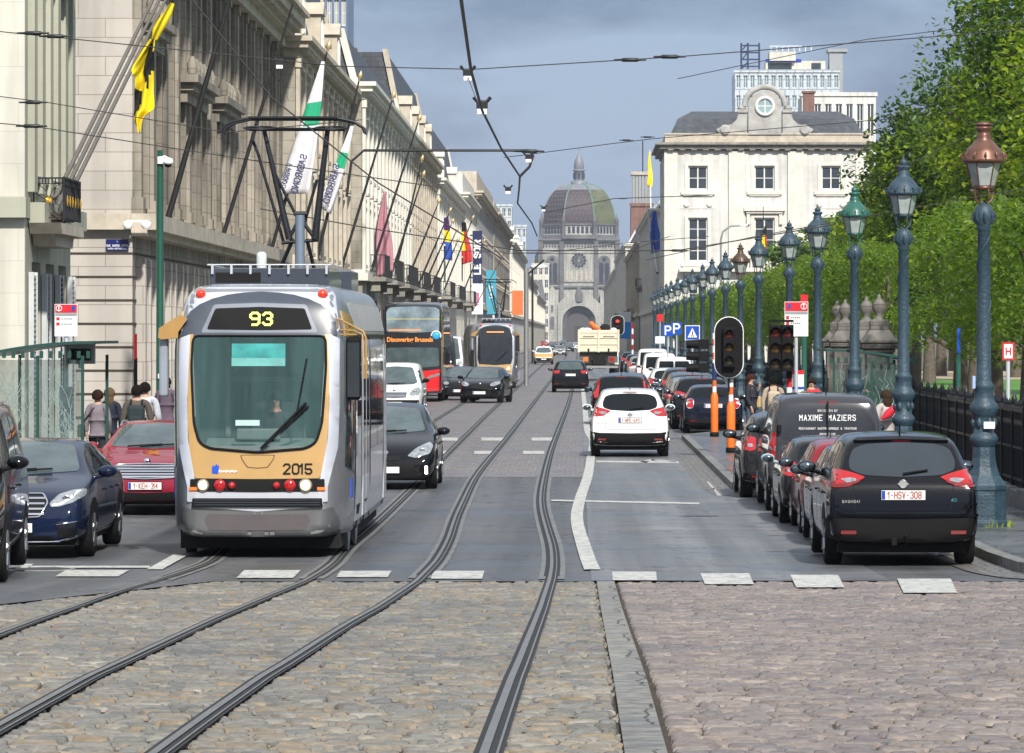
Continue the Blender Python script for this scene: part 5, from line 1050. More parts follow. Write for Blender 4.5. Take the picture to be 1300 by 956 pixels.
def grid_wall(mb, W, H0, H1, ops, depth=.28, y=0., mi=0):
    """front wall in the y plane facing -y, with openings (x0,x1,z0,z1) and reveals"""
    xs = sorted({0, W, *[o[0] for o in ops], *[o[1] for o in ops]}); zs = sorted({H0, H1, *[o[2] for o in ops], *[o[3] for o in ops]})
    for a, b in zip(xs, xs[1:]):
        for c, d in zip(zs, zs[1:]):
            if any(o[0] - 1e-6 <= a and b <= o[1] + 1e-6 and o[2] - 1e-6 <= c and d <= o[3] + 1e-6 for o in ops): continue
            mb.add([(a, y, c), (b, y, c), (b, y, d), (a, y, d)], [(0, 1, 2, 3)], mi)
    for (a, b, c, d) in ops:
        e = y + depth
        mb.add([(a, y, c), (b, y, c), (b, y, d), (a, y, d), (a, e, c), (b, e, c), (b, e, d), (a, e, d)], [(0, 4, 5, 1), (1, 5, 6, 2), (2, 6, 7, 3), (3, 7, 4, 0)], mi)
def window(parent, a, b, c, d, y=.2, nx=2, nz=2, mf=None, mg=None, child=True, fw=.06):
    mb = MB(); mf = mf or M_frame
    mb.box(a, a + fw, y, y + .08, c, d); mb.box(b - fw, b, y, y + .08, c, d); mb.box(a + fw, b - fw, y, y + .08, c, c + fw * 1.3); mb.box(a + fw, b - fw, y, y + .08, d - fw, d)
    for i in range(1, nx): x = a + (b - a) * i / nx; mb.box(x - fw * .55, x + fw * .55, y - .003, y + .06, c + fw, d - fw)
    for i in range(1, nz): z = c + (d - c) * i / nz; mb.box(a + fw, b - fw, y + .012, y + .055, z - fw * .3, z + fw * .3)
    if child:
        w_ = mb.build('window', mf, parent); MB().box(a + .02, b - .02, y + .062, y + .075, c + .02, d - .02).build('pane', mg or M_bglass, w_); return w_
    mb.box(a + .02, b - .02, y + .062, y + .075, c + .02, d - .02, 1); return mb.build('window', [mf, mg or M_bglass], parent)
def shell(mb, W, D, H, mi=0, h0=0, top=True, y0=.3):
    """side, back and top faces of a building block"""
    mb.add([(0, 0, h0), (0, D, h0), (0, D, H), (0, 0, H)], [(1, 0, 3, 2)], mi)
    mb.add([(W, 0, h0), (W, D, h0), (W, D, H), (W, 0, H)], [(0, 1, 2, 3)], mi)
    mb.add([(0, D, h0), (W, D, h0), (W, D, H), (0, D, H)], [(1, 0, 3, 2)], mi)
    if top: mb.add([(0, 0, H), (W, 0, H), (W, D, H), (0, D, H)], [(0, 1, 2, 3)], mi)
def band(mb, W, D, z0, z1, p, x0=0, side0=True, mi=0, dl=None):
    mb.box(x0 - (p if side0 else 0), W + p, -p, .02, z0, z1, mi)
    if side0: mb.box(-p, .02, .02, D, z0, z1, mi)
def balcony(parent, x0, x1, z, p=.8, hgt=.95, mi=None, n=None):
    mb = MB(); mb.box(x0, x1, -p, -.03, z - .18, z); mb.box(x0 + .2, x0 + .45, -p * .7, -.03, z - .6, z - .18); mb.box(x1 - .45, x1 - .2, -p * .7, -.03, z - .6, z - .18)
    b_ = mb.build('balcony', M_dirtytrim, parent)
    mb = MB(); n = n or max(4, int((x1 - x0) / .16))
    for zz in (.08, hgt): mb.box(x0 + .03, x1 - .03, -p + .03, -p + .07, z + zz - .02, z + zz + .02); mb.box(x0 + .03, x0 + .07, -p + .07, -.03, z + zz - .02, z + zz + .02); mb.box(x1 - .07, x1 - .03, -p + .07, -.03, z + zz - .02, z + zz + .02)
    for i in range(n + 1): x = x0 + .05 + (x1 - x0 - .1) * i / n; mb.box(x - .015, x + .015, -p + .035, -p + .065, z, z + hgt)
    for i in range(5):
        y = -p + .1 + (p - .15) * i / 5
        for x in (x0 + .05, x1 - .05): mb.box(x - .015, x + .015, y, y + .03, z, z + hgt)
    mb.build('railing', M_iron, b_)
def row(label, X, Y0, Y1, Hc, wall, side='L', D=10, floors=None, bay=3.2, trim=M_trim, ground=5.2, pil=True, roof=None, rh=3., balc=None, child=False, dormers=0, chim=None, wallm=None, glass=None, parapet=.0, endops=(), nx=2, nz=3, shop=False, ww=1.25, name='townhouse', run=.55):
    W = Y1 - Y0
    if side == 'L': t = thing(name, label, 'building', (X, Y0, 0), pi / 2)
    else: t = thing(name, label, 'building', (X, Y1, 0), -pi / 2)
    floors = floors or [(ground + .6, ground + 3.2), (ground + 4.3, ground + 6.4)]
    nb = max(1, int(W / bay)); bw = W / nb; ops = []
    for i in range(nb):
        cx = (i + .5) * bw
        for k, (a, b) in enumerate(floors):
            if b < Hc - .4: ops.append((cx - ww / 2, cx + ww / 2, a, b))
        ops.append((cx - (bw * .36 if shop else ww / 2), cx + (bw * .36 if shop else ww / 2), .5 if not shop else .3, ground - 1.2))
    mb = MB(); grid_wall(mb, W, 0, Hc, ops); shell(mb, W, D, Hc)
    wl = mb.build('wall', wall, t)
    for i, o in enumerate(ops): window(t, *o, nx=nx, nz=nz, child=child, mg=glass)
    mb = MB()
    near = side == 'L'
    def bd(z0, z1, p):
        mb.box(-p, W + p, -p, -.0 + .02, z0, z1)
        if near: mb.box(-p, .02, .02, D, z0, z1)
        else: mb.box(W - .02, W + p, .02, D, z0, z1)
    bd(ground - .1, ground + .22, .25); bd(ground + .22, ground + .36, .14)
    if pil:
        for i in range(nb + 1):
            x = min(max(i * bw, .3), W - .3); mb.box(x - .3, x + .3, -.14, .02, ground + .36, Hc - .6); mb.box(x - .36, x + .36, -.19, .02, Hc - .95, Hc - .6)
    for (a, b, c, d) in ops:
        if c > ground: mb.box(a - .16, b + .16, -.12, .02, c - .16, c - .02); mb.box(a - .14, b + .14, -.07, .02, d + .02, d + .16); mb.box(a - .22, b + .22, -.2, .02, d + .28, d + .40)
    mb.build('stone_trim', trim, t)
    mb = MB()
    def bd2(z0, z1, p):
        mb.box(-p, W + p, -p, .02, z0, z1)
        if near: mb.box(-p, .02, .02, D, z0, z1)
        else: mb.box(W - .02, W + p, .02, D, z0, z1)
    bd2(Hc - .6, Hc - .3, .12); bd2(Hc - .3, Hc - .08, .45); bd2(Hc - .08, Hc + .1, .6)
    for i in range(int(W / .7)): mb.box(i * .7 + .1, i * .7 + .4, -.42, .0, Hc - .44, Hc - .302)
    mb.build('cornice', trim, t)
    if roof:
        mb = MB(); r0 = .3
        mb.add([(0, r0, Hc + .1), (W, r0, Hc + .1), (W, r0 + rh * run, Hc + rh), (0, r0 + rh * run, Hc + rh), (0, D - .3, Hc + .1), (W, D - .3, Hc + .1), (W, D - rh * .5, Hc + rh), (0, D - rh * .5, Hc + rh)],
               [(0, 1, 2, 3), (3, 2, 6, 7), (7, 6, 5, 4), (0, 3, 7, 4), (1, 5, 6, 2)])
        rf = mb.build('roof', roof, t)
        for x in (0, W):
            mb = MB(); mb.box(x - .16, x + .16, r0 - .12, r0 + .2, Hc + .1, Hc + .3); mb.prism([(r0 - .12, Hc + .1), (r0 + .16, Hc + .1), (r0 + rh * run + .2, Hc + rh + .15), (r0 + rh * run - .1, Hc + rh + .15)], 'x', x - .18, x + .18)
            mb.build('gable_coping', trim, rf)
        for i in range(dormers):
            x = (i + .5) * W / dormers; z = Hc + .35
            mb = MB(); mb.box(x - .7, x + .7, .1, 1.6, z, z + 1.7); mb.prism([(x - .85, z + 1.7), (x + .85, z + 1.7), (x, z + 2.2)], 'y', .0, 1.7); dm = mb.build('dormer', trim, rf)
            window(dm, x - .5, x + .5, z + .2, z + 1.5, y=.04, child=False)
        for (x, w_, h_) in (chim or []):
            mb = MB(); mb.box(x - w_ / 2, x + w_ / 2, 3, 4, Hc + rh * .5, Hc + rh + h_)
            for k in range(4): mb.lathe([(.11, 0), (.11, .4)], (x - w_ / 2 + (k + .5) * w_ / 4, 3.5, Hc + rh + h_), 8)
            mb.build('chimney', A_brick, rf)
    elif parapet:
        mb = MB(); mb.box(0, W, .02, .3, Hc + .1, Hc + parapet); mb.box(0, .3, .3, D, Hc + .1, Hc + parapet); mb.build('parapet', trim, t)
    for (x0, x1, z) in (balc or []): balcony(t, x0, x1, z)
    return t
# --- first building at the left edge
t = thing('townhouse', 'grey-green rendered townhouse with pilasters at the left edge of the street', 'building', (-10.25, 79, 0), pi / 2)
W, D = 7.0, 12.
ops = [(1.0 + k * 1.2, 1.5 + k * 1.2, 5.9, 9.6) for k in range(5)] + [(1.0 + k * 1.2, 1.5 + k * 1.2, 10.6, 12.6) for k in range(5)] + [(.9, 2.2, .6, 4.2), (3.0, 4.3, .6, 4.2), (5.0, 6.3, .6, 4.2)]
mb = MB(); grid_wall(mb, W, 0, 14, ops, .35); shell(mb, W, D, 14); mb.build('wall', A_b1, t)
for o in ops[:10]: window(t, *o, y=.3, nx=1, nz=2, mf=mat('recess_render', (.3, .3, .24), .8), child=False)
mb = MB(); mb.box(-.35, .3, -.05, 12, 5.0, 5.38); mb.box(.3, W + .1, -.32, .02, 4.92, 5.3)
for k in range(6): x = .55 + k * 1.2; mb.box(x - .22, x + .22, -.13, .02, 5.5, 13.2)
for o in ops[:10]: mb.box(o[0] - .1, o[1] + .1, -.1, .02, o[2] - .2, o[2] - .08); mb.box(o[0] - .12, o[1] + .12, -.16, .02, o[3] + .05, o[3] + .2)
mb.box(4.2, 5.8, -.5, .02, 9.95, 10.15); mb.box(4.4, 5.6, -.35, .02, 9.75, 9.95); mb.box(4.6, 5.4, -.22, .02, 9.5, 9.75)
mb.build('stone_trim', A_b1, t)
mb = MB()
for k in range(3): mb.box(-.12, .0, .0 + k * 2.2, 1.5 + k * 2.2, .0, 13.5)
mb.build('end_pilaster', A_cream, t)  # sunlit brightness of the end side put into the cream colour
for k, o in enumerate(ops[10:]):
    mb = MB()
    for s in (o[0] - .62, o[1] + .02):
        mb.box(s, s + .06, -.12, -.02, o[2], o[3] - .2); mb.box(s + .54, s + .6, -.12, -.02, o[2], o[3] - .2)
        for i in range(34): z = o[2] + .05 + i * .098; mb.box(s + .06, s + .54, -.10, -.05, z, z + .055)
    mb.build('louvre_shutter', M_shut, t); window(t, *o, child=False)
mb = MB(); mb.prism([(0.5, 4.72), (4.0, 4.72), (4.0, 4.92), (.3, 4.92)], 'y', -.62, -.02); mb.prism([(1.0, 4.5), (3.6, 4.5), (3.8, 4.72), (.8, 4.72)], 'y', -.45, -.02); sl = mb.build('balcony_slab', M_trim, t)
mb = MB(); z = 5.0
x0, x1, p = .9, 3.5, .62
for zz, h in ((0.02, .02), (.76, .03), (.66, .015)): mb.box(x0, x1, -p, -p + .03, z + zz, z + zz + h); mb.box(x0, x0 + .03, -p, -.02, z + zz, z + zz + h); mb.box(x1 - .03, x1, -p, -.02, z + zz, z + zz + h)
for i in range(12): x = x0 + i * (x1 - x0) / 11; mb.box(x - .015, x + .015, -p, -p + .03, z, z + .8)
for y in (-p + .015, -.05): mb.box(x0, x0 + .03, y, y + .025, z - .05, z + .8)
for i in range(9): mb.box(x0 + .0, x0 + .02, -p + .04 + i * .062, -p + .06 + i * .062, z + .66, z + .76)
cyb, czb = -p / 2 - .01, z + .36
for s in (-1, 1):
    for q in (-1, 1):
        mb.tube([(x0 + .015, cyb + s * .26 * u, czb + q * .30 * v) for u, v in ((0, 0), (.25, .65), (.75, 1.), (1, .85), (.85, .4), (.4, .12), (0, 0))], .009, 5)
        mb.tube([(x0 + .015, cyb + s * .26 * u, czb + q * .30 * v) for u, v in ((0, 0), (.5, .12), (.9, .5), (1, 1))], .008, 5)
rl = mb.build('railing', M_iron, sl)
M_gilt = mat('gilt', (.65, .38, .05), .35, .6)
mb = MB()
for k in range(12): a = k * pi / 6; mb.tube([(x0 + .0, cyb, czb), (x0 - .01, cyb + .07 * cos(a), czb + .07 * sin(a))], [.018, .006], 5)
mb.build('gilt_ornament', M_gilt, rl)
for k in range(6): MB().lathe([(.008, czb - .1), (.022, czb), (.008, czb + .1)], (x0 + .4 + k * .42, -p - .005, 0), 6).build('gilt_ornament', M_gilt, rl)
# --- second building: sunlit end wall and shaded, weathered street front painted as two stone colours
t = thing('office_building', 'long weathered stone building with pale end wall facing the side street', 'building', (-10.25, 98, 0), pi / 2)
W, D, Hc = 47., 14., 13.5
nb = 15; bw = W / nb; ops = []
for i in range(nb):
    cx = (i + .5) * bw; ops.append((cx - .5, cx + .5, 8.2, 9.6)); ops.append((cx - .5, cx + .5, 6.0, 7.9)); ops.append((cx - .5, cx + .5, 10.5, 12.4))
    for s in (-.8, .35): ops.append((cx + s - .1, cx + s + .45, .7, 3.9))
mb = MB(); grid_wall(mb, W, 0, Hc, ops, .30); shell(mb, W, D, Hc)
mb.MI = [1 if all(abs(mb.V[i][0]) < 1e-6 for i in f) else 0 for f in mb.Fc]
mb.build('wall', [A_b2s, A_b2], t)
for o in ops: window(t, *o, y=.22, nx=2 if o[2] > 5 else 1, nz=2, mf=mat('brown_window_frame', (.12, .10, .08), .6), child=False)
mb = MB()
for i in range(nb + 1):
    x = min(max(i * bw, .25), W - .25); mb.box(x - .22, x + .22, -.20, .02, 5.75, 12.6); mb.box(x - .28, x + .28, -.25, .02, 12.3, 12.6); mb.box(x - .28, x + .28, -.25, .02, 5.62, 6.0)
for i in range(nb): cx = (i + .5) * bw; mb.box(cx - .9, cx - .72, -.15, .02, 5.8, 12.5); mb.box(cx + .72, cx + .9, -.15, .02, 5.8, 12.5)
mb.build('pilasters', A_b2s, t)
mb = MB(); mb.box(-.12, W + .1, -.55, .02, 5.25, 5.62); mb.box(-.25, .02, .02, D, 5.25, 5.62); mb.box(-.12, W + .1, -.35, .02, 5.1, 5.25); mb.build('belt_course', M_trim, t)
mb = MB()
for z in [.9 + k * .54 for k in range(8)]:
    mb.box(-.012, W, -.012, .0, z, z + .05); mb.box(-.012, 0., .0, D, z, z + .05)
mb.build('joint_grooves', mat('joint_shadow_mortar', (.05, .04, .03), .9), t)
mb = MB()
for s in (-1, 1):
    for i in range(nb): cx = (i + .5) * bw; mb.box(cx + s * .62 - .16, cx + s * .62 + .16, -.22, .02, .5, 4.6) if 1 else 0
mb.build('ground_floor_piers', A_b2, t)
for (x0, x1, z, pz) in ((1.2, 5.5, 10.1, .9), (11, 17.5, 9.3, 1.0), (21, 27, 9.3, .9)):
    mb = MB(); pz *= .55; mb.box(x0 - .2, x1 + .2, -pz, .0, z, z + .2); mb.box(x0, x1, -pz * .75, .0, z - .2, z); mb.box(x0 + .1, x1 - .1, -pz * .45, 0, z - .5, z - .2)
    for k in range(6): x = x0 + (x1 - x0) * (k + .5) / 6; mb.lathe([(.12, z + .25), (.14, z + .5), (.05, z + .7)], (x, -pz * .6, 0), 8)
    mb.build('window_cornice', A_b2s, t)

mb = MB()
for z0, z1, p in ((Hc - .9, Hc - .55, .35), (Hc - .55, Hc - .2, .6), (Hc - .2, Hc + .15, .95), (Hc + .15, Hc + .3, 1.1)): mb.box(-p * .5, W + p * .5, -p, .02, z0, z1)
for i in range(int(W / .55)): mb.box(i * .55 + .1, i * .55 + .35, -.85, 0, Hc - .42, Hc - .202)
mb.build('cornice', M_trim, t)
mb = MB(); mb.box(0, W, .4, .7, Hc + .3, Hc + 1.2); mb.prism([(1, Hc + .3), (D - .5, Hc + .3), (D - 5, Hc + 3.4), (4, Hc + 3.4)], 'x', .3, W - .3); mb.build('roof', A_slate, t)
mb = MB(RZ(-pi / 2)); mb.box(0, .01, 0, .01, 0, .01)
# street name plaque on the end wall
p = thing('street_sign', 'small dark blue street name plaque on the pale end wall', 'street sign', (Xp(149, 97.97), 97.97, Zp(311, 97.97)))
MB().box(-.26, .26, -.015, .0, -.13, .13).build('plate', mat('plaque_blue', (.01, .018, .12), .3, coat=1), p)
text(p, 'RUE BARON HORTA', .062, T((0, -.018, -.015)), W_l, 'lettering', 1, .002, .8); text(p, 'BARON HORTASTRAAT', .045, T((0, -.018, -.085)), W_l, 'lettering', 1, .001, .85); text(p, '1', .05, T((0, -.018, .075)), W_l)
# --- unseen houses added behind the camera to be mirrored by the cars and the tram
row('stone house row behind the photographer on the left', -14, -60, 20, 15, A_b2, bay=6.1, pil=False)
bk = row('palace wing behind the photographer', 9, -110, -62, 15, A_grey, side='R', bay=5.5); bk.rotation_euler = (0, 0, pi); bk.location = (34, -62, 1.2)
# --- the rest of the left row
G2 = mat('dark_window_glass', (.02, .022, .025), .15, spec=.6)
b3 = row('weathered stone building with steep slate roof behind the pantograph', -9.6, 145, 178, 12.9, A_dirty, roof=A_slate, rh=7.5, run=.22, dormers=3, bay=3.3, chim=[(6, 2, 1.0), (28, 2, 1.2)], trim=M_trim, glass=G2)
wd = thing('window_box', 'dark shuttered bay window on the end wall behind the pantograph', 'bay window', (Xp(341, 144.9), 144.9, Zp(330, 144.9)))
MB().box(-.24, .24, -.14, .06, .1, 1.3).build('frame', mat('dark_green_wood', (.02, .03, .03), .6), wd); MB().box(-.18, .18, -.16, -.14, .2, 1.2).build('pane', M_bglass, wd)
mb = MB()
for k in range(2): mb.lathe([(.02, 0), (.02, 1)], (k, 0, 0), 4)
row('cream fronted mansion with a bright corner pilaster and pink flag', -9.0, 178, 228, 13.3, A_dirty, roof=A_slate, rh=2.2, run=.25, bay=3.4, trim=M_trimw, balc=[(4, 11, 5.3), (16, 24, 5.3), (30, 42, 5.3)], glass=G2)
row('stone mansion with row of dormers right of the pink flag', -9.05, 228.2, 270, 13.4, A_dirty, roof=A_slate, rh=4.6, run=.2, dormers=4, bay=3.4, balc=[(2, 12, 5.3), (18, 30, 5.3)], chim=[(12, 2, .6)], glass=G2)
row('light townhouse with slate mansard and balcony, past the dormered mansion', -8.9, 270.2, 330, 12.7, A_cream, roof=A_slate, rh=4.4, run=.2, dormers=2, bay=4, trim=M_trimw, balc=[(3, 14, 5.3), (24, 40, 5.3)], glass=G2)
row('pale flat roofed building carrying the Belgian flags', -8.9, 330.2, 368, 13.8, A_cream, bay=4, parapet=1.6, trim=M_trimw, balc=[(4, 12, 5.3)], glass=G2)
row('grey office building beside the vertical navy banner', -8.7, 368.2, 440, 15.2, A_grey, bay=5, parapet=1.8, pil=False, floors=[(5.8, 7.8), (9, 11), (12, 14)], glass=G2)
row('buff office building behind the pale blue banner', -8.6, 440.2, 540, 15.4, A_dirty, bay=6, parapet=1.2, pil=False, floors=[(5.8, 7.8), (9, 11), (12, 14)], glass=G2)
row('white house with irregular roofs left of the orange banner', -8.4, 540.2, 680, 14.6, A_white, bay=8, roof=A_slate, rh=3.5, dormers=3, trim=M_trimw, glass=G2, floors=[(5.8, 7.8), (9, 11), (12, 13.8)])
row('cream house front beyond the orange banner', -8.3, 680.2, 860, 12.5, A_cream, bay=12, roof=A_slate, rh=3, trim=M_trimw, glass=G2)
row('low sunlit house row leading to the red brick corner house', -8.3, 860.2, 1080, 11, A_cream, bay=14, roof=A_slate, rh=3, trim=M_trimw, glass=G2)
def block(label, px0, px1, ptop, Y, wall, D=12, ops=None, nx=6, nz=5, z0=0, roof=None, name='office_tower', glass=None, fm=None, rows_=None, trimw=None):
    """building seen square on: front wall faces the camera"""
    X0, X1 = Xp(px0, Y), Xp(px1, Y); Hh = Zp(ptop, Y); W = X1 - X0
    t = thing(name, label, 'building', (X0, Y, 0), 0)
    cw = W / nx; rh = (Hh - z0) / nz; o = []
    for i in range(nx):
        for k in range(nz): o.append((i * cw + cw * .18, i * cw + cw * .82, z0 + k * rh + rh * .22, z0 + k * rh + rh * .85))
    mb = MB(); grid_wall(mb, W, 0, Hh, o); shell(mb, W, D, Hh); mb.build('wall', wall, t)
    for q in o: window(t, *q, child=False, mg=glass, mf=fm, fw=.1)
    if roof:
        mb = MB(); mb.add([(-.2, -.2, Hh), (W + .2, -.2, Hh), (W + .2, D, Hh), (-.2, D, Hh), (W * .2, D * .25, Hh + roof), (W * .8, D * .25, Hh + roof), (W * .8, D * .7, Hh + roof), (W * .2, D * .7, Hh + roof)], [(0, 1, 5, 4), (1, 2, 6, 5), (2, 3, 7, 6), (3, 0, 4, 7), (4, 5, 6, 7)]); mb.build('roof', A_slate, t)
    else:
        mb = MB(); mb.box(-.2, W + .2, -.2, .1, Hh, Hh + .5); mb.build('parapet', wall, t)
    return t
block('pale glass office tower above the left house row', 622, 650, 262, 1000, A_modern, nx=4, nz=11)
block('white stepped tower right of the pale glass tower', 650, 668, 288, 1050, A_modern, nx=3, nz=9)
block('red brick corner house with slate roof left of the church', 671, 692, 384, 1150, A_brick, nx=3, nz=3, roof=6, name='brick_house')
block('cream apartment block behind the brick corner house', 676, 697, 336, 1400, A_cream, nx=3, nz=6, name='apartment_building')
block('sliver of blue glass tower above the steep roofs at the top left', 405, 441, -60, 420, mat('blue_tower_cladding', (.12, .17, .25), .3, var=.2), nx=4, nz=10)
b = block('sunlit cream house at the far end of the left row', 655, 672, 350, 900, A_cream, nx=2, nz=4, name='townhouse')
# --- palace on the right
t = thing('palace', 'white neoclassical palace with round pediment window above its cornice', 'building', (Xp(845, 400), 400, 0), 0)
s = F / 400
def px(x): return (x - 845) / s
def pz(y): return Zp(y, 400)
W, D, Hc = px(1103), 24., pz(190)
cols = [(874, 898), (958, 983), (1043, 1067)]
ops = [(px(a), px(b), pz(241), pz(211)) for a, b in cols] + [(px(a), px(b), pz(332), pz(277)) for a, b in cols] + [(px(a), px(b), pz(405), pz(362)) for a, b in cols]
mb = MB(); grid_wall(mb, W, 0, Hc, ops, .3); shell(mb, W, D, Hc); mb.build('wall', A_white, t)
for i, o in enumerate(ops): window(t, *o, nx=2, nz=2 if i < 3 else 4, fw=.11)
mb = MB()
for (a, b, c, d) in ops:
    f = .34
    mb.box(a - f, a - .03, -.1, .02, c - .1, d + .25); mb.box(b + .03, b + f, -.1, .02, c - .1, d + .25); mb.box(a - .03, b + .03, -.1, .02, d + .05, d + .25); mb.box(a - .7, b + .7, -.22, .02, c - .45, c - .12); mb.box(a - .5, b + .5, -.14, .02, c - .6, c - .45)
for (a, b) in ((925, 945), (1000, 1020)): mb.box(px(a), px(b), -.25, .02, pz(345), pz(192))
mb.box(px(846) - .2, px(860), -.12, .02, 0, pz(192)); mb.box(px(1086), px(1103) + .1, -.12, .02, 0, pz(192))
a, b = cols[1]; mb.box(px(a) - 1.0, px(b) + 1.0, -.5, .02, pz(268), pz(262)); mb.box(px(a) - .8, px(b) + .8, -.35, .02, pz(271), pz(268))
for x in (px(a) - .75, px(b) + .45): mb.box(x, x + .3, -.25, .02, pz(285), pz(271))
for a, b in (cols[0], cols[2]):
    for x in (px(a) - .2, px(b) + .2): mb.lathe([(.28, -.02), (.28, -.08), (.12, -.12)], (x, 0, pz(260)), 14, ax='y')
    mb.box(px(a) - .8, px(b) + .8, -.05, .02, pz(265), pz(264))
mb.build('stone_trim', M_trimw, t)
mb = MB()
for y0, y1, p in ((192, 189, .15), (189, 184, .55), (184, 181, .9)): mb.box(-p, W + p, -p, .02, pz(y0), pz(y1)); mb.box(-p, .02, .02, D, pz(y0), pz(y1))
for i in range(int(W / 1.1)): mb.box(i * 1.1 + .2, i * 1.1 + .75, -.5, 0, pz(191), pz(189) - .01)
cn = mb.build('cornice', M_dirtytrim, t)
mb = MB(); mb.box(-.05, W + .05, -.05, .3, pz(181), pz(171)); mb.box(-.15, W + .15, -.15, .4, pz(171), pz(169)); mb.box(-.05, .3, .3, D, pz(181), pz(171)); mb.box(-.6, W + .6, -.7, .02, pz(203), pz(199)) if 0 else 0; mb.build('parapet', M_trim, t)
mb = MB(); z0, z1 = pz(172), pz(138)
mb.add([(.4, .5, z0), (W - .4, .5, z0), (W - .4, D - .5, z0), (.4, D - .5, z0), (1.2, 2.6, pz(149)), (W - 1.2, 2.6, pz(149)), (W - 1.2, D - 3, pz(149)), (1.2, D - 3, pz(149)), (2.6, 5, z1), (W - 2.6, 5, z1), (W - 2.6, D - 6, z1), (2.6, D - 6, z1)],
       [(0, 1, 5, 4), (1, 2, 6, 5), (2, 3, 7, 6), (3, 0, 4, 7), (4, 5, 9, 8), (5, 6, 10, 9), (6, 7, 11, 10), (7, 4, 8, 11), (8, 9, 10, 11)]); mb.build('roof', A_slate, t)
mb = MB(); ca, cb = px(950), px(992); cx = (ca + cb) / 2; r = (cb - ca) / 2
arc = [(cx + r * cos(a), pz(135) + r * .95 * sin(a)) for a in [pi * k / 20 for k in range(21)]]
mb.prism([(ca, pz(171)), (cb, pz(171))] + arc, 'y', -.2, .8)
ring = [(cx + (r + .35) * cos(a), pz(135) + (r * .95 + .35) * sin(a)) for a in [pi * k / 20 for k in range(21)]]
mb.tube([(x, .1, z) for x, z in ring], .28, 8)
for sgn in (-1, 1):
    x0 = cx + sgn * (r + .1)
    q = [(0, 171), (1.4, 171), (2.6, 169), (2.9, 164), (2.2, 159), (1.5, 158), (1.0, 152), (.75, 141), (0, 141)]
    mb.prism([(x0 + sgn * a, pz(b)) for a, b in q][::sgn], 'y', -.1, .6); mb.box(x0 + sgn * .0, x0 + sgn * .9, -.25, .65, pz(143), pz(139)); mb.lathe([(.3, pz(139)), (.45, pz(137)), (.2, pz(134))], (x0 + sgn * .5, .2, 0), 10)
    mb.lathe([(.5, -.12), (.5, -.2), (.3, -.26)], (x0 + sgn * 2.1, 0, pz(165)), 14, ax='y')
pd = mb.build('pediment', mat('grey_attic_stone', (.34, .335, .315), .85, var=.4, vs=.8), t)
mb = MB(); mb.lathe([(.95, -.22), (.95, -.36), (.68, -.40), (.68, -.22)], (px(971), 0, pz(135)), 28, ax='y'); wn = mb.build('round_window', M_frame, pd)
mb = MB(); mb.lathe([(.68, -.25), (.68, -.27)], (px(971), 0, pz(135)), 28, ax='y'); mb.build('pane', mat('pale_reflecting_glass', (.25, .36, .38), .1, spec=.8), wn)
mb = MB(); mb.box(px(971) - .05, px(971) + .05, -.31, -.27, pz(135) - .68, pz(135) + .68); mb.box(px(971) - .68, px(971) - .052, -.31, -.27, pz(135) - .05, pz(135) + .05); mb.box(px(971) + .052, px(971) + .68, -.31, -.27, pz(135) - .05, pz(135) + .05); mb.build('glazing_bar', M_frame, wn)
mb = MB(); mb.box(px(862), px(1086), -.9, .02, pz(345), pz(340)); x = px(925)
for k in range(26): mb.lathe([(.1, pz(340)), (.13, pz(336)), (.07, pz(331)), (.1, pz(328))], (px(925) + k * .3, -.7, 0), 8)
mb.box(px(922), px(1024), -.85, -.55, pz(328), pz(325)); mb.build('balustrade', M_trimw, t)
# street front of the palace, seen very obliquely
mb = MB(); 
for k in range(5): y = 2 + k * 4.6; mb.box(-.12, .02, y, y + .25, 4.5, Hc - .5); mb.box(-.06, .0, y + 1.4, y + 2.8, 5.5, 8.5)
mb.build('side_pilasters', M_trimw, t)
# row beyond the palace on the right
row('narrow white front with dark bay, next past the palace', 7.7, 430, 520, 15.5, A_white, side='R', trim=M_trimw, bay=6, roof=A_slate, rh=3, glass=G2, balc=[(10, 20, 8.5)])
row('sooty stone house with iron balconies halfway to the church on the right', 7.55, 520.5, 640, 14, A_dirty, side='R', bay=7, roof=A_slate, rh=3, glass=G2, balc=[(10, 24, 5.3), (60, 80, 5.3)])
row('white stucco house with statues along its roof', 7.4, 640.5, 800, 16.5, A_white, side='R', bay=9, trim=M_trimw, roof=A_slate, rh=2, glass=G2)
row('cream house row leading towards the church on the right', 7.3, 800.5, 1150, 15, A_cream, side='R', bay=14, trim=M_trimw, roof=A_slate, rh=3, glass=G2)
block('brown brick party wall under a grey tower', 801, 828, 262, 655, A_brick, nx=1, nz=1, D=10, name='brick_house')
mb_t = thing('lift_tower', 'grey corrugated rooftop tower with mast left of the palace', 'tower', (Xp(803, 660), 660, 0))
z0, z1 = Zp(263, 660), Zp(222, 660); W_ = Xp(827, 660) - Xp(803, 660)
mb = MB()
for k in range(6): mb.box(k * W_ / 6, (k + .72) * W_ / 6, 0, 5, z0, z1); mb.box((k + .72) * W_ / 6, (k + 1) * W_ / 6, .25, 5, z0, z1)
mb.box(0, W_, .3, 5, 0, z0); mb.build('tower_shaft', mat('grey_corrugated_metal', (.28, .29, .30), .5), mb_t)
mb = MB(); mb.box(-.2, W_ + .2, -.2, 5.2, z1, z1 + .5); mb.build('cap', M_trim, mb_t); MB().tube([(W_ * .55, 2, z1 + .5), (W_ * .55, 2, Zp(178, 660))], .1, 6).build('mast', M_iron, mb_t)
t = block('blue-grey office block with slab windows rising behind the palace', 933, 1066, 92, 700, A_modern, nx=15, nz=14, D=14, glass=mat('slab_window_glass', (.14, .19, .22), .15), fm=mat('slab_frame', (.5, .55, .58), .4))
t['category'] = 'office block'
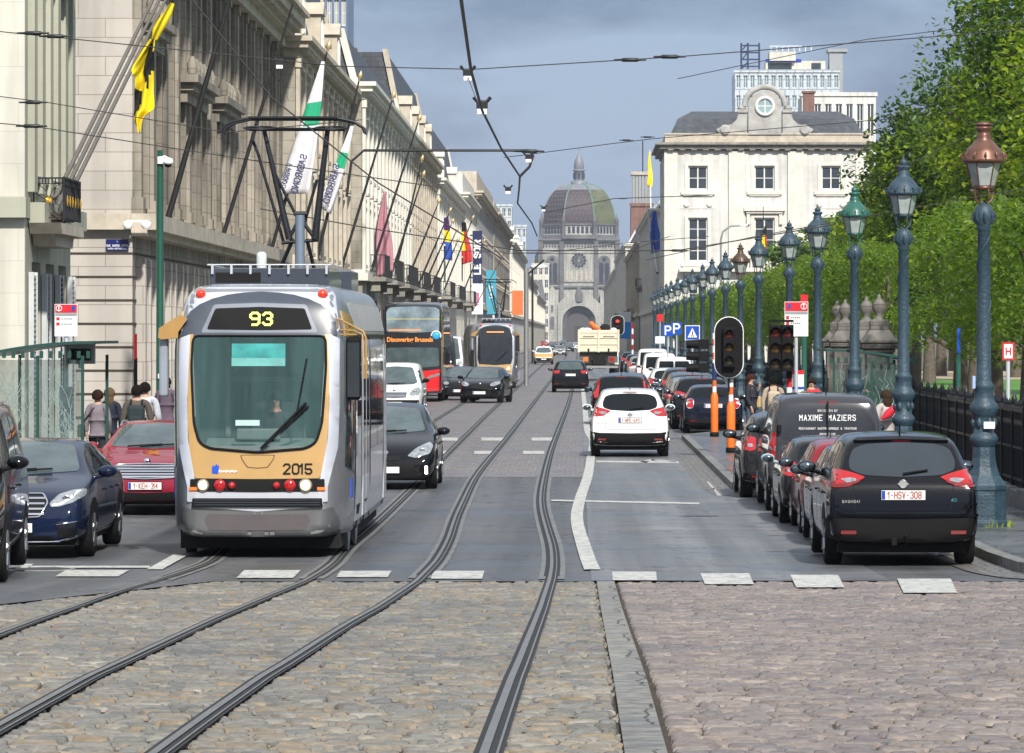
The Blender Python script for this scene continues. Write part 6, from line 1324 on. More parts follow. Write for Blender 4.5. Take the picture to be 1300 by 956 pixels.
Y = 706.; mb = MB(); X0 = Xp(972, Y) - t.location.x; X1 = Xp(1048, Y) - t.location.x; zb = Zp(92, 700) + .5; zt = Zp(66, Y)
mb.box(X0, X1, 6, 12, zb - .5, zt - 1.5); mb.box(X0 + .6, X1 - 5, 5, 11.5, zt - 1.5, zt); rp = mb.build('penthouse', A_cream, t)
mb = MB()
for a, b in ((975, 1005), (1030, 1042)): mb.box(Xp(a, Y) - t.location.x, Xp(b, Y) - t.location.x, 5.9, 6.0, Zp(88, Y), Zp(80, Y))
mb.build('window', M_bglass, rp)
mb = MB()
for k in range(8): x = X0 + .8 + k * .95; mb.box(x, x + .1, 4.8, 4.9, zt, zt + .9)
mb.box(X0 + .6, X1 - 4, 4.8, 4.9, zt + .85, zt + .95); mb.box(X0, X1 - 4, 5.88, 5.93, Zp(79, Y), Zp(75, Y), 1); mb.build('roof_railing', [M_white, M_pblue], rp)
mb = MB(); a, b = Xp(1053, Y) - t.location.x, Xp(1070, Y) - t.location.x; mb.box(a, b, 6, 10, zb - 6, Zp(66, Y)); mb.box(a - .3, b + .8, 5.7, 10.3, Zp(66, Y), Zp(62, Y)); mb.build('chimney', mat('grey_corrugated_metal', (.28, .29, .30), .5), t)
mb = MB(); a, b = Xp(939, Y) - t.location.x, Xp(964, Y) - t.location.x; z0 = zb; z1 = Zp(56, Y)
for x in (a, a + 1.1, b - .3): mb.box(x, x + .3, 3, 3.3, z0, z1)
for k in range(4): z = z0 + (z1 - z0) * (k + .5) / 4; mb.box(a, b, 3.02, 3.2, z, z + .25)
for k in range(3): z = z0 + (z1 - z0) * k / 3; mb.tube([(a, 3.15, z), (a + 1.3, 3.15, z + (z1 - z0) / 3)], .1, 5)
mb.build('sign_gantry', mat('navy_steel', (.02, .03, .09), .5), t)
block('plain white house wall behind the palace roof on the right', 1018, 1112, 122, 560, A_white, nx=7, nz=5, name='townhouse', D=10)
mb = thing('chimney_stack', 'brick chimney stack beside the white wall above the palace roof', 'chimney', (Xp(1021, 500), 500, 0)); q = MB(); q.box(-.1, 1.2, 0, 1.2, 10, Zp(117, 500)); q.box(-.25, 1.35, -.15, 1.35, Zp(118, 500), Zp(115.5, 500)); q.build('stack', A_brick, mb)
# --- domed church at the end of the street
YC = 1750.; sC = F / YC
ch = thing('domed_church', 'huge domed church with portal and rose window closing the end of the street', 'church', (Xp(735, YC), YC, 0))
def cx_(x): return (x - 735) / sC
def cz_(y): return Zp(y, YC)
A_ch = ashlar('church_stone', (.50, .49, .44), (.44, .43, .39), (.22, .22, .21), bw=1.8, bh=.8, ms=.05, dirt=.35, streak=.3, ds=.08)
M_chd = mat('church_dark_stone', (.12, .12, .12), .85, var=.5, vs=.2)
def octa(rad, y0=None): return [(rad * cos(pi / 8 + k * pi / 4) / cos(pi / 8), rad * sin(pi / 8 + k * pi / 4) / cos(pi / 8)) for k in range(8)]
rb = 16.7; yc = 17.
mb = MB(T((0, yc, 0))); 
w = cx_(784)
mb.prism([(-w, -yc + 3), (w, -yc + 3), (w, 16), (-w, 16)], 'z', 0, cz_(303)); mb.build('wall', A_ch, ch)
mb = MB()  # front face with openings and buttresses
for x in (-w, cx_(713), cx_(757), w): mb.box(x - .9, x + .9, 1.6, 3.2, 0, cz_(305)); mb.prism([(x - .9, cz_(305)), (x + .9, cz_(305)), (x, cz_(296))], 'y', 1.6, 3.0)
for z, p in ((cz_(305), 1.2), (cz_(303), 1.8), (cz_(363), 1.0)): mb.box(-w - p * .6, w + p * .6, 3 - p, 3.1, z - .7, z)
for k in range(26): x = -w + k * 2 * w / 26; mb.box(x, x + .5, 2.0, 3, cz_(312), cz_(309))
mb.build('buttresses', M_chd, ch)
def archpoly(x, hw_, zb, zs, n=10): return [(x - hw_, zb), (x + hw_, zb)] + [(x + hw_ * cos(pi * k / n), zs + hw_ * sin(pi * k / n)) for k in range(n + 1)]
G3 = mat('church_window_glass', (.03, .035, .05), .3)
for x in (cx_(701), cx_(767)):
    mb = MB(); mb.prism(archpoly(x, 2.6, cz_(360), cz_(332)), 'y', 2.4, 3.1); f = mb.build('window_surround', M_chd, ch)
    for s_ in (-1.15, 1.15): mb = MB(); mb.prism(archpoly(x + s_, .85, cz_(359), cz_(336)), 'y', 2.3, 2.5); mb.build('window', G3, f)
    mb = MB(); mb.lathe([(.9, 2.3), (.9, 2.42)], (x, 0, cz_(329)), 16, ax='y'); mb.build('window', G3, f)
mb = MB(); mb.prism([(cx_(716), cz_(358)), (cx_(754), cz_(358)), (cx_(754), cz_(316)), (cx_(716), cz_(316))], 'y', 2.5, 3.1); mb.build('rose_panel', A_ch, ch)
mb = MB(); mb.lathe([(3.6, 2.3), (3.6, 2.55)], (0, 0, cz_(330.5)), 28, ax='y'); rs = mb.build('rose_window', A_ch, ch)
for k in range(12): a = k * pi / 6; mb = MB(); mb.lathe([(.62, 2.15), (.62, 2.32)], (2.5 * cos(a), 0, cz_(330.5) + 2.5 * sin(a)), 10, ax='y'); mb.prism([(.5 * cos(a + .1), cz_(330.5) + .5 * sin(a + .1)), (1.9 * cos(a + .18), cz_(330.5) + 1.9 * sin(a + .18)), (1.9 * cos(a - .18), cz_(330.5) + 1.9 * sin(a - .18)), (.5 * cos(a - .1), cz_(330.5) + .5 * sin(a - .1))][::-1], 'y', 2.15, 2.32); mb.build('rose_pane', G3, rs)
mb = MB()
for k in range(6): x = cx_(720) + k * (cx_(750) - cx_(720)) / 5; mb.box(x - .35, x + .35, 2.35, 2.52, cz_(356), cz_(344))
mb.build('blind_arcade', M_trim, ch)
# portal porch with gable
wp = cx_(762)
mb = MB(); r_o = cx_(754.5)
out = [(-wp, 0), (-cx_(756), 0), (-cx_(756), cz_(408))] + [(-cx_(756) * cos(pi * k / 14), cz_(408) + cx_(756) * .95 * sin(pi * k / 14)) for k in range(1, 14)] + [(cx_(756), cz_(408)), (cx_(756), 0), (wp, 0), (wp, cz_(386)), (cx_(744), cz_(368)), (-cx_(744), cz_(368)), (-wp, cz_(386))]
mb.prism(out, 'y', -1.5, 2.6); pt = mb.build('portal', A_ch, ch)
for i, (rr, yy) in enumerate(((6.6, -.6), (6.0, .3), (5.4, 1.1))):
    mb = MB(); n = 16; arc = [(-rr, 0)] + [(-rr * cos(pi * k / n), cz_(408) + rr * .95 * sin(pi * k / n)) for k in range(n + 1)] + [(rr, 0)]
    mb.tube([(x, yy, z) for x, z in arc], .32, 6); mb.build('arch_moulding', M_chd, pt)
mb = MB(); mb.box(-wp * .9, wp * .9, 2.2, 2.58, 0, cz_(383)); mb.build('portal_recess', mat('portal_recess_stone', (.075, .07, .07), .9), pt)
mb = MB(); n = 14
for k in range(2): mb.tube([(-6.2 * cos(pi * j / n), .1 - .4 * k, cz_(386) + 1.9 * sin(pi * j / n) + k * .9) for j in range(n + 1)], .4, 6)
mb.lathe([(1.6, cz_(383)), (1.9, cz_(376)), (1.5, cz_(370)), (.4, cz_(364))], (0, -.9, 0), 10); mb.build('gable_sculpture', M_chd, pt)
mb = MB(); mb.box(-1.6, 1.6, 1.9, 2.2, 0, 6.5); mb.build('door', mat('church_door_wood', (.04, .03, .025), .7), pt)
for s_ in (-1, 1):
    for a, b, c in ((762, 776, 372), (776, 788, 392)):
        x0, x1 = sorted((s_ * cx_(a), s_ * cx_(b))); mb = MB(); mb.box(x0, x1, -.4, 2.9, 0, cz_(c)); mb.prism([(x0, cz_(c)), (x1, cz_(c)), ((x0 + x1) / 2, cz_(c - 9))], 'y', -.4, 2.9); wg = mb.build('side_porch', A_ch, ch)
        mb = MB(); mb.prism(archpoly((x0 + x1) / 2, .9, 5, 9.5), 'y', -.46, -.38); mb.box((x0 + x1) / 2 - .5, (x0 + x1) / 2 + .5, -.46, -.38, 12, 15); mb.build('niche', M_chd, wg)
mb = MB()
for s_ in (-1, 1): mb.prism([(s_ * w, cz_(310)), (s_ * (w + 8), cz_(362)), (s_ * (w + 8), cz_(372)), (s_ * w, cz_(330))][::s_], 'y', 8, 9.5); mb.box(s_ * (w), s_ * (w + 8.5), 10, 26, 0, cz_(372))
mb.build('flying_buttress', A_ch, ch)
# drum arcade
mb = MB(T((0, yc, 0))); mb.prism(octa(15.2), 'z', cz_(303), cz_(284)); dr = mb.build('drum', A_ch, ch)
mb = MB(T((0, yc, 0))); mb.prism(octa(16.6), 'z', cz_(303), cz_(298)); mb.prism(octa(15.8), 'z', cz_(285.5), cz_(283.5)); mb.build('drum_cornice', M_chd, dr)
P = octa(15.5); q = 0
for k in range(8):
    a, b = Vector(P[k]), Vector(P[(k + 1) % 8])
    if (a + b).y > 8: continue
    nrm = ((a + b) / 2).normalized()
    mb = MB()
    for j in range(6):
        c_ = a.lerp(b, (j + .95) / 7.0 + .05) - nrm * .45; tdir = (b - a).normalized()
        z0, z1 = cz_(296), cz_(287.5); hw_ = .55
        pts = [c_ - tdir * hw_, c_ + tdir * hw_]; V = []
        for o in (0, .28):
            for p_ in pts:
                for z in (z0, z1): V.append((p_.x + nrm.x * o, p_.y + nrm.y * o + yc, z))
        mb.add(V, [(0, 1, 3, 2), (4, 6, 7, 5), (0, 4, 5, 1), (2, 3, 7, 6), (1, 5, 7, 3), (0, 2, 6, 4)])
    mb.build('arcade_opening', G3, dr)
for p_ in P:
    if p_[1] < 8:
        mb = MB(T((p_[0], p_[1] + yc, 0))); mb.lathe([(.9, cz_(300)), (.9, cz_(281)), (1.1, cz_(280)), (.3, cz_(274)), (.05, cz_(270))], (0, 0, 0), 8); mb.build('pinnacle', M_chd, dr)
# dome: eight curved segments
M_d1 = mat('dome_brown_tiles', (.042, .026, .027), .6, var=.35, vs=.25); M_d2 = mat('dome_green_tiles', (.095, .105, .04), .6, var=.5, vs=.2); M_cu = mat('verdigris_copper', (.10, .20, .14), .6, var=.35, vs=.3); M_lead = mat('lead_grey', (.17, .18, .20), .5, var=.2, vs=.3)
zb, zt = cz_(285), cz_(232); hd = zt - zb; rd = 14.9
prof = [(rd * (1 - .0 * t) * (cos(t * pi / 2 * .93)) ** .78 + .6 * t, zb + hd * sin(t * pi / 2 * .97) / sin(pi / 2 * .97)) for t in [k / 12 for k in range(13)]]
cent = [(k + .5) * pi / 4 + pi / 8 for k in range(8)]
for k in range(8):
    a0 = pi / 8 + k * pi / 4; a1 = a0 + pi / 4; am = (a0 + a1) / 2
    V = []
    for r_, z in prof:
        rr = r_ / cos(pi / 8)
        V += [(rr * cos(a0), rr * sin(a0) + yc, z), (rr * cos(a1), rr * sin(a1) + yc, z)]
    mb = MB()
    green = cos(am) > .5 and sin(am) < .3
    nseg = len(prof) - 1
    for i in range(nseg): mb.add([V[2 * i], V[2 * i + 1], V[2 * i + 3], V[2 * i + 2]], [(0, 1, 2, 3)], 2 if i >= nseg - 4 else (1 if green else 0))
    sg = mb.build('dome_segment', [M_d1, M_d2, M_lead], ch)
    mb = MB(); mb.tube([(r_ / cos(pi / 8) * cos(a0), r_ / cos(pi / 8) * sin(a0) + yc, z) for r_, z in prof], .32, 6); mb.build('dome_rib', M_cu if (cos(a0) > .3 or k == 5) else M_lead, sg)
    if sin(am) < .2:
        mb = MB(); nrm = Vector((cos(am), sin(am)))
        for i in range(1, 8):
            r_, z = prof[i]; hwid = r_ * math.tan(pi / 8) * .8
            for j in range(-2, 3):
                o_ = j * hwid / 2.6 + (hwid / 6 if i % 2 else 0); p_ = nrm * (r_ + .05) + Vector((-nrm.y, nrm.x)) * o_
                mb.lathe([(.02, -.35), (.26, 0), (.02, .35)], (p_.x, p_.y + yc, z), 4, sm=False)
        mb.build('dome_studs', M_lead, sg)
mb = MB(T((0, yc, 0)))
mb.lathe([(3.4, zt - .6), (3.4, zt + 1.2), (2.9, zt + 1.4)], n=8); mb.lathe([(2.1, zt + 1.4), (2.1, cz_(216)), (2.6, cz_(216) + .3), (2.7, cz_(214)), (2.0, cz_(213))], n=8)
mb.lathe([(1.9, cz_(213)), (2.2, cz_(209)), (1.9, cz_(203)), (1.2, cz_(198)), (.6, cz_(195)), (.5, cz_(192)), (.12, cz_(190)), (.08, cz_(186))], n=12)
mb.box(-.7, .7, -.1, .1, cz_(188), cz_(187)); ln = mb.build('lantern', M_lead, ch)
mb = MB(T((0, yc, 0)))
for k in range(8): a = k * pi / 4 + pi / 8; mb.lathe([(.45, zt + 2.2), (.45, cz_(218))], (2.0 * cos(a + pi / 8), 2.0 * sin(a + pi / 8), 0), 6)
mb.build('lantern_opening', G3, ln)
# ---------------------------------------------------------------- street lamps
M_lblue = mat('lamp_blue_green_paint', (.026, .053, .075), .5, var=.4, vs=7, bump=.6, bs=25, coat=.08); M_lgreen = mat('lamp_dark_green_paint', (.02, .10, .075), .35, coat=.3); M_copper = mat('copper_lantern', (.17, .085, .06), .4, .5, var=.3, vs=6); M_bronze = mat('bronze_lantern', (.09, .06, .045), .4, .3)
M_lglass = mat('lantern_glass', (.33, .37, .36), .12, var=.3, vs=6, coat=.6)
GP = .125
def make_lamp(cap_m, open_br=False, finial=True):
    r = thing('street_lamp', 'x', 'street lamp')
    mb = MB()
    mb.lathe([(.37, 0), (.37, .08), (.34, .10), (.33, .52), (.345, .54), (.345, .60), (.30, .66), (.24, .74), (.20, .86), (.175, 1.0), (.165, 1.18)], n=8, rot=pi / 8, sm=False)
    mb.box(-.12, .12, -.318, -.30, .16, .48)
    mb.build('pedestal', M_lblue, r, bevel=.008)
    mb = MB()
    mb.lathe([(.165, 1.16), (.20, 1.22), (.21, 1.28), (.18, 1.33), (.15, 1.36), (.145, 1.55), (.165, 1.6), (.205, 1.68), (.21, 1.74), (.17, 1.80), (.145, 1.84), (.14, 2.0), (.16, 2.03), (.125, 2.07), (.108, 2.12), (.098, 3.2), (.088, 4.28), (.115, 4.31), (.10, 4.35), (.15, 4.44), (.155, 4.52), (.12, 4.62), (.06, 4.68)], n=20)
    for k in range(6): a = k * pi / 3; mb.lathe([(.01, 1.42), (.04, 1.46), (.045, 1.52), (.01, 1.58)], (.15 * cos(a), .15 * sin(a), 0), 6)
    for k in range(9):
        z = 2.2 + k * .22; a = k * 1.3; mb.tube([(.10 * cos(a + t * .5), .10 * sin(a + t * .5), z + t * .08) for t in range(4)], .012, 5)
    for k in range(8): a = k * pi / 4; mb.tube([(.1 * cos(a), .1 * sin(a), 4.38), (.17 * cos(a), .17 * sin(a), 4.46), (.15 * cos(a), .15 * sin(a), 4.55)], .02, 5)
    mb.build('post', M_lblue, r)
    mb = MB()
    for k in range(4):
        a = k * pi / 2 + .4; u = Vector((cos(a), sin(a), 0))
        mb.tube([u * .03 + Vector((0, 0, 4.66)), u * .13 + Vector((0, 0, 4.72)), u * .15 + Vector((0, 0, 4.82)), u * .14 + Vector((0, 0, 4.88))], .014, 6)
    mb.lathe([(.13, 4.87), (.155, 4.89), (.155, 4.915), (.13, 4.93)], n=6)
    for k in range(6): a = k * pi / 3; mb.tube([(.16 * cos(a), .16 * sin(a), 4.92), (.255 * cos(a), .255 * sin(a), 5.27)], .012, 5)
    mb.lathe([(.25, 5.25), (.31, 5.27), (.315, 5.31), (.29, 5.34), (.285, 5.38), (.235, 5.47), (.15, 5.56), (.10, 5.62), (.11, 5.65), (.09, 5.68), (.09, 5.72), (.125, 5.75), (.125, 5.78), (.05, 5.80)], n=18)
    for k in range(12): a = k * pi / 6; mb.tube([(.30 * cos(a), .30 * sin(a), 5.31), (.335 * cos(a), .335 * sin(a), 5.355), (.30 * cos(a), .30 * sin(a), 5.40)], .016, 5)
    mb.lathe([(.04, 5.78), (.075, 5.82), (.065, 5.87), (.02, 5.91), (.01, 5.97)] if finial else [(.05, 5.78), (.13, 5.80), (.13, 5.83), (.05, 5.85)], n=10)
    ln = mb.build('lantern', cap_m, r)
    mb = MB(); mb.lathe([(.155, 4.93), (.25, 5.25)], n=6, sm=False); mb.build('glass', M_lglass, ln)
    mb = MB(); mb.lathe([(.02, 4.94), (.05, 5.0), (.05, 5.1), (.02, 5.14)], n=8); mb.build('bulb', M_white, ln)
    r.scale = (.975,) * 3
    return r
protos = {'blue': make_lamp(M_lblue), 'copper': make_lamp(M_copper, finial=False), 'green': make_lamp(M_lgreen), 'bronze': make_lamp(M_bronze)}
used = set()
LP = [(1249, 'copper'), (1147, 'blue'), (1085, 'green'), (1038, 'blue'), (1002, 'blue'), (963, 'blue'), (940, 'bronze'), (921, 'blue'), (904, 'blue'), (892, 'blue'), (879, 'blue'), (870, 'blue'), (860, 'blue'), (852, 'blue'), (846, 'blue'), (840, 'blue'), (836, 'blue'), (831, 'blue')]
ords = ['first', 'second', 'third', 'fourth', 'fifth', 'sixth', 'seventh', 'eighth', 'ninth', 'tenth', 'eleventh', 'twelfth', 'thirteenth', 'fourteenth', 'fifteenth', 'sixteenth', 'seventeenth', 'eighteenth']
LAMPS = []
for i, (x, kd) in enumerate(LP):
    Y = 60 + 13.9 * i; lb = {'copper': 'blue street lamp with a copper coloured lantern, nearest of the row', 'green': 'street lamp with dark green lantern cap, third in the row', 'bronze': 'street lamp with brown bronze lantern, seventh in the row'}.get(kd, f'{ords[i]} blue street lamp counted from the copper lantern one')
    if kd not in used: o = protos[kd]; used.add(kd); o['label'] = lb; o.location = (Xp(x, Y), Y, GP)
    else: o = dup(protos[kd], (Xp(x, Y), Y, GP), 0, lb)
    o['group'] = 'street lamps along the park'; LAMPS.append(o)
    if i == 0:
        MB().box(-.18, -.14, -.20, -.02, 2.0, 2.18).build('sticker_plate', mat('pale_blue_plate', (.3, .4, .6), .4), o); 
        q = MB(); q.box(-.02, .14, -.21, -.205, 1.42, 1.52); sk_ = q.build('notice_sticker', M_white, o)
# ---------------------------------------------------------------- iron fence with stone plinth
def fence(Y0, Y1, X0, X1, label, dense=.11, hgt=1.28):
    L_ = math.hypot(Y1 - Y0, X1 - X0); a = math.atan2(X1 - X0, Y1 - Y0)
    f = thing('iron_fence', label, 'fence', (X0, Y0, 0), pi / 2 - a)
    mb = MB(); n = int(L_ / 1.2)
    for i in range(n): mb.box(i * L_ / n + .01, (i + 1) * L_ / n - .01, -.22, .16, -.02, .40 + .02 * (i % 3))
    mb.build('stone_plinth', M_kerb, f, bevel=.02)
    mb = MB(); z = .42
    for zz in (.12, .62, hgt - .08): mb.box(0, L_, -.03, .03, z + zz - .02, z + zz + .02)
    k = 0; d = dense
    while k * d < L_:
        x = k * d
        if k % 14 == 0: mb.box(x - .025, x + .025, -.05, .05, z - .04, z + hgt + .02); mb.lathe([(.02, z + hgt), (.055, z + hgt + .06), (.05, z + hgt + .12), (.01, z + hgt + .2)], (x, 0, 0), 6)
        else: mb.box(x - .011, x + .011, -.011, .011, z, z + hgt); 
        if k % 14 and k % 3 == 0: mb.lathe([(.008, z + hgt - .02), (.032, z + hgt + .03), (.001, z + hgt + .11)], (x, 0, 0), 4, sm=False)
        k += 1
    mb.build('railing', M_iron, f)
    mb = MB(); mb.box(0, L_, -.075, -.05, z + .02, z + hgt - .10)
    mb.build('sheet_panel', mat('fence_backing_sheet', (.005, .005, .007), .8, spec=.1), f)
    return f
fence(48, 100.5, 7.0, 7.0, 'black spear topped park fence on a stone plinth beside the nearest lamps', .12)
fence(121.5, 200, 7.1, 7.2, 'continuation of the black park fence beyond the gate piers', .3)
fence(200.5, 385, 7.2, 7.4, 'distant stretch of the black park fence towards the palace', .6)
# gate piers
def pier():
    r = thing('gate_pier', 'x', 'gate pier'); M_p = ashlar('weathered_pier_stone', (.20, .185, .165), (.17, .16, .145), (.09, .08, .07), bw=.8, bh=.5, ms=.01, dirt=.55, streak=.5, ds=1.2)
    mb = MB(); mb.box(-.32, .32, -.32, .32, 0, 2.35); mb.box(-.38, .38, -.38, .38, 0, .5); sh = mb.build('shaft', M_p, r, bevel=.02)
    mb = MB()
    for s in (-1,): mb.box(-.22, .22, -.345, -.32, .7, 2.1)
    mb.build('panel', M_p, sh)
    mb = MB(); mb.box(-.36, .36, -.36, .36, 2.35, 2.45); mb.box(-.43, .43, -.43, .43, 2.45, 2.58); mb.box(-.47, .47, -.47, .47, 2.58, 2.66)
    mb.add([(-.40, -.40, 2.66), (.40, -.40, 2.66), (.40, .40, 2.66), (-.40, .40, 2.66), (-.24, -.24, 2.9), (.24, -.24, 2.9), (.24, .24, 2.9), (-.24, .24, 2.9)], [(0, 1, 5, 4), (1, 2, 6, 5), (2, 3, 7, 6), (3, 0, 4, 7), (4, 5, 6, 7)])
    mb.box(-.22, .22, -.22, .22, 2.9, 3.12); mb.build('cap', M_p, r, bevel=.02)
    mb = MB(); mb.lathe([(.19, 3.12), (.10, 3.2), (.08, 3.25), (.13, 3.32), (.17, 3.42), (.165, 3.52), (.10, 3.62), (.05, 3.66), (.05, 3.72), (.01, 3.76)], n=16); mb.build('finial', M_p, r)
    return r
pr = pier(); pl = [(1116, 102, 'nearest weathered stone gate pier with urn finial'), (1100, 108, 'second stone gate pier just left of the nearest'), (1073, 117, 'third stone gate pier beside the green lantern lamp post'), (1063, 122, 'farthest stone gate pier of the park entrance')]
for i, (x, Y, lb) in enumerate(pl):
    o = pr if i == 0 else copy_tree(pr); o.location = (Xp(x, Y), Y, .05); o['label'] = lb; o['group'] = 'stone gate piers'
# ---------------------------------------------------------------- trees
LG = [leafmat('leaf_mid_green', (.088, .165, .016), .45), leafmat('leaf_light_green', (.195, .28, .02), .45), leafmat('leaf_deep_green', (.03, .075, .012))]
M_bark = mat('tree_bark', (.10, .08, .062), .9, var=.45, vs=6, bump=.8, bs=18)
def leaves(mb, cen, rad, n, size, rng, mis=(0, 0, 1), shell=.55, clump=0):
    """n leaf blades scattered through clumps inside an ellipsoid"""
    cx, cy, cz = cen
    cl = []
    for _ in range(clump or 1):
        while True:
            p = Vector((rng.uniform(-1, 1), rng.uniform(-1, 1), rng.uniform(-1, 1)))
            if shell * .7 < p.length < 1: break
        cl.append((p, rng.uniform(.16, .34), rng.choice(mis)))
    for i in range(n):
        p, r_, mi = cl[i % len(cl)] if clump else (Vector((0, 0, 0)), 1, 0)
        while True:
            q = Vector((rng.uniform(-1, 1), rng.uniform(-1, 1), rng.uniform(-1, 1)))
            if q.length < 1: break
        v = p + q * r_
        c = Vector((cx + v.x * rad[0], cy + v.y * rad[1], cz + v.z * rad[2]))
        u = Vector((rng.gauss(0, 1), rng.gauss(0, 1), rng.gauss(0, .7))).normalized(); w_ = u.cross(Vector((rng.gauss(0, .6), rng.gauss(0, .6), 1))).normalized()
        s = size * rng.uniform(.65, 1.3)
        mb.add([c - u * s, c + w_ * s * .55, c + u * s, c - w_ * s * .55], [(0, 1, 2, 3)], mi if rng.random() < .88 else rng.choice(mis))
def clipped_tree(seed, h=5.2, w=1.0, l=2.05):
    rng = random.Random(seed); r = thing('clipped_lime_tree', 'x', 'tree')
    mb = MB(); pts = [(0, 0, 0), (rng.uniform(-.05, .05), rng.uniform(-.05, .05), 1.2), (rng.uniform(-.08, .08), 0, 2.4), (0, 0, 4.4)]
    mb.tube(pts, [.17, .14, .12, .04], 9)
    for k in range(7): z = 2.2 + k * .35; a = rng.uniform(0, 6.28); mb.tube([(0, 0, z), (.5 * cos(a) * w, 1.1 * sin(a), z + .35), (.8 * cos(a) * w, 1.7 * sin(a), z + .5)], [.045, .03, .01], 5)
    mb.build('trunk', M_bark, r)
    mb = MB()
    for k in range(150):
        x = rng.uniform(-w, w); y = rng.uniform(-l, l); z = rng.uniform(2.8, h)
        if rng.random() < .7:
            f = rng.randrange(4)
            if f == 0: x = -w + rng.uniform(0, .2)
            elif f == 1: y = -l + rng.uniform(0, .3)
            elif f == 2: z = h - rng.uniform(0, .25)
            else: y = l - rng.uniform(0, .3)
        mi = rng.choice((0, 1, 1, 1, 0, 2))
        leaves(mb, (x, y, z), (.30, .34, .30), 32, .066, rng, (mi, mi, mi, 1), 0)
    for k in range(12): leaves(mb, (rng.uniform(-w, w), rng.uniform(-l, l), rng.uniform(2.35, 2.6)), (.2, .2, .25), 12, .06, rng, (0, 1), 0)
    mb.build('crown', LG, r)
    return r
cts = [clipped_tree(s_) for s_ in (3, 5, 8)]
CT = []
k = 0; Y = 80.0
while Y < 380:
    if not (103.5 < Y < 118):
        o = cts[k] if k < 3 else copy_tree(cts[k % 3])
        o.location = (8.75 + (k % 2) * .12 + (.0 if Y < 100 else .1), Y, 0.02); o.rotation_euler = (0, 0, pi * ((k // 3) % 2) + .12 * sin(k * 2.1)); o.scale = (1 + .12 * sin(k * 1.7), .93 + .06 * sin(k * 2.9), 1 + .045 * sin(k * 3.7)); CT.append(o); k += 1
    Y += 4.1 if Y < 200 else 5.2
for i, o in enumerate(CT):
    o['group'] = 'clipped lime trees behind the park fence'
    yv = o.location.y
    o['label'] = ('clipped lime tree nearest the camera at the right picture edge' if i == 0 else f'clipped lime tree number {i + 1} counted from the right picture edge behind the fence')
def big_tree(label, X, Y, h, rx, rz, n, seed, z0=3.5, mis=(0, 1, 2), name='plane_tree', size=.15, clump=120):
    rng = random.Random(seed); t = thing(name, label, 'tree', (X, Y, .0))
    mb = MB(); mb.tube([(0, 0, 0), (.1, 0, z0 * .6), (0, .1, z0 + 1), (.2, 0, h * .7), (.1, 0, h * .92)], [.42, .34, .28, .16, .04], 10)
    for k in range(9): a = k * 2.4 + rng.random(); z = z0 + k * (h - z0) * .08; mb.tube([(0, 0, z), (rx * .4 * cos(a), rx * .4 * sin(a), z + 1.3), (rx * .8 * cos(a), rx * .8 * sin(a), z + 2.2)], [.16, .09, .02], 6)
    mb.build('trunk', M_bark, t)
    mb = MB()
    cz = (h + z0) / 2
    leaves(mb, (0, 0, cz), (rx * .92, rx * .92, (h - z0) / 2 * .92), n, size, rng, mis, .55, clump)
    mb.build('crown', LG, t)
    return t
big_tree('tall broad tree left of the copper lantern, its crown against the sky', 16.1, 172, 13.6, 4.8, 5, 40000, 11, 3.6, (0, 2, 2, 0, 1), clump=170, size=.125)
big_tree('slimmer tree with its crown nearest the palace, left of the tall broad tree', 14.3, 182, 12.0, 2.5, 5, 14000, 21, 3.8, (0, 2, 0, 1), clump=100)
big_tree('tallest tree, rising above the copper lantern out of the picture', 15.6, 136, 16.5, 4.9, 5, 40000, 12, 3.6, (0, 1, 1, 0, 2), clump=190, size=.112)
big_tree('leafy tree cut by the right picture edge behind the copper lamp', 15.0, 108, 12.5, 4.3, 5, 22000, 13, 3.8, (1, 1, 0), clump=150, size=.115)
big_tree('darker tree deep in the park behind the two tall ones', 22.5, 200, 15, 6, 5, 22000, 14, 3.5, (2, 0), clump=120, size=.2)
big_tree('round tree with light crown between the palace and the tall trees', 14.9, 205, 9.6, 2.9, 5, 15000, 15, 3.6, (0, 1, 2), clump=100, size=.15)
big_tree('far park tree behind the row of clipped limes', 33, 330, 14, 9, 5, 15000, 16, 3.2, (2, 0), clump=110, size=.3)
big_tree('far park tree at the right edge beyond the sandy path', 45, 345, 15, 10, 5, 15000, 17, 3., (2, 0), clump=110, size=.3)
big_tree('far park tree partly hidden by the copper lamp post', 22, 350, 13, 8, 5, 13000, 18, 3.2, (2, 0, 0), clump=110, size=.3)
for (X, Y, a, lb) in ((13.5, 28, 2., 'unseen park tree added for reflections right behind the fence next to the photographer'), (15, 2, 4., 'unseen park tree added for reflections behind the photographer on the right')):
    o = copy_tree(bpy.data.objects['plane_tree.002']); o.location = (X, Y, .3); o.rotation_euler = (0, 0, a); o['label'] = lb  # unseen tree copies, added to give the car paint something to reflect
k = 0
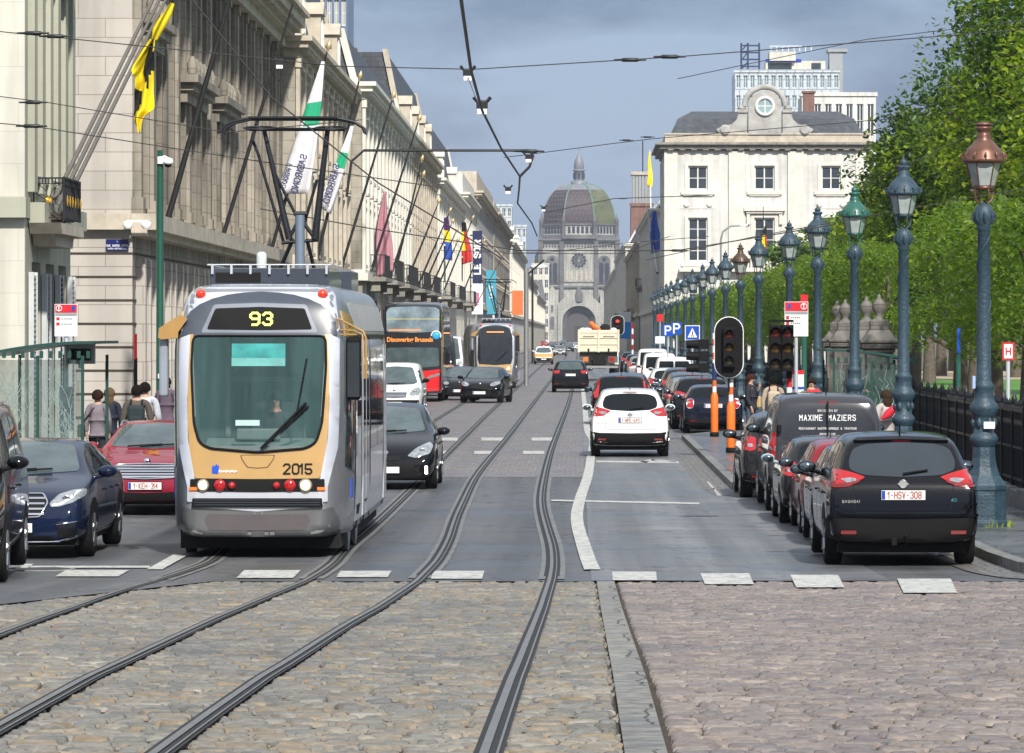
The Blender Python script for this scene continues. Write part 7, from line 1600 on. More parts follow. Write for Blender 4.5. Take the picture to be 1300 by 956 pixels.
for (x, Y) in ((1228, 262), (1240, 300), (1262, 235), (1290, 280), (1195, 290), (1210, 330), (1275, 330), (1180, 250)):
    if k == 0:
        bt = thing('park_tree', 'bare lower trunk of a park tree standing on the lawn', 'tree'); mb = MB(); mb.tube([(0, 0, 0), (.05, 0, 2.5), (.1, .1, 5.6)], [.42, .30, .22], 9); mb.build('trunk', M_bark, bt)
        mb = MB(); leaves(mb, (0, 0, 6.6), (3.2, 3.2, 2.3), 5200, .2, random.Random(4), (0, 2), .4, 60); mb.build('crown', LG, bt); o = bt
    else: o = copy_tree(bt)
    o.location = (Xp(x, Y), Y, 0); o.rotation_euler = (0, 0, k * 1.1); o['group'] = 'trees standing on the park lawn'; o['label'] = ['park tree trunk just left of the copper lamp post, on the lawn edge', 'slimmer park tree trunk close behind the copper lamp post', 'park tree trunk just right of the copper lamp post', 'park tree trunk at the right picture edge beyond the lawn', 'park tree trunk left of the copper lamp, second beyond the path', 'park tree trunk far off beside the sandy path', 'distant park tree trunk right of the letter sign post', 'park tree trunk farthest left on the lawn, behind the lime row'][k]; k += 1
# grass tuft blades at the lamp foot
mb = MB(); rng = random.Random(2)
for i in range(90): a = rng.uniform(0, 6.28); x = .34 * cos(a) + .05; y = .34 * sin(a); mb.add([(x - .012, y, 0), (x + .012, y, 0), (x + rng.uniform(-.05, .05), y + rng.uniform(-.05, .05), rng.uniform(.04, .12))], [(0, 1, 2)])
o = mb.build('weeds', LG[1]); o.location = LAMPS[0].location; tag(o, 'tuft of weeds growing round the foot of the copper lantern lamp', 'weeds'); o['kind'] = 'stuff'
# ---------------------------------------------------------------- signals, posts, signs
def hazard_post(px, Y, label, top, sleeve=.62, red=mat('post_red', (.55, .05, .03), .5)):
    p = thing('signal_post', label, 'post', (Xp(px, Y), Y, GP))
    mb = MB(); mb.lathe([(.11, 0), (.12, .02), (.12, .1), (.10, .12)], n=14, mi=1); mb.lathe([(.095, .12), (.10, .14), (.10, 1.05), (.08, 1.12), (.055, 1.18)], n=14); mb.build('sleeve', [M_orange, M_plastic], p)
    mb = MB(); z = 1.15; k = 0
    while z < top: mb.lathe([(.055, z), (.055, min(top, z + .18))], n=12, mi=k % 2); z += .18; k += 1
    mb.build('striped_pole', [M_white, mat('post_orange_red', (.6, .12, .03), .5)], p); return p
def signal_head(parent, x, z, cols=1, w=.46, back=True, lit=None, y=-.14):
    mb = MB(); hz_ = 1.02
    if back:
        n = 12; r = w / 2 + .09; out = [(x + r * cos(pi * k / n), z + hz_ / 2 - .14 + r * sin(pi * k / n)) for k in range(n + 1)] + [(x - r * cos(pi * k / n), z - hz_ / 2 + .14 - r * sin(pi * k / n)) for k in range(n + 1)]
        b = MB(); b.prism([(x + (a - x) * 1.055, z + (c - z) * 1.026) for a, c in out], 'y', y + .05, y + .065); b.build('white_border', M_white, parent)
        b = MB(); b.prism(out, 'y', y + .03, y + .048); b.build('backing_board', M_plastic, parent)
    for c in range(cols):
        cx = x + (c - (cols - 1) / 2) * .235 * 1.0
        hw_ = .115 if cols > 1 else .14
        b = MB(); b.box(cx - hw_, cx + hw_, y - .14, y + .03 - .002, z - .45, z + .45); hd = b.build('signal_head', M_plastic, parent, bevel=.02)
        for i, m in enumerate((mat('lens_dim_red', (.10, .012, .01), .15), mat('lens_dim_amber', (.09, .045, .01), .15), mat('lens_dim_green', (.05, .04, .02), .15))):
            zz = z + .3 - i * .3
            if lit == i: m = mat('lens_lit_red', (.9, .05, .02), .3, emit=1.5)
            b = MB(); b.lathe([(.095, y - .142), (.08, y - .155), (.02, y - .16)], (cx, 0, zz), 16, ax='y'); ls_ = b.build('lens', m, hd)
            b = MB(); V = []; n = 12
            for k in range(n + 1):
                a = R(-10) + (pi + R(20)) * k / n
                for rr, yy in ((.105, y - .14), (.105, y - .33 + .08 * abs(sin(a - pi / 2)))): V.append((cx + rr * cos(a), yy, zz + rr * sin(a)))
            b.add(V, [(2 * k, 2 * k + 1, 2 * k + 3, 2 * k + 2) for k in range(n)], 0, True); b.build('visor', M_plastic, ls_)
p = hazard_post(928, 97.5, 'orange sleeved striped post carrying the oval white bordered signal', 2.6)
s_ = thing('traffic_light', 'traffic light on oval backing board with white border', 'traffic light', (Xp(925, 97.5), 97.4, 0)); signal_head(s_, 0, Zp(441, 97.5))
s_.scale = (1, 1, 1)
MB().box(-.02, .02, -.05, .05, Zp(475, 97.4) - .4, Zp(475, 97.4) + .2).build('bracket', M_plastic, s_)
p = hazard_post(907, 113, 'orange sleeved striped post with blue sticker, left of the signal post', 2.75)
mb = MB(); mb.lathe([(.06, 1.5), (.06, 1.95)], n=12); mb.build('sticker', mat('sticker_navy', (.01, .03, .12), .4), p)
s_ = thing('traffic_light', 'traffic light turned sideways, left of the oval board', 'traffic light', (Xp(907, 113), 113, 0))
mb = MB(); x0 = -.36
for i in range(3):
    z = Zp(437 + i * 15, 113); mb.box(-.42, -.15, -.12, .12, z - .13, z + .13); 
    mb.lathe([(.11, -.75), (.12, -.42)], (0, 0, z), 12, ax='x')
    mb.box(-.15, .02, -.03, .03, z - .02, z + .02)
mb.build('signal_head', M_plastic, s_); MB().lathe([(.05, 2.7), (.05, Zp(428, 113))], n=10).build('bracket', M_plastic, s_)
p = hazard_post(1002, 82, 'red and white banded signal post rising behind the dark catering van', 2.35)
p.children[1].data = p.children[1].data.copy(); p.children[1].data.materials[1] = mat('post_signal_red', (.55, .02, .02), .5)
s_ = thing('traffic_light', 'double column traffic light seen above the dark catering van', 'traffic light', (Xp(991, 82), 81.9, 0)); signal_head(s_, 0, Zp(442, 82), 2, back=False)
mb = MB(); mb.box(-.24, .24, -.13, .02, Zp(409, 82), Zp(406, 82)); mb.box(.1, .22, -.04, .1, Zp(480, 82), Zp(470, 82)); mb.build('bracket', M_plastic, s_)
s_ = thing('traffic_light', 'small traffic light showing red beyond the truck', 'traffic light', (Xp(784, 300), 300, 0)); signal_head(s_, 0, Zp(413, 300) , lit=0); MB().lathe([(.05, 0), (.05, 3.2)], n=8).build('pole', M_white, s_); s_.scale = (1.4, 1, 1)
s_ = thing('striped_pole', 'tall thin red and white pole next to the small red signal', 'pole', (Xp(803, 290), 290, 0)); mb = MB()
for k in range(10): mb.lathe([(.07, k * .36), (.07, k * .36 + .36)], n=8, mi=k % 2)
mb.build('pole', [M_white, M_red], s_)
def sign(name, label, px, Y, py0, py1, pxw, face, glyph=None, gcol=None, pole=M_tsil, z0=GP, cat='road sign', border=None, size=None, gz=0., prad=.035, extra=None):
    X = Xp(px, Y); s = thing(name, label, cat, (X, Y, z0)); a, b = Zp(py1, Y) - z0, Zp(py0, Y) - z0; w = pxw * Y / F / 2
    if pole: MB().lathe([(prad, 0), (prad, a + .05)], (0, .04, 0), 10).build('pole', pole, s)
    p = MB().box(-w, w, -.02, .0, a, b).build('panel', face, s, bevel=.0)
    if border: MB().box(-w - .03, w + .03, -.012, .004, a - .03, b + .03).build('border', border, p)
    if glyph: text(p, glyph, size or (b - a) * .95, T((0, -.026, (a + b) / 2 + gz)), gcol or M_white, 'lettering', 1, .004)
    return s, p, a, b, w
M_sblue = mat('sign_blue', (.01, .07, .42), .35, coat=.5); M_sred = mat('sign_red', (.55, .02, .03), .35, coat=.4); M_sw = mat('sign_panel_white', (.66, .68, .68), .4)
sign('parking_sign', 'left of the two blue parking signs', 848, 205, 412, 427, 13, M_sblue, 'P')
sign('parking_sign', 'right of the two blue parking signs, slightly higher', 859, 200, 409, 425, 13, M_sblue, 'P')
s, p, a, b, w = sign('crossing_sign', 'blue pedestrian crossing sign with white triangle', 879, 170, 414, 431, 17, M_sblue, border=M_white)
mb = MB(); mb.prism([(-w * .72, a + .08), (w * .72, a + .08), (0, b - .07)], 'y', -.03, -.022); tr = mb.build('triangle', M_white, p); mb = MB(); mb.tube([(0, -.034, a + .22), (0, -.034, a + .34)], .022, 6); mb.tube([(0, -.034, a + .22), (-.06, -.034, a + .1)], .014, 5); mb.tube([(0, -.034, a + .22), (.06, -.034, a + .1)], .014, 5); mb.build('walking_figure', M_black, tr)
sign('parking_notice', 'small white notice under the blue parking signs', 838, 210, 427, 436, 12, M_sw, None)
sign('no_stopping_sign', 'small red and white sign far along the right pavement', 838, 260, 399, 408, 8, M_sred, None)
s, p, a, b, w = sign('hydrant_sign', 'red bordered white sign with letter H on a thin post behind the fence', 1280, 72, 437, 455, 11, M_sw, 'H', M_sred, border=M_sred, z0=.0, size=.155)
s, p, a, b, w = sign('park_sign', 'narrow blue sign panel on a dark green post behind the fence', 1217, 80, 417, 448, 4, M_sblue, pole=M_lgreen, z0=.0, prad=.045)
# stops
def stop_sign(label, px, Y, py0, py1, pxw, mirror=False):
    s, p, a, b, w = sign('tram_stop_sign', label, px, Y, py0, py1, pxw, M_sw, cat='stop sign')
    hgt = b - a
    MB().box(-w + .01, w - .01, -.026, -.021, b - hgt * .27, b - .01).build('red_header', M_sred, p)
    MB().box(-w + .01, w - .01, -.026, -.021, b - hgt * .36, b - hgt * .285).build('name_band', mat('name_band_grey', (.25, .27, .28), .5), p)
    mb = MB(); n = 16; x = (-1 if not mirror else 1) * w * .62; z = b - hgt * .135; rr = hgt * .085
    mb.tube([(x + rr * cos(2 * pi * k / n), -.03, z + rr * sin(2 * pi * k / n)) for k in range(n + 1)], .008, 5, cap=False); mb.build('stop_ring', M_white, p); text(p, 'T', .11, T((x, -.03, z)), M_white, 'lettering', 1, .003)
    mb = MB(); x = -x; mb.prism([(x - .03, z - .04), (x + .03, z - .04), (x + .035, z + .03), (x, z + .06), (x - .025, z + .02)], 'y', -.032, -.027); mb.build('operator_emblem', M_sblue, p)
    text(p, 'BRUXELLES', .035, T((0, -.028, b - hgt * .32)), M_white, 'lettering', 1, .001) if 0 else None
    mb = MB()
    for k in range(2): mb.box(-w + .03, -w + .09, -.026, -.021, b - hgt * (.5 + .16 * k), b - hgt * (.41 + .16 * k))
    mb.build('line_number_box', M_sred, p)
    mb = MB()
    for k in range(2):
        for j in range(5): mb.box(-w + .12 + j * .04, -w + .148 + j * .04, -.024, -.021, b - hgt * (.475 + .16 * k), b - hgt * (.445 + .16 * k))
    mb.build('line_text', mat('small_print_grey', (.15, .15, .16), .6), p)
    return s
sl = stop_sign('white and red tram stop sign on a pole beside the left shelter', 84, 75.5, 386, 427, 29)
s, p, a, b, w = sign('timetable_case', 'white timetable case fixed to the left stop pole', 84, 75.2, 491, 546, 17, M_sw, cat='timetable', pole=None)
MB().box(-w, w, -.024, -.021, (a + b) / 2 - .01, (a + b) / 2 + .01).build('divider', mat('small_print_grey', (.15, .15, .16), .6), p)
MB().box(-w + .02, w - .02, -.023, -.0205, a + .04, (a + b) / 2 - .05).build('timetable_sheet', M_white, p)
s, p, a, b, w = sign('departure_display', 'grey departure display box by the left tram stop sign', 103, 75.4, 437, 462, 33, mat('display_casing_grey', (.35, .37, .37), .5), cat='display', pole=None)
p.scale = (1, 1, 1); MB().box(-w, w, .0, .22, a, b).build('casing', mat('display_casing_grey', (.35, .37, .37), .5), s); MB().box(-w + .05, w - .06, -.026, -.021, a + .06, b - .08).build('screen', M_glass, p); MB().box(-w - .02, w, -.1, .3, b, b + .03).build('hood', M_sw, s); MB().box(-.05, .02, .0, .1, a - .08, a).build('bracket', M_sw, s)
sr = stop_sign('white and red tram stop sign above the dark catering van', 1011, 84, 383, 427, 30, True)
sign('stop_flag', 'red flag shaped sign on a green post behind the right stop sign', 1021, 88, 374, 398, 9, M_sred, pole=M_lgreen, prad=.06, cat='sign')
s, p, a, b, w = sign('timetable_case', 'red topped white timetable case below the right stop sign', 1012, 84.2, 470, 512, 17, M_sw, cat='timetable', pole=None)
MB().box(-w, w, -.024, -.021, b - .08, b).build('red_header', M_sred, p); MB().box(-w, w, -.024, -.021, (a + b) / 2 - .05, (a + b) / 2).build('blue_band', M_sblue, p)
s, p, a, b, w = sign('no_entry_sign', 'red sign seen edge-on on the corner of the pale end wall', 172, 96.5, 424, 456, 4, M_sred, prad=.04, pole=M_plastic); p.rotation_euler = (0, 0, 0)
# CCTV pole
c = thing('camera_pole', 'dark green pole with white dome camera in front of the long stone building', 'pole', (Xp(203, 93), 93, GP)); mb = MB(); hh = Zp(198, 93); mb.lathe([(.12, 0), (.12, 1.0), (.085, 1.1), (.075, hh - .3), (.06, hh - .1), (.06, hh)], n=14); mb.build('pole', mat('pole_dark_green', (.01, .07, .045), .35, coat=.4), c)
mb = MB(); z = Zp(211, 93); mb.box(-.04, .1, -.14, -.02, z - .08, z + .08); mb.tube([(.05, -.1, z + .06), (.12, -.12, z + .08), (.18, -.12, z + .04)], .03, 8); cm = mb.build('camera_bracket', M_white, c, bevel=.01)
mb = MB(); mb.lathe([(.03, z + .06), (.10, z + .03), (.115, z - .04), (.10, z - .09), (.03, z - .09)], (.19, -.12, 0), 16); mb.lathe([(.085, z - .09), (.07, z - .14), (.02, z - .16)], (.19, -.12, 0), 16, mi=1); mb.build('dome_camera', [M_white, M_glass], cm)
mb = MB(); mb.box(-.03, .03, -.135, -.12, 1.75, 1.85); mb.build('sticker', M_white, c)
c = thing('camera', 'white twin head camera on the corner of the pale building', 'camera', (Xp(175, 97.6), 97.6, Zp(285, 97.6))); mb = MB()
for s_ in (-.22, .2): mb.lathe([(.02, .1), (.11, .05), (.12, -.03), (.08, -.1)], (s_, -.1, 0), 14)
mb.box(-.2, .2, -.13, -.05, .05, .1); mb.build('housing', M_white, c)
# shelters
M_sgl = mat('shelter_glass', (.07, .12, .11), .05, coat=.5, alpha=.34, var=.8, vs=3); M_sgr = mat('shelter_green_steel', (.015, .06, .05), .4)
def shelter(label, x0, x1, Y0, Y1, zr, flip=False):
    s = thing('tram_shelter', label, 'shelter', (x0, Y0, GP)); W = x1 - x0; D = Y1 - Y0; mb = MB(); n = 8; lo = zr - .22
    V = []
    for i in range(n + 1):
        t = i / n; z = (lo + (zr - lo) * (1 - (1 - t) ** 2)) if not flip else (zr - (zr - lo) * t * t)
        V += [(W * t, 0, z), (W * t, D, z), (W * t, 0, z + .05), (W * t, D, z + .05)]
    mb.add(V, [q for i in range(n) for q in ((4 * i, 4 * i + 1, 4 * i + 5, 4 * i + 4), (4 * i + 2, 4 * i + 6, 4 * i + 7, 4 * i + 3), (4 * i, 4 * i + 4, 4 * i + 6, 4 * i + 2), (4 * i + 1, 4 * i + 3, 4 * i + 7, 4 * i + 5))] + [(0, 2, 3, 1), (4 * n, 4 * n + 1, 4 * n + 3, 4 * n + 2)])
    for i in range(12): t = (i + .5) / 12; mb.box(W * t - .03, W * t + .03, -.03, .0, lo - .02, lo + .1)
    mb.build('roof', M_sgr, s)
    for i, x in enumerate((W * .08, W * .5, W * .9)):
        MB().box(x - .025, x + .025, .1, .15, 0, lo + .02).build('post', M_sgr, s)
        MB().box(x - .025, x + .025, D - .15, D - .1, 0, lo + .02).build('post', M_sgr, s)
    rng = random.Random(5)
    for a, b in ((W * .08 + .03, W * .5 - .03), (W * .5 + .03, W * .9 - .03)):
        g = MB().box(a, b, .12, .13, .18, lo - .05).build('glass_panel', M_sgl, s)
        mb = MB()
        for k in range(26):
            x = rng.uniform(a + .1, b - .1); z = rng.uniform(.3, lo - .8); pts = [(x, .112, z)]
            for j in range(5): x = min(b - .03, max(a + .03, x + rng.uniform(-.12, .12))); z += rng.uniform(.05, .22); pts.append((x, .112, z))
            mb.tube(pts, .006, 4, sm=False)
        mb.build('etched_branches', mat('etched_frost', (.24, .32, .30), .6), g)
    MB().box(W * .15, W * .85, D * .5, D * .5 + .35, .42, .47).build('bench', M_sgr, s)
    return s
shelter('glass tram shelter with curved green roof at the left picture edge', -10.1, Xp(118, 72), 72, 76, 2.55)
shelter('glass tram shelter with green roof on the right pavement by the gate piers', Xp(1043, 90), Xp(1140, 90) + .25, 88, 92, 2.36, True)
# green spear fence behind the left shelter
f = thing('iron_fence', 'dark green spear fence behind the left shelter', 'fence', (-10.6, 69, GP)); mb = MB()
for k in range(10): x = k * .1; mb.tube([(x, 0, 0), (x, 0, 2.35)], .022, 6); mb.lathe([(.02, 2.35), (.055, 2.45), (.045, 2.55), (.005, 2.68)], (x, 0, 0), 6)
mb.box(0, .9, -.03, .03, 2.2, 2.25); mb.box(0, .9, -.03, .03, .3, .35); mb.build('bars', M_sgr, f)
# ---------------------------------------------------------------- flagpoles and flags
M_pole = mat('dark_flagpole', (.02, .02, .022), .4); M_pole2 = mat('grey_flagpole', (.16, .15, .14), .45); M_spear = mat('gilt_spear', (.55, .42, .22), .4, .4)
def fpole(label, base, tip, r=.06, m=M_pole, spear=True, group='flagpoles leaning out from the left house fronts', name='flagpole'):
    b = Vector(base); t_ = Vector(tip); p = thing(name, label, 'flagpole', base, 0, group); d = t_ - b
    MB().tube([(0, 0, 0), d * .5, d], [r, r * .85, r * .5], 8).build('pole', m, p)
    MB().lathe([(r * 1.7, -.08), (r * 1.7, .12)], n=8, M=Vector((0, 0, 1)).rotation_difference(d).to_matrix().to_4x4()).build('socket', M_iron, p)
    if spear:
        M_ = T(d) @ Vector((0, 0, 1)).rotation_difference(d).to_matrix().to_4x4(); MB(M_).lathe([(.02, 0), (.05, .05), (.03, .1), (.11, .16), (.07, .3), (.005, .42)], n=6).build('finial', M_spear, p)
    return p
for i, (Y, lb) in enumerate([(80.4, 'nearest grey flagpole rising from the gilded balcony'), (81.3, 'middle grey flagpole on the gilded balcony'), (82.2, 'right grey flagpole on the gilded balcony, carrying the yellow flag')]):
    fpole(lb, (-10.05, Y, 5.05), (-7.35, Y + .05, 10.55), .045, M_pole2, False, 'grey flagpoles on the gilded balcony')
mb = MB(); mb.box(-10.2, -9.75, 80.2, 82.4, 5.0, 5.14)
tag(mb.build('pole_socket_block', mat('rust_brown_steel', (.05, .035, .025), .7)), 'brown steel block holding the three grey poles on the balcony', 'pole base')
for Y, xt, zt, lb in [(102, -7.95, 12.3, 'thick black flagpole crossing the view left of the pantograph'), (118, -7.9, 12.0, 'second black flagpole, passing behind the pantograph left arm'), (136.7, -8.05, 11.9, 'third black flagpole with gilt spear and white flag'), (155.7, -8.0, 12.1, 'fourth black flagpole with gilt spear and white flag'),
                      (172, -7.5, 12.3, 'fifth flagpole, bare, just right of the second white flag'), (184, -6.9, 12.0, 'sixth flagpole, bare and tall, left of the pink flag'), (203, -7.4, 10.3, 'short flagpole carrying the pink flag'), (207, -7.6, 11.2, 'bare flagpole behind the pink flag'), (222, -7.3, 9.6, 'bare flagpole first right of the pink flag'), (238, -7.2, 9.6, 'bare flagpole second right of the pink flag'), (246, -7.3, 9.2, 'bare flagpole third right of the pink flag'), (258, -7.4, 9.0, 'bare flagpole fourth right of the pink flag'), (268, -7.6, 8.6, 'short bare pole beside the dormered mansion end'),
                      (282, -7.0, 10.4, 'flagpole of the purple and yellow flag'), (325, -7.2, 9.8, 'flagpole of the Belgian flag on the left row')]:
    xb = -9.9 if Y < 145 else (-9.6 if Y < 178 else -9.0)
    fpole(lb, (xb + .05, Y, 5.5), (xt, Y, zt), .075 if Y < 110 else .06, M_pole, Y > 130)
def hang(label, top, w_, h_, mats, cellf, seed=1, lean=0., fold=.16, name='flag', tiptaper=.35, n=12, m=26, cat='flag', Ydepth=.35):
    """limp cloth: starts bunched at top, spreads and falls; cellf(u, v) -> material index"""
    rng = random.Random(seed); fl = thing(name, label, cat, top); mb = MB(); V = []
    for j in range(m + 1):
        v = j / m; ww = w_ * (tiptaper + (1 - tiptaper) * min(1, v * 1.6))
        for i in range(n + 1):
            u = i / n; x = lean * v * h_ + (u - .5) * ww + .05 * sin(v * 7 + seed); y = fold * sin(u * 11 + seed + v * 2.) * (.4 + v) + Ydepth * 0; z = -v * h_ - .10 * h_ * (u if seed % 2 else 1 - u) * v
            V.append((x, y, z))
    fs = {}
    for j in range(m):
        for i in range(n): mb.add([V[j * (n + 1) + i], V[j * (n + 1) + i + 1], V[(j + 1) * (n + 1) + i + 1], V[(j + 1) * (n + 1) + i]], [(0, 3, 2, 1)], cellf((i + .5) / n, (j + .5) / m), True)
    o = mb.build('cloth', mats, fl)
    bm = bmesh.new(); bm.from_mesh(o.data); bmesh.ops.remove_doubles(bm, verts=bm.verts, dist=1e-4); bm.to_mesh(o.data); bm.free()
    sd_ = o.modifiers.new('t', 'SOLIDIFY'); sd_.thickness = .012
    return fl, V
def cloth(name, c): return mat(name, c, .8, var=.12, vs=4)
C_y, C_k, C_w, C_g, C_pk, C_r, C_b, C_pu = cloth('flag_yellow', (.80, .62, .01)), cloth('flag_black', (.012, .012, .012)), cloth('flag_white', (.62, .62, .66)), cloth('flag_green', (.02, .35, .18)), cloth('flag_pink', (.42, .20, .24)), cloth('flag_red', (.5, .03, .03)), cloth('flag_blue', (.02, .08, .42)), cloth('flag_purple', (.08, .02, .12))
# yellow flag: bunched along the pole, then hanging
Yf = 82.2; sY = F / Yf
fl = thing('flag', 'yellow flag with black lion hanging limp from the balcony pole', 'flag', (Xp(195, Yf), Yf, Zp(40, Yf)))
def fp(x, y): return (Xp(x, Yf) - fl.location.x, 0, Zp(y, Yf) - fl.location.z)
mb = MB(); mb.tube([fp(219, 4), fp(214, 16), fp(207, 27), fp(200, 38), fp(196, 50)], [.045, .075, .10, .10, .06], 10); mb.build('bunched_cloth', C_y, fl)
rows = [(50, 191, 197), (56, 186, 197), (64, 180, 196), (74, 174, 196), (84, 168, 196), (92, 167, 195), (96, 172, 195), (104, 173, 195), (114, 172, 194), (124, 171, 195), (134, 171, 195), (141, 170, 196), (146, 169, 184), (154, 170, 180), (162, 173, 179), (168, 176, 178)]
LION = {(1, 5), (1, 6), (1, 4), (2, 4), (2, 5), (2, 6), (2, 7), (3, 4), (3, 6), (3, 7), (3, 5), (4, 4), (4, 5), (4, 6), (4, 7), (5, 4), (5, 5), (5, 6), (6, 4), (6, 5), (7, 5), (8, 1), (8, 2), (9, 0), (9, 1), (9, 2), (8, 0), (10, 1), (10, 0), (11, 0)}
mb = MB(); n = 8; V = []
rr = []
for (a, b, c), (d, e, f_) in zip(rows, rows[1:]): rr += [(a, b, c)]
rr.append(rows[-1]); V = []
for y, xa, xb in rr:
    for i in range(n + 1): u = i / n; p_ = fp(xa + (xb - xa) * u, y + 2 * sin(u * 9 + y * .1)); V.append((p_[0], .10 * sin(u * 9 + y * .05), p_[2]))
for j in range(len(rr) - 1):
    for i in range(n): mb.add([V[j * (n + 1) + i], V[(j + 1) * (n + 1) + i], V[(j + 1) * (n + 1) + i + 1], V[j * (n + 1) + i + 1]], [(0, 1, 2, 3)], 1 if (j, i) in LION else 0, True)
o = mb.build('cloth', [C_y, C_k], fl)
bm = bmesh.new(); bm.from_mesh(o.data); bmesh.ops.remove_doubles(bm, verts=bm.verts, dist=1e-4); bm.to_mesh(o.data); bm.free(); sm_ = o.modifiers.new('s', 'SUBSURF'); sm_.levels = sm_.render_levels = 2; o.modifiers.new('t', 'SOLIDIFY').thickness = .012
def whiteflag(label, Y, topp, pl, pr_, pb, seed, pt=60):
    fl = thing('flag', label, 'flag', (Xp(topp[0], Y), Y, Zp(topp[1], Y))); s = F / Y; mb = MB(); n, m = 8, 22; V = []
    for j in range(m + 1):
        v = j / m; L_ = Vector((topp[0] - 2, topp[1])).lerp(Vector(pl), v); R_ = Vector((topp[0] + 2, topp[1])).lerp(Vector(pr_), min(1, v)); y_extra = pb * v * v
        for i in range(n + 1):
            u = i / n; q = L_.lerp(R_, u); bulge = 9 * sin(v * pi) * (u - .2) * (1 if i else 0); V.append(((q.x + bulge * .4 - topp[0]) / s, .12 * sin(u * 8 + seed + v * 2) * v, -(q.y + y_extra * u - topp[1]) / s))
    for j in range(m):
        for i in range(n):
            v = (j + .5) / m; mb.add([V[j * (n + 1) + i], V[(j + 1) * (n + 1) + i], V[(j + 1) * (n + 1) + i + 1], V[j * (n + 1) + i + 1]], [(0, 1, 2, 3)], 1 if (.34 < v < .50 and (i > 1 or v < .44)) else 0, True)
    o = mb.build('cloth', [C_w, C_g], fl); bm = bmesh.new(); bm.from_mesh(o.data); bmesh.ops.remove_doubles(bm, verts=bm.verts, dist=1e-4); bm.to_mesh(o.data); bm.free(); o.modifiers.new('t', 'SOLIDIFY').thickness = .012
    return fl, s
fl, s = whiteflag('white flag with green emblem and lettering behind the pantograph', 136.4, (410, 78), (350, 246), (392, 232), 14, 1)
def fltext(fl, s, Y, tp, txt, a, b, size, m):
    a, b = Vector(a), Vector(b); d = b - a; ang = math.atan2(-(d.y), d.x); c = (a + b) / 2
    text(fl, txt, size, T(((c.x - tp[0]) / s, -.26, -(c.y - tp[1]) / s)) @ Matrix.Rotation(-ang, 4, 'Y') @ Matrix.Diagonal((1, 1, -1, 1)), m, 'lettering', 1, .006)
M_ftx = cloth('flag_lettering_dark', (.05, .05, .12))
fltext(fl, s, 136.4, (410, 78), 'SABIRONO', (388, 192), (372, 250), .26, M_ftx); fltext(fl, s, 136.4, (410, 78), 'FRODU', (372, 200), (358, 242), .2, M_ftx)
fl, s = whiteflag('second white flag with green emblem right of the pantograph', 155.4, (447, 160), (404, 262), (420, 268), 4, 3)
fltext(fl, s, 155.4, (447, 160), 'SABIRONO', (429, 205), (413, 262), .30, M_ftx)
hang('long pink flag hanging on the left house fronts', (Xp(487, 187), 187, Zp(243, 187)), .76, 3.5, [C_pk], lambda u, v: 0, 2, 0, .1, tiptaper=.15)
hang('purple, yellow and blue flag in front of the flat roofed building', (Xp(564, 281), 281, Zp(276, 281)), 1.35, 2.6, [C_y, C_pu, C_b, C_r], lambda u, v: 1 if v < .3 else (0 if v < .58 and u > .3 else (3 if u < .35 and v < .8 else 2)), 1, -.08, .15)
hang('black, yellow and red Belgian flag on the left house fronts', (Xp(588, 324), 324, Zp(282, 324)), .95, 3.0, [C_k, C_y, C_r], lambda u, v: 0 if v < .25 or u < .25 else (1 if u < .62 and v < .7 else 2), 2, .06, .15)
hang('blue flag hanging from the white house past the palace', (Xp(829, 430), 425, Zp(268, 425)), 1.1, 3.9, [C_b], lambda u, v: 0, 2, .06, .2)
fpole('white flagpole of the blue flag past the palace', (8.0, 425, 9), (6.9, 425, Zp(262, 425)), .07, M_white, False)
hang('narrow yellow flag on the white pole left of the palace', (Xp(825, 436), 436, Zp(193, 436)), .5, 3.4, [C_y], lambda u, v: 0, 3, 0, .1); fpole('white pole of the narrow yellow flag', (7.55, 436, 15), (Xp(825, 436), 436, Zp(190, 436)), .07, M_white, False)
hang('Belgian flag in front of the palace centre window', (Xp(971, 397.5), 397.5, Zp(287, 397.5)), .55, 2.3, [C_k, C_y, C_r], lambda u, v: 0 if v < .35 else (1 if u < .55 else 2), 1, .0, .1); fpole('thin pole of the palace flag', (Xp(969, 399), 399, Zp(315, 399)), (Xp(969, 397.5), 397.5, Zp(262, 397.5)), .06, M_pole, False)
# vertical banners
def banner(label, px0, px1, py0, py1, Y, m, txt='', tm=None, size=1., rot=pi / 2, name='banner'):
    b = thing(name, label, 'banner', (Xp((px0 + px1) / 2, Y), Y, Zp(py1, Y))); w = (px1 - px0) * Y / F / 2; h_ = (py1 - py0) * Y / F
    MB().box(-w, w, -.1, .1, 0, h_).build('panel', m, b)
    if txt: text(b, txt, size, T((0, -.12, h_ / 2)) @ Matrix.Rotation(-rot, 4, 'Y'), tm or M_white, 'lettering', 1, .02)
    mb = MB(); mb.box(-w - .6, -w, -.06, .06, h_ * .1, h_ * .1 + .1); mb.box(-w - .6, -w, -.06, .06, h_ * .9, h_ * .9 + .1); mb.build('bracket', M_iron, b); return b
banner('tall navy banner with white newspaper lettering', 600, 612, 293, 360, 348, mat('banner_navy', (.012, .02, .07), .5), 'LE SOIR', W_l, .66)
banner('white banner with pink lettering below the navy one', 599, 613, 360, 399, 348, M_sw, 'rossel', cloth('banner_pink', (.5, .12, .22)), .42)
banner('pale blue vertical banner right of the navy one', 617, 630, 343, 399, 400, mat('banner_sky_blue', (.06, .30, .40), .5), 'Le Vif', W_l, .5)
banner('orange banner near the far left houses', 650, 664, 369, 400, 530, mat('banner_orange', (.62, .16, .04), .5))
banner('white and blue hoarding at the right far kerb', 786, 801, 396, 430, 500, M_sw); bb = banner('bright blue lower part of the far hoarding', 787, 801, 409, 430, 499, mat('banner_bright_blue', (.01, .25, .75), .5))
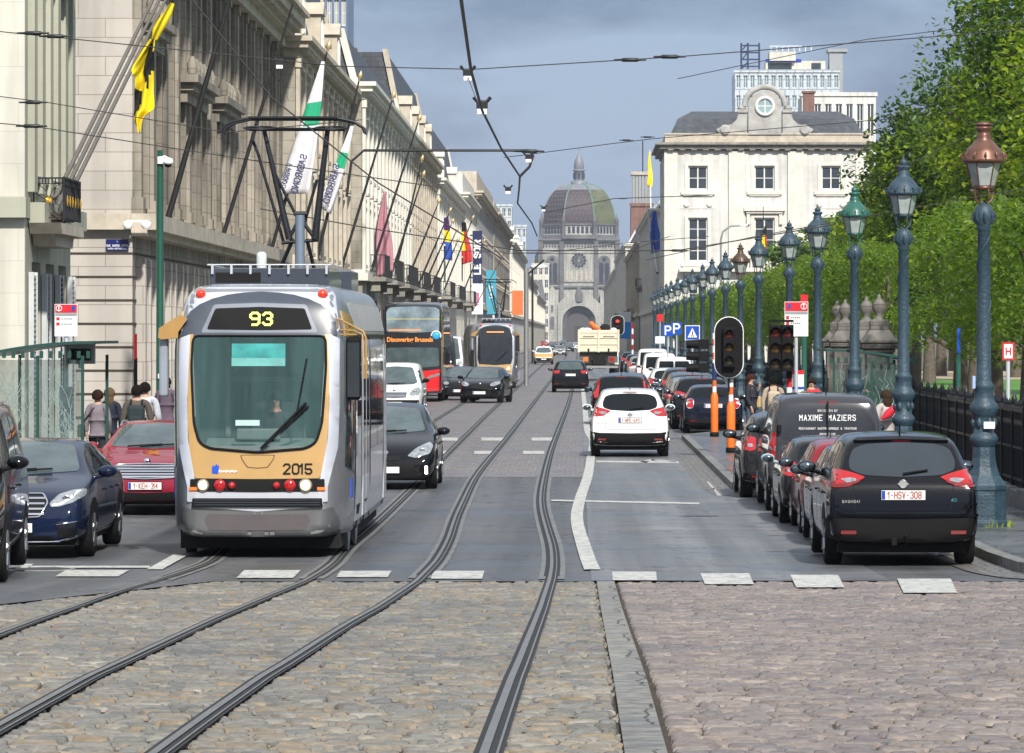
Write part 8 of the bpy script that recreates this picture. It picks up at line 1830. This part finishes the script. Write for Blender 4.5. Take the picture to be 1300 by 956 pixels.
# ---------------------------------------------------------------- overhead line
M_wire = mat('overhead_wire', (.02, .02, .022), .5)
def wire(label, pts, r=.012, name='overhead_wire', ins=(), sag=0):
    """pts: (px, py, Y)"""
    P = [Vector((Xp(x, Y), Y, Zp(y, Y))) for x, y, Y in pts]; w_ = thing(name, label, 'overhead wire', P[0])
    Q = [p - P[0] for p in P]
    if sag: 
        n = 12; Q = [Q[0].lerp(Q[-1], k / n) - Vector((0, 0, sag * 4 * (k / n) * (1 - k / n))) for k in range(n + 1)]
    MB().tube(Q, r, 6).build('wire', M_wire, w_)
    for (x, y, Y) in ins:
        p = Vector((Xp(x, Y), Y, Zp(y, Y))) - P[0]; mb = MB(T(p)); mb.tube([(-.22, 0, 0), (-.12, 0, 0), (-.1, 0, 0), (.1, 0, .0), (.12, 0, 0), (.22, 0, 0)], [.012, .015, .028, .028, .015, .012], 8); mb.build('insulator', M_iron, w_)
    return w_
wire('thick contact wire running down the centre of the sky', [(584, -10, 34), (598, 90, 42), (612, 140, 49), (636, 188, 58), (660, 224, 66), (659, 240, 72), (657, 258, 80), (675, 283, 92), (682, 300, 110)], .016)
wire('span wire high across the street through the upper clamp', [(-20, 38, 58), (430, 84, 58), (600, 88, 58), (860, 72, 58), (1320, 36, 58)], .008, ins=[(800, 76, 58), (850, 72, 58), (42, 42, 58), (70, 46, 58)])
wire('black cantilever cable ending in a hook in mid sky', [(440, 250, 62), (446, 205, 62), (462, 191, 62), (672, 191, 62), (677, 198, 62), (672, 212, 62), (660, 224, 62)], .022, ins=[(672, 192, 62)])
wire('thin diagonal wire across the left house fronts', [(236, -10, 50), (345, 124, 50), (480, 232, 50), (640, 330, 50)], .010)
wire('long cable sloping from the left row to the palace', [(330, 265, 90), (470, 290, 90), (660, 318, 90), (860, 318, 90), (1060, 285, 90)], .014, ins=[(860, 318, 90)])
wire('thin wire across the pale end wall and facades', [(-20, 120, 66), (60, 130, 66), (288, 168, 66), (460, 152, 66)], .008, ins=[(42, 130, 66)])
wire('lower thin wire across the left facades', [(-20, 155, 60), (40, 160, 60), (180, 182, 60), (330, 205, 60), (560, 238, 60)], .008, ins=[(40, 160, 60)])
wire('short span wire with insulators right of the dome', [(640, 200, 130), (780, 182, 130), (830, 176, 130), (1140, 150, 130)], .014, ins=[(795, 178, 130), (822, 174, 130)])
wire('lower span wire right of the dome', [(690, 270, 180), (780, 252, 180), (900, 248, 180)], .02, ins=[(790, 252, 180)])
wire('wire crossing in front of the trees and palace', [(820, 330, 75), (960, 300, 75), (1170, 262, 75), (1320, 236, 75)], .008)
wire('wire passing through the tree crowns', [(1090, 240, 64), (1160, 205, 64), (1320, 130, 64)], .007)
wire('upper thin wire over the tree crowns', [(860, 100, 48), (1100, 50, 48), (1320, 24, 48)], .005)
wire('far span wire in front of the dome', [(600, 395, 300), (640, 322, 300), (790, 322, 300), (850, 300, 300)], .03)
wire('double wire at the church roofline', [(560, 318, 220), (690, 321, 220), (800, 308, 220), (900, 300, 220)], .02)
def clamp(label, x, y, Y, s=1.):
    c = thing('wire_clamp', label, 'wire clamp', (Xp(x, Y), Y, Zp(y, Y)), 0, 'clamps on the overhead line'); mb = MB()
    mb.tube([(-.09 * s, 0, .08 * s), (-.05 * s, 0, .03 * s), (.05 * s, 0, .03 * s), (.09 * s, 0, .08 * s)], .022 * s, 6); mb.box(-.06 * s, .06 * s, -.03, .03, -.04 * s, .03 * s); mb.build('jaw', M_iron, c); MB().box(-.05 * s, .05 * s, -.032, .032, -.1 * s, -.045 * s).build('insulator', M_white, c)
clamp('upper clamp where the span wire meets the contact wire', 594, 92, 52); clamp('second clamp below it on the contact wire', 612, 133, 49.5, 1.1); clamp('clamp hanging beside the hooked cable', 671, 199, 61.5, .8); clamp('small clamp alone in the sky above the rooftops', 645, 240, 70, .8); clamp('small clamp in front of the grey wall by the third flagpole', 355, 79, 60, .9); clamp('clamp left of the church dome', 690, 264, 100, .8)
wire('thin stay wire of the upper clamp', [(594, 98, 52), (606, 130, 49.5)], .005); wire('stay wire at the third flagpole clamp', [(350, 90, 60), (366, 128, 60), (358, 82, 60)], .005)
# poles
c = thing('catenary_pole', 'grey steel catenary pole beside the second tram', 'pole', (Xp(668, 235), 235, 0)); MB().tube([(0, 0, 0), (0, 0, Zp(340, 235))], .13, 8).build('mast', mat('grey_galvanised', (.3, .31, .31), .5, .6), c); MB().tube([(0, 0, Zp(350, 235)), (1., 0, Zp(330, 235))], .06, 6).build('arm', M_iron, c)
c = thing('street_light', 'grey curved street light arm in front of the palace', 'street light', (Xp(915, 300), 300, 0)); mb = MB(); z = Zp(287, 300); mb.tube([(0, 0, 0), (0, 0, z - 1.), (.15, 0, z - .4), (.7, 0, z), (1.5, 0, z + .05)], .07, 8); mb.build('mast', mat('grey_galvanised', (.3, .31, .31), .5, .6), c); MB().box(1.3, 1.9, -.15, .15, z, z + .14).build('lamp_head', M_sw, c, bevel=.03)
c = thing('street_light', 'far street light with pale shade at the end of the left row', 'street light', (Xp(676, 420), 420, 0)); z = Zp(341, 420); MB().tube([(0, 0, 0), (0, 0, z)], .12, 6).build('mast', M_iron, c); MB().lathe([(.2, z), (.9, z + .02), (.8, z + .35), (.2, z + .4)], (.6, 0, 0), 14).build('shade', M_sw, c)
# ---------------------------------------------------------------- people
M_skin = mat('skin', (.42, .25, .18), .55, var=.08, vs=8)
def grow(name, verts, edges, rad, m, parent, root=0, lv=2):
    me = bpy.data.meshes.new(name); me.from_pydata(verts, edges, []); me.update(); o = bpy.data.objects.new(name, me); COL.objects.link(o)
    o.modifiers.new('k', 'SKIN'); sv = me.skin_vertices[0].data
    for i, r in enumerate(rad): sv[i].radius = (r, r) if not isinstance(r, tuple) else r; sv[i].use_root = (i == root)
    o.modifiers.new('s', 'SUBSURF').levels = lv
    em = eval_mesh(o); o.modifiers.clear(); o.data = em; bpy.data.meshes.remove(me); em.name = name; em.materials.clear(); em.materials.append(m)
    for p in em.polygons: p.use_smooth = True
    o.parent = parent; return o
def person(label, px, Y, h=1.72, rz=0., coat=(.1, .1, .1), trouser=(.02, .02, .03), hair=(.03, .02, .015), longhair=False, stride=.16, bag=None, pack=None, z=GP, arm=.0, X=None, long_coat=False, hand_up=False, bald=False, woman=False, sit=False, skin=None):
    p = thing('person', label, 'person', (Xp(px, Y) if X is None else X, Y, z), rz); k = h / 1.72; sw = .19 if not woman else .17
    V = [(0, 0, .95), (0, 0, 1.12), (0, -.01, 1.34), (0, -.01, 1.46), (0, 0, 1.53), (0, -.01, 1.60), (0, -.01, 1.68)]
    r = [.135, .12, .135, .08, .052, .08, .06]
    E = [(0, 1), (1, 2), (2, 3), (3, 4), (4, 5), (5, 6)]
    def limb(base, pts, rr):
        prev = base
        for q, q_r in zip(pts, rr): V.append(q); r.append(q_r); E.append((prev, len(V) - 1)); prev = len(V) - 1
        return prev
    hands = []
    for s in (-1, 1):
        f = stride * s
        if sit: limb(0, [(s * .1, 0, .52), (s * .11, -.42, .50), (s * .11, -.45, .08), (s * .11, -.55, .05)], [.085, .06, .042, .038])
        else: limb(0, [(s * .095, 0, .86), (s * .10, -f * .6 - .02, .50), (s * .10, -f * .4 + (.05 if s * stride > 0 else 0), .09), (s * .11, -f * .4 - .11, .035)], [.09, .06, .042, .035])
        if hand_up and s > 0: w_ = limb(3, [(s * sw, 0, 1.42), (s * (sw + .07), -.05, 1.15), (s * (sw - .05), -.2, 1.40)], [.052, .04, .027])
        else: w_ = limb(3, [(s * sw, 0, 1.42), (s * (sw + .06), .02, 1.14), (s * (sw + .05), -.06 + f * .5, .88)], [.052, .04, .027])
        wp = Vector(V[w_]); d = Vector((0, -.02, -.09)) if not (hand_up and s > 0) else Vector((-.02, -.02, .09))
        pm = limb(w_, [tuple(wp + d * .6)], [.03])
        for q in range(4):
            b0 = Vector(V[pm]) + Vector((s * 0, (-.03 + q * .019), 0)); limb(pm, [tuple(b0 + d * .45), tuple(b0 + d * (.85 + .12 * (q in (1, 2))) + Vector((-s * .012, 0, 0)))], [.0085, .0075])
        limb(pm, [tuple(Vector(V[pm]) + Vector((-s * .0, -.045, 0)) + d * .2)], [.009])
    sk = M_skin if not skin else mat('skin_' + skin[0], skin[1], .55)
    body = grow('body', [tuple(Vector(v) * k) for v in V], E, [q * k for q in r], sk, p)
    # face
    mb = MB(); hd = Vector((0, -.01, 1.63)) * k
    for s in (-1, 1): mb.lathe([(.002, -.012), (.012, 0), (.002, .01)], tuple(hd + Vector((s * .03, -.082 * k, .008))), 8, ax='y', mi=0)
    mb.box(-.022, .022, hd.y - .086, hd.y - .078, hd.z - .05, hd.z - .042, 1); mb.build('face_features', [M_black, mat('lips', (.3, .1, .09), .5)], p)
    MB().lathe([(.004, -.105), (.014, -.09), (.012, -.06)], (0, hd.y, hd.z - .018), 8, ax='y').build('nose', sk, p)
    # clothes
    C = mat('coat_%02x%02x%02x' % tuple(int(c * 255) for c in coat), coat, .85, var=.2, vs=6, bump=.4, bs=30); Tm = mat('trousers_%02x%02x%02x' % tuple(int(c * 255) for c in trouser), trouser, .85, var=.15)
    low = .62 if long_coat else .86
    cv = [(0, 0, 1.0), (0, 0, 1.15), (0, -.0, 1.34), (0, 0, 1.455), (0, 0, low)]; ce = [(0, 1), (1, 2), (2, 3), (0, 4)]; cr_ = [.165, .15, .17, .085, .19 if not long_coat else .2]
    for s in (-1, 1):
        f = stride * s
        if hand_up and s > 0: a = [(s * sw, 0, 1.42), (s * (sw + .07), -.05, 1.15), (s * (sw - .03), -.17, 1.34)]
        else: a = [(s * sw, 0, 1.42), (s * (sw + .06), .02, 1.14), (s * (sw + .05), -.055 + f * .45, .92)]
        prev = 3
        for q, q_r in zip(a, (.075, .062, .05)): cv.append(q); cr_.append(q_r); ce.append((prev, len(cv) - 1)); prev = len(cv) - 1
    grow('jacket', [tuple(Vector(v) * k) for v in cv], ce, [q * k for q in cr_], C, p)
    tv = [(0, 0, .93)]; te = []; tr_ = [.14]
    for s in (-1, 1):
        f = stride * s
        a = [(s * .095, 0, .82), (s * .10, -f * .6 - .02, .50), (s * .10, -f * .4 + (.05 if s * stride > 0 else 0), .10)] if not sit else [(s * .1, 0, .55), (s * .11, -.42, .52), (s * .11, -.45, .1)]
        prev = 0
        for q, q_r in zip(a, (.105, .078, .062)): tv.append(q); tr_.append(q_r); te.append((prev, len(tv) - 1)); prev = len(tv) - 1
    grow('trousers', [tuple(Vector(v) * k) for v in tv], te, [q * k for q in tr_], Tm, p)
    mb = MB()
    for s in (-1, 1):
        f = stride * s; x, y = s * .105 * k, (-f * .4 + (.05 if s * stride > 0 else 0)) * k if not sit else -.47
        mb.prism([(y - .17, .0), (y + .07, 0), (y + .08, .06), (y - .03, .10), (y - .16, .055)], 'x', x - .043, x + .043)
    mb.build('shoes', M_plastic, p, bevel=.015)
    if not bald:
        Hm = mat('hair_%02x%02x%02x' % tuple(int(c * 255) for c in hair), tuple(c * .45 for c in hair), .9, spec=.1, var=.35, vs=20, bump=.6, bs=60)
        mb = MB(T(hd + Vector((0, .018, .022))) @ Matrix.Diagonal((.98, 1.08, 1.12, 1)) @ RX(R(-24)))
        mb.lathe([(.112, -.028), (.113, .01), (.100, .055), (.065, .09), (.01, .103)], n=16); hr = mb.build('hair', Hm, p)
        if longhair: grow('hair_length', [tuple(hd + Vector(v)) for v in [(0, .03, .05), (0, .07, -.03), (0, .09, -.13), (0, .085, -.24)]], [(0, 1), (1, 2), (2, 3)], [(.09, .07), (.095, .06), (.10, .05), (.06, .03)], Hm, p)
    else: pass
    if pack:
        b_ = thing('backpack', pack[1], 'backpack', tuple(p.location), rz); mb = MB(); mb.box(-.15, .15, .16, .34, 1.0 * k, 1.40 * k); mb.build('main_pocket', mat('pack_%02x' % int(pack[0][0] * 255), pack[0], .8, bump=.3), b_, bevel=.06, seg=3)
        q = MB(); q.box(-.11, .11, .335, .38, 1.03 * k, 1.2 * k); q.build('front_pocket', mat('pack_%02x' % int(pack[0][0] * 255), pack[0], .8, bump=.3), b_, bevel=.02)
        q = MB()
        for s in (-.1, .1): q.tube([(s, .2, 1.38 * k), (s, .05, 1.49 * k), (s, -.16, 1.38 * k), (s, -.16, 1.15 * k), (s * 1.3, .15, 1.05 * k)], .018, 6)
        q.build('strap', M_plastic, b_)
    if bag:
        col, lb, sd_, zz, sz = bag; b_ = thing('handbag', lb, 'bag', tuple(p.location), rz)
        x = sd_ * (sw + .13); mb = MB(); mb.box(x - .07, x + .07, -sz / 2, sz / 2, zz, zz + sz * .8); mb.build('pouch', mat('bag_%02x' % int(col[0] * 255), col, .6), b_, bevel=.03, seg=2)
        q = MB(); q.tube([(x, -sz * .3, zz + sz * .8), (sd_ * sw * .8, -.05, 1.48 * k), (sd_ * .05, .12, 1.42 * k), (x, sz * .3, zz + sz * .8)] if 1 else [], .012, 6); q.build('strap', M_plastic, b_)
    return p
person('woman in a mauve grey anorak walking away with a bag across her back', 124, 80, 1.62, pi, (.17, .145, .165), (.012, .014, .02), (.05, .025, .015), woman=True, bag=((.02, .015, .02), 'black shoulder bag on the hip of the woman in the mauve anorak', 1, .78, .3))
person('woman with wavy blonde hair in a navy coat walking beside the anorak woman', 139, 81.5, 1.64, pi, (.012, .014, .03), (.012, .012, .015), (.23, .14, .07), longhair=True, woman=True, bag=((.45, .33, .15), 'tan bag carried by the blonde woman in the navy coat', 1, .98, .26))
person('man in an olive brown coat walking away wearing a dark backpack', 174, 78, 1.74, pi, (.075, .062, .05), (.02, .02, .022), (.02, .014, .012), long_coat=True, pack=((.015, .025, .03), 'dark backpack on the man in the olive brown coat'))
person('man in a pale grey jacket walking beside the backpack man', 184, 80, 1.77, pi, (.42, .44, .48), (.02, .02, .022), (.02, .014, .012))
person('dark haired woman in a patterned top by the green camera pole', 211, 92, 1.75, 0, (.10, .07, .10), (.03, .012, .014), (.012, .01, .01), longhair=True, woman=True, stride=.05, bag=((.25, .12, .05), 'brown bag held by the woman at the camera pole', -1, 1.05, .18))
person('woman with auburn hair in a black top holding a phone on the right pavement', 953, 108, 1.66, R(70), (.02, .018, .03), (.05, .07, .10), (.10, .035, .02), longhair=True, woman=True, stride=.07, hand_up=True, bag=((.45, .40, .33), 'cream handbag of the auburn haired woman', 1, .85, .36))
person('pedestrian with dark cap and beige rucksack on the right pavement', 982, 101, 1.68, pi, (.36, .29, .22), (.03, .03, .035), (.012, .012, .012), pack=((.42, .34, .26), 'beige rucksack on the pedestrian near the double signal'))
person('person in a red top standing behind the timetable case', 1030, 99, 1.66, 0, (.5, .03, .035), (.02, .02, .03), (.05, .03, .02), stride=.03)
person('bald man standing behind the dark catering van', 1050, 82, 1.60, R(150), (.03, .04, .08), (.02, .02, .03), bald=True, stride=.03)
person('grey haired person just left of the bald man', 1021, 81, 1.58, R(180), (.35, .34, .34), (.02, .02, .03), (.35, .33, .3), stride=.03)
person('person in a floral blouse waiting in the right shelter', 1125, 80, 1.62, R(200), (.40, .36, .34), (.02, .02, .03), (.08, .05, .03), stride=.03, longhair=True, woman=True)
person('person seated area waiting in green behind the right shelter glass', 1098, 93, 1.68, R(180), (.18, .33, .26), (.02, .02, .03), (.03, .02, .02), stride=.03)
person('tram driver in a dark jacket seen through the windscreen of the nearest tram', 0, 54.0, 1.68, 0, (.03, .03, .045), (.02, .02, .02), (.05, .04, .03), X=-3.84, z=.40, stride=0)
u = thing('umbrella', 'closed red umbrella held up by the person in the floral blouse', 'umbrella', (Xp(1128, 79.6), 79.6, Zp(527, 79.6))); mb = MB(); mb.tube([(-.14, 0, -.08), (0, 0, .02), (.13, 0, .16)], [.02, .085, .06], 8); mb.build('canopy', mat('umbrella_red', (.6, .02, .04), .6), u); MB().tube([(.13, 0, .16), (.18, 0, .22)], .012, 6).build('handle', M_iron, u)
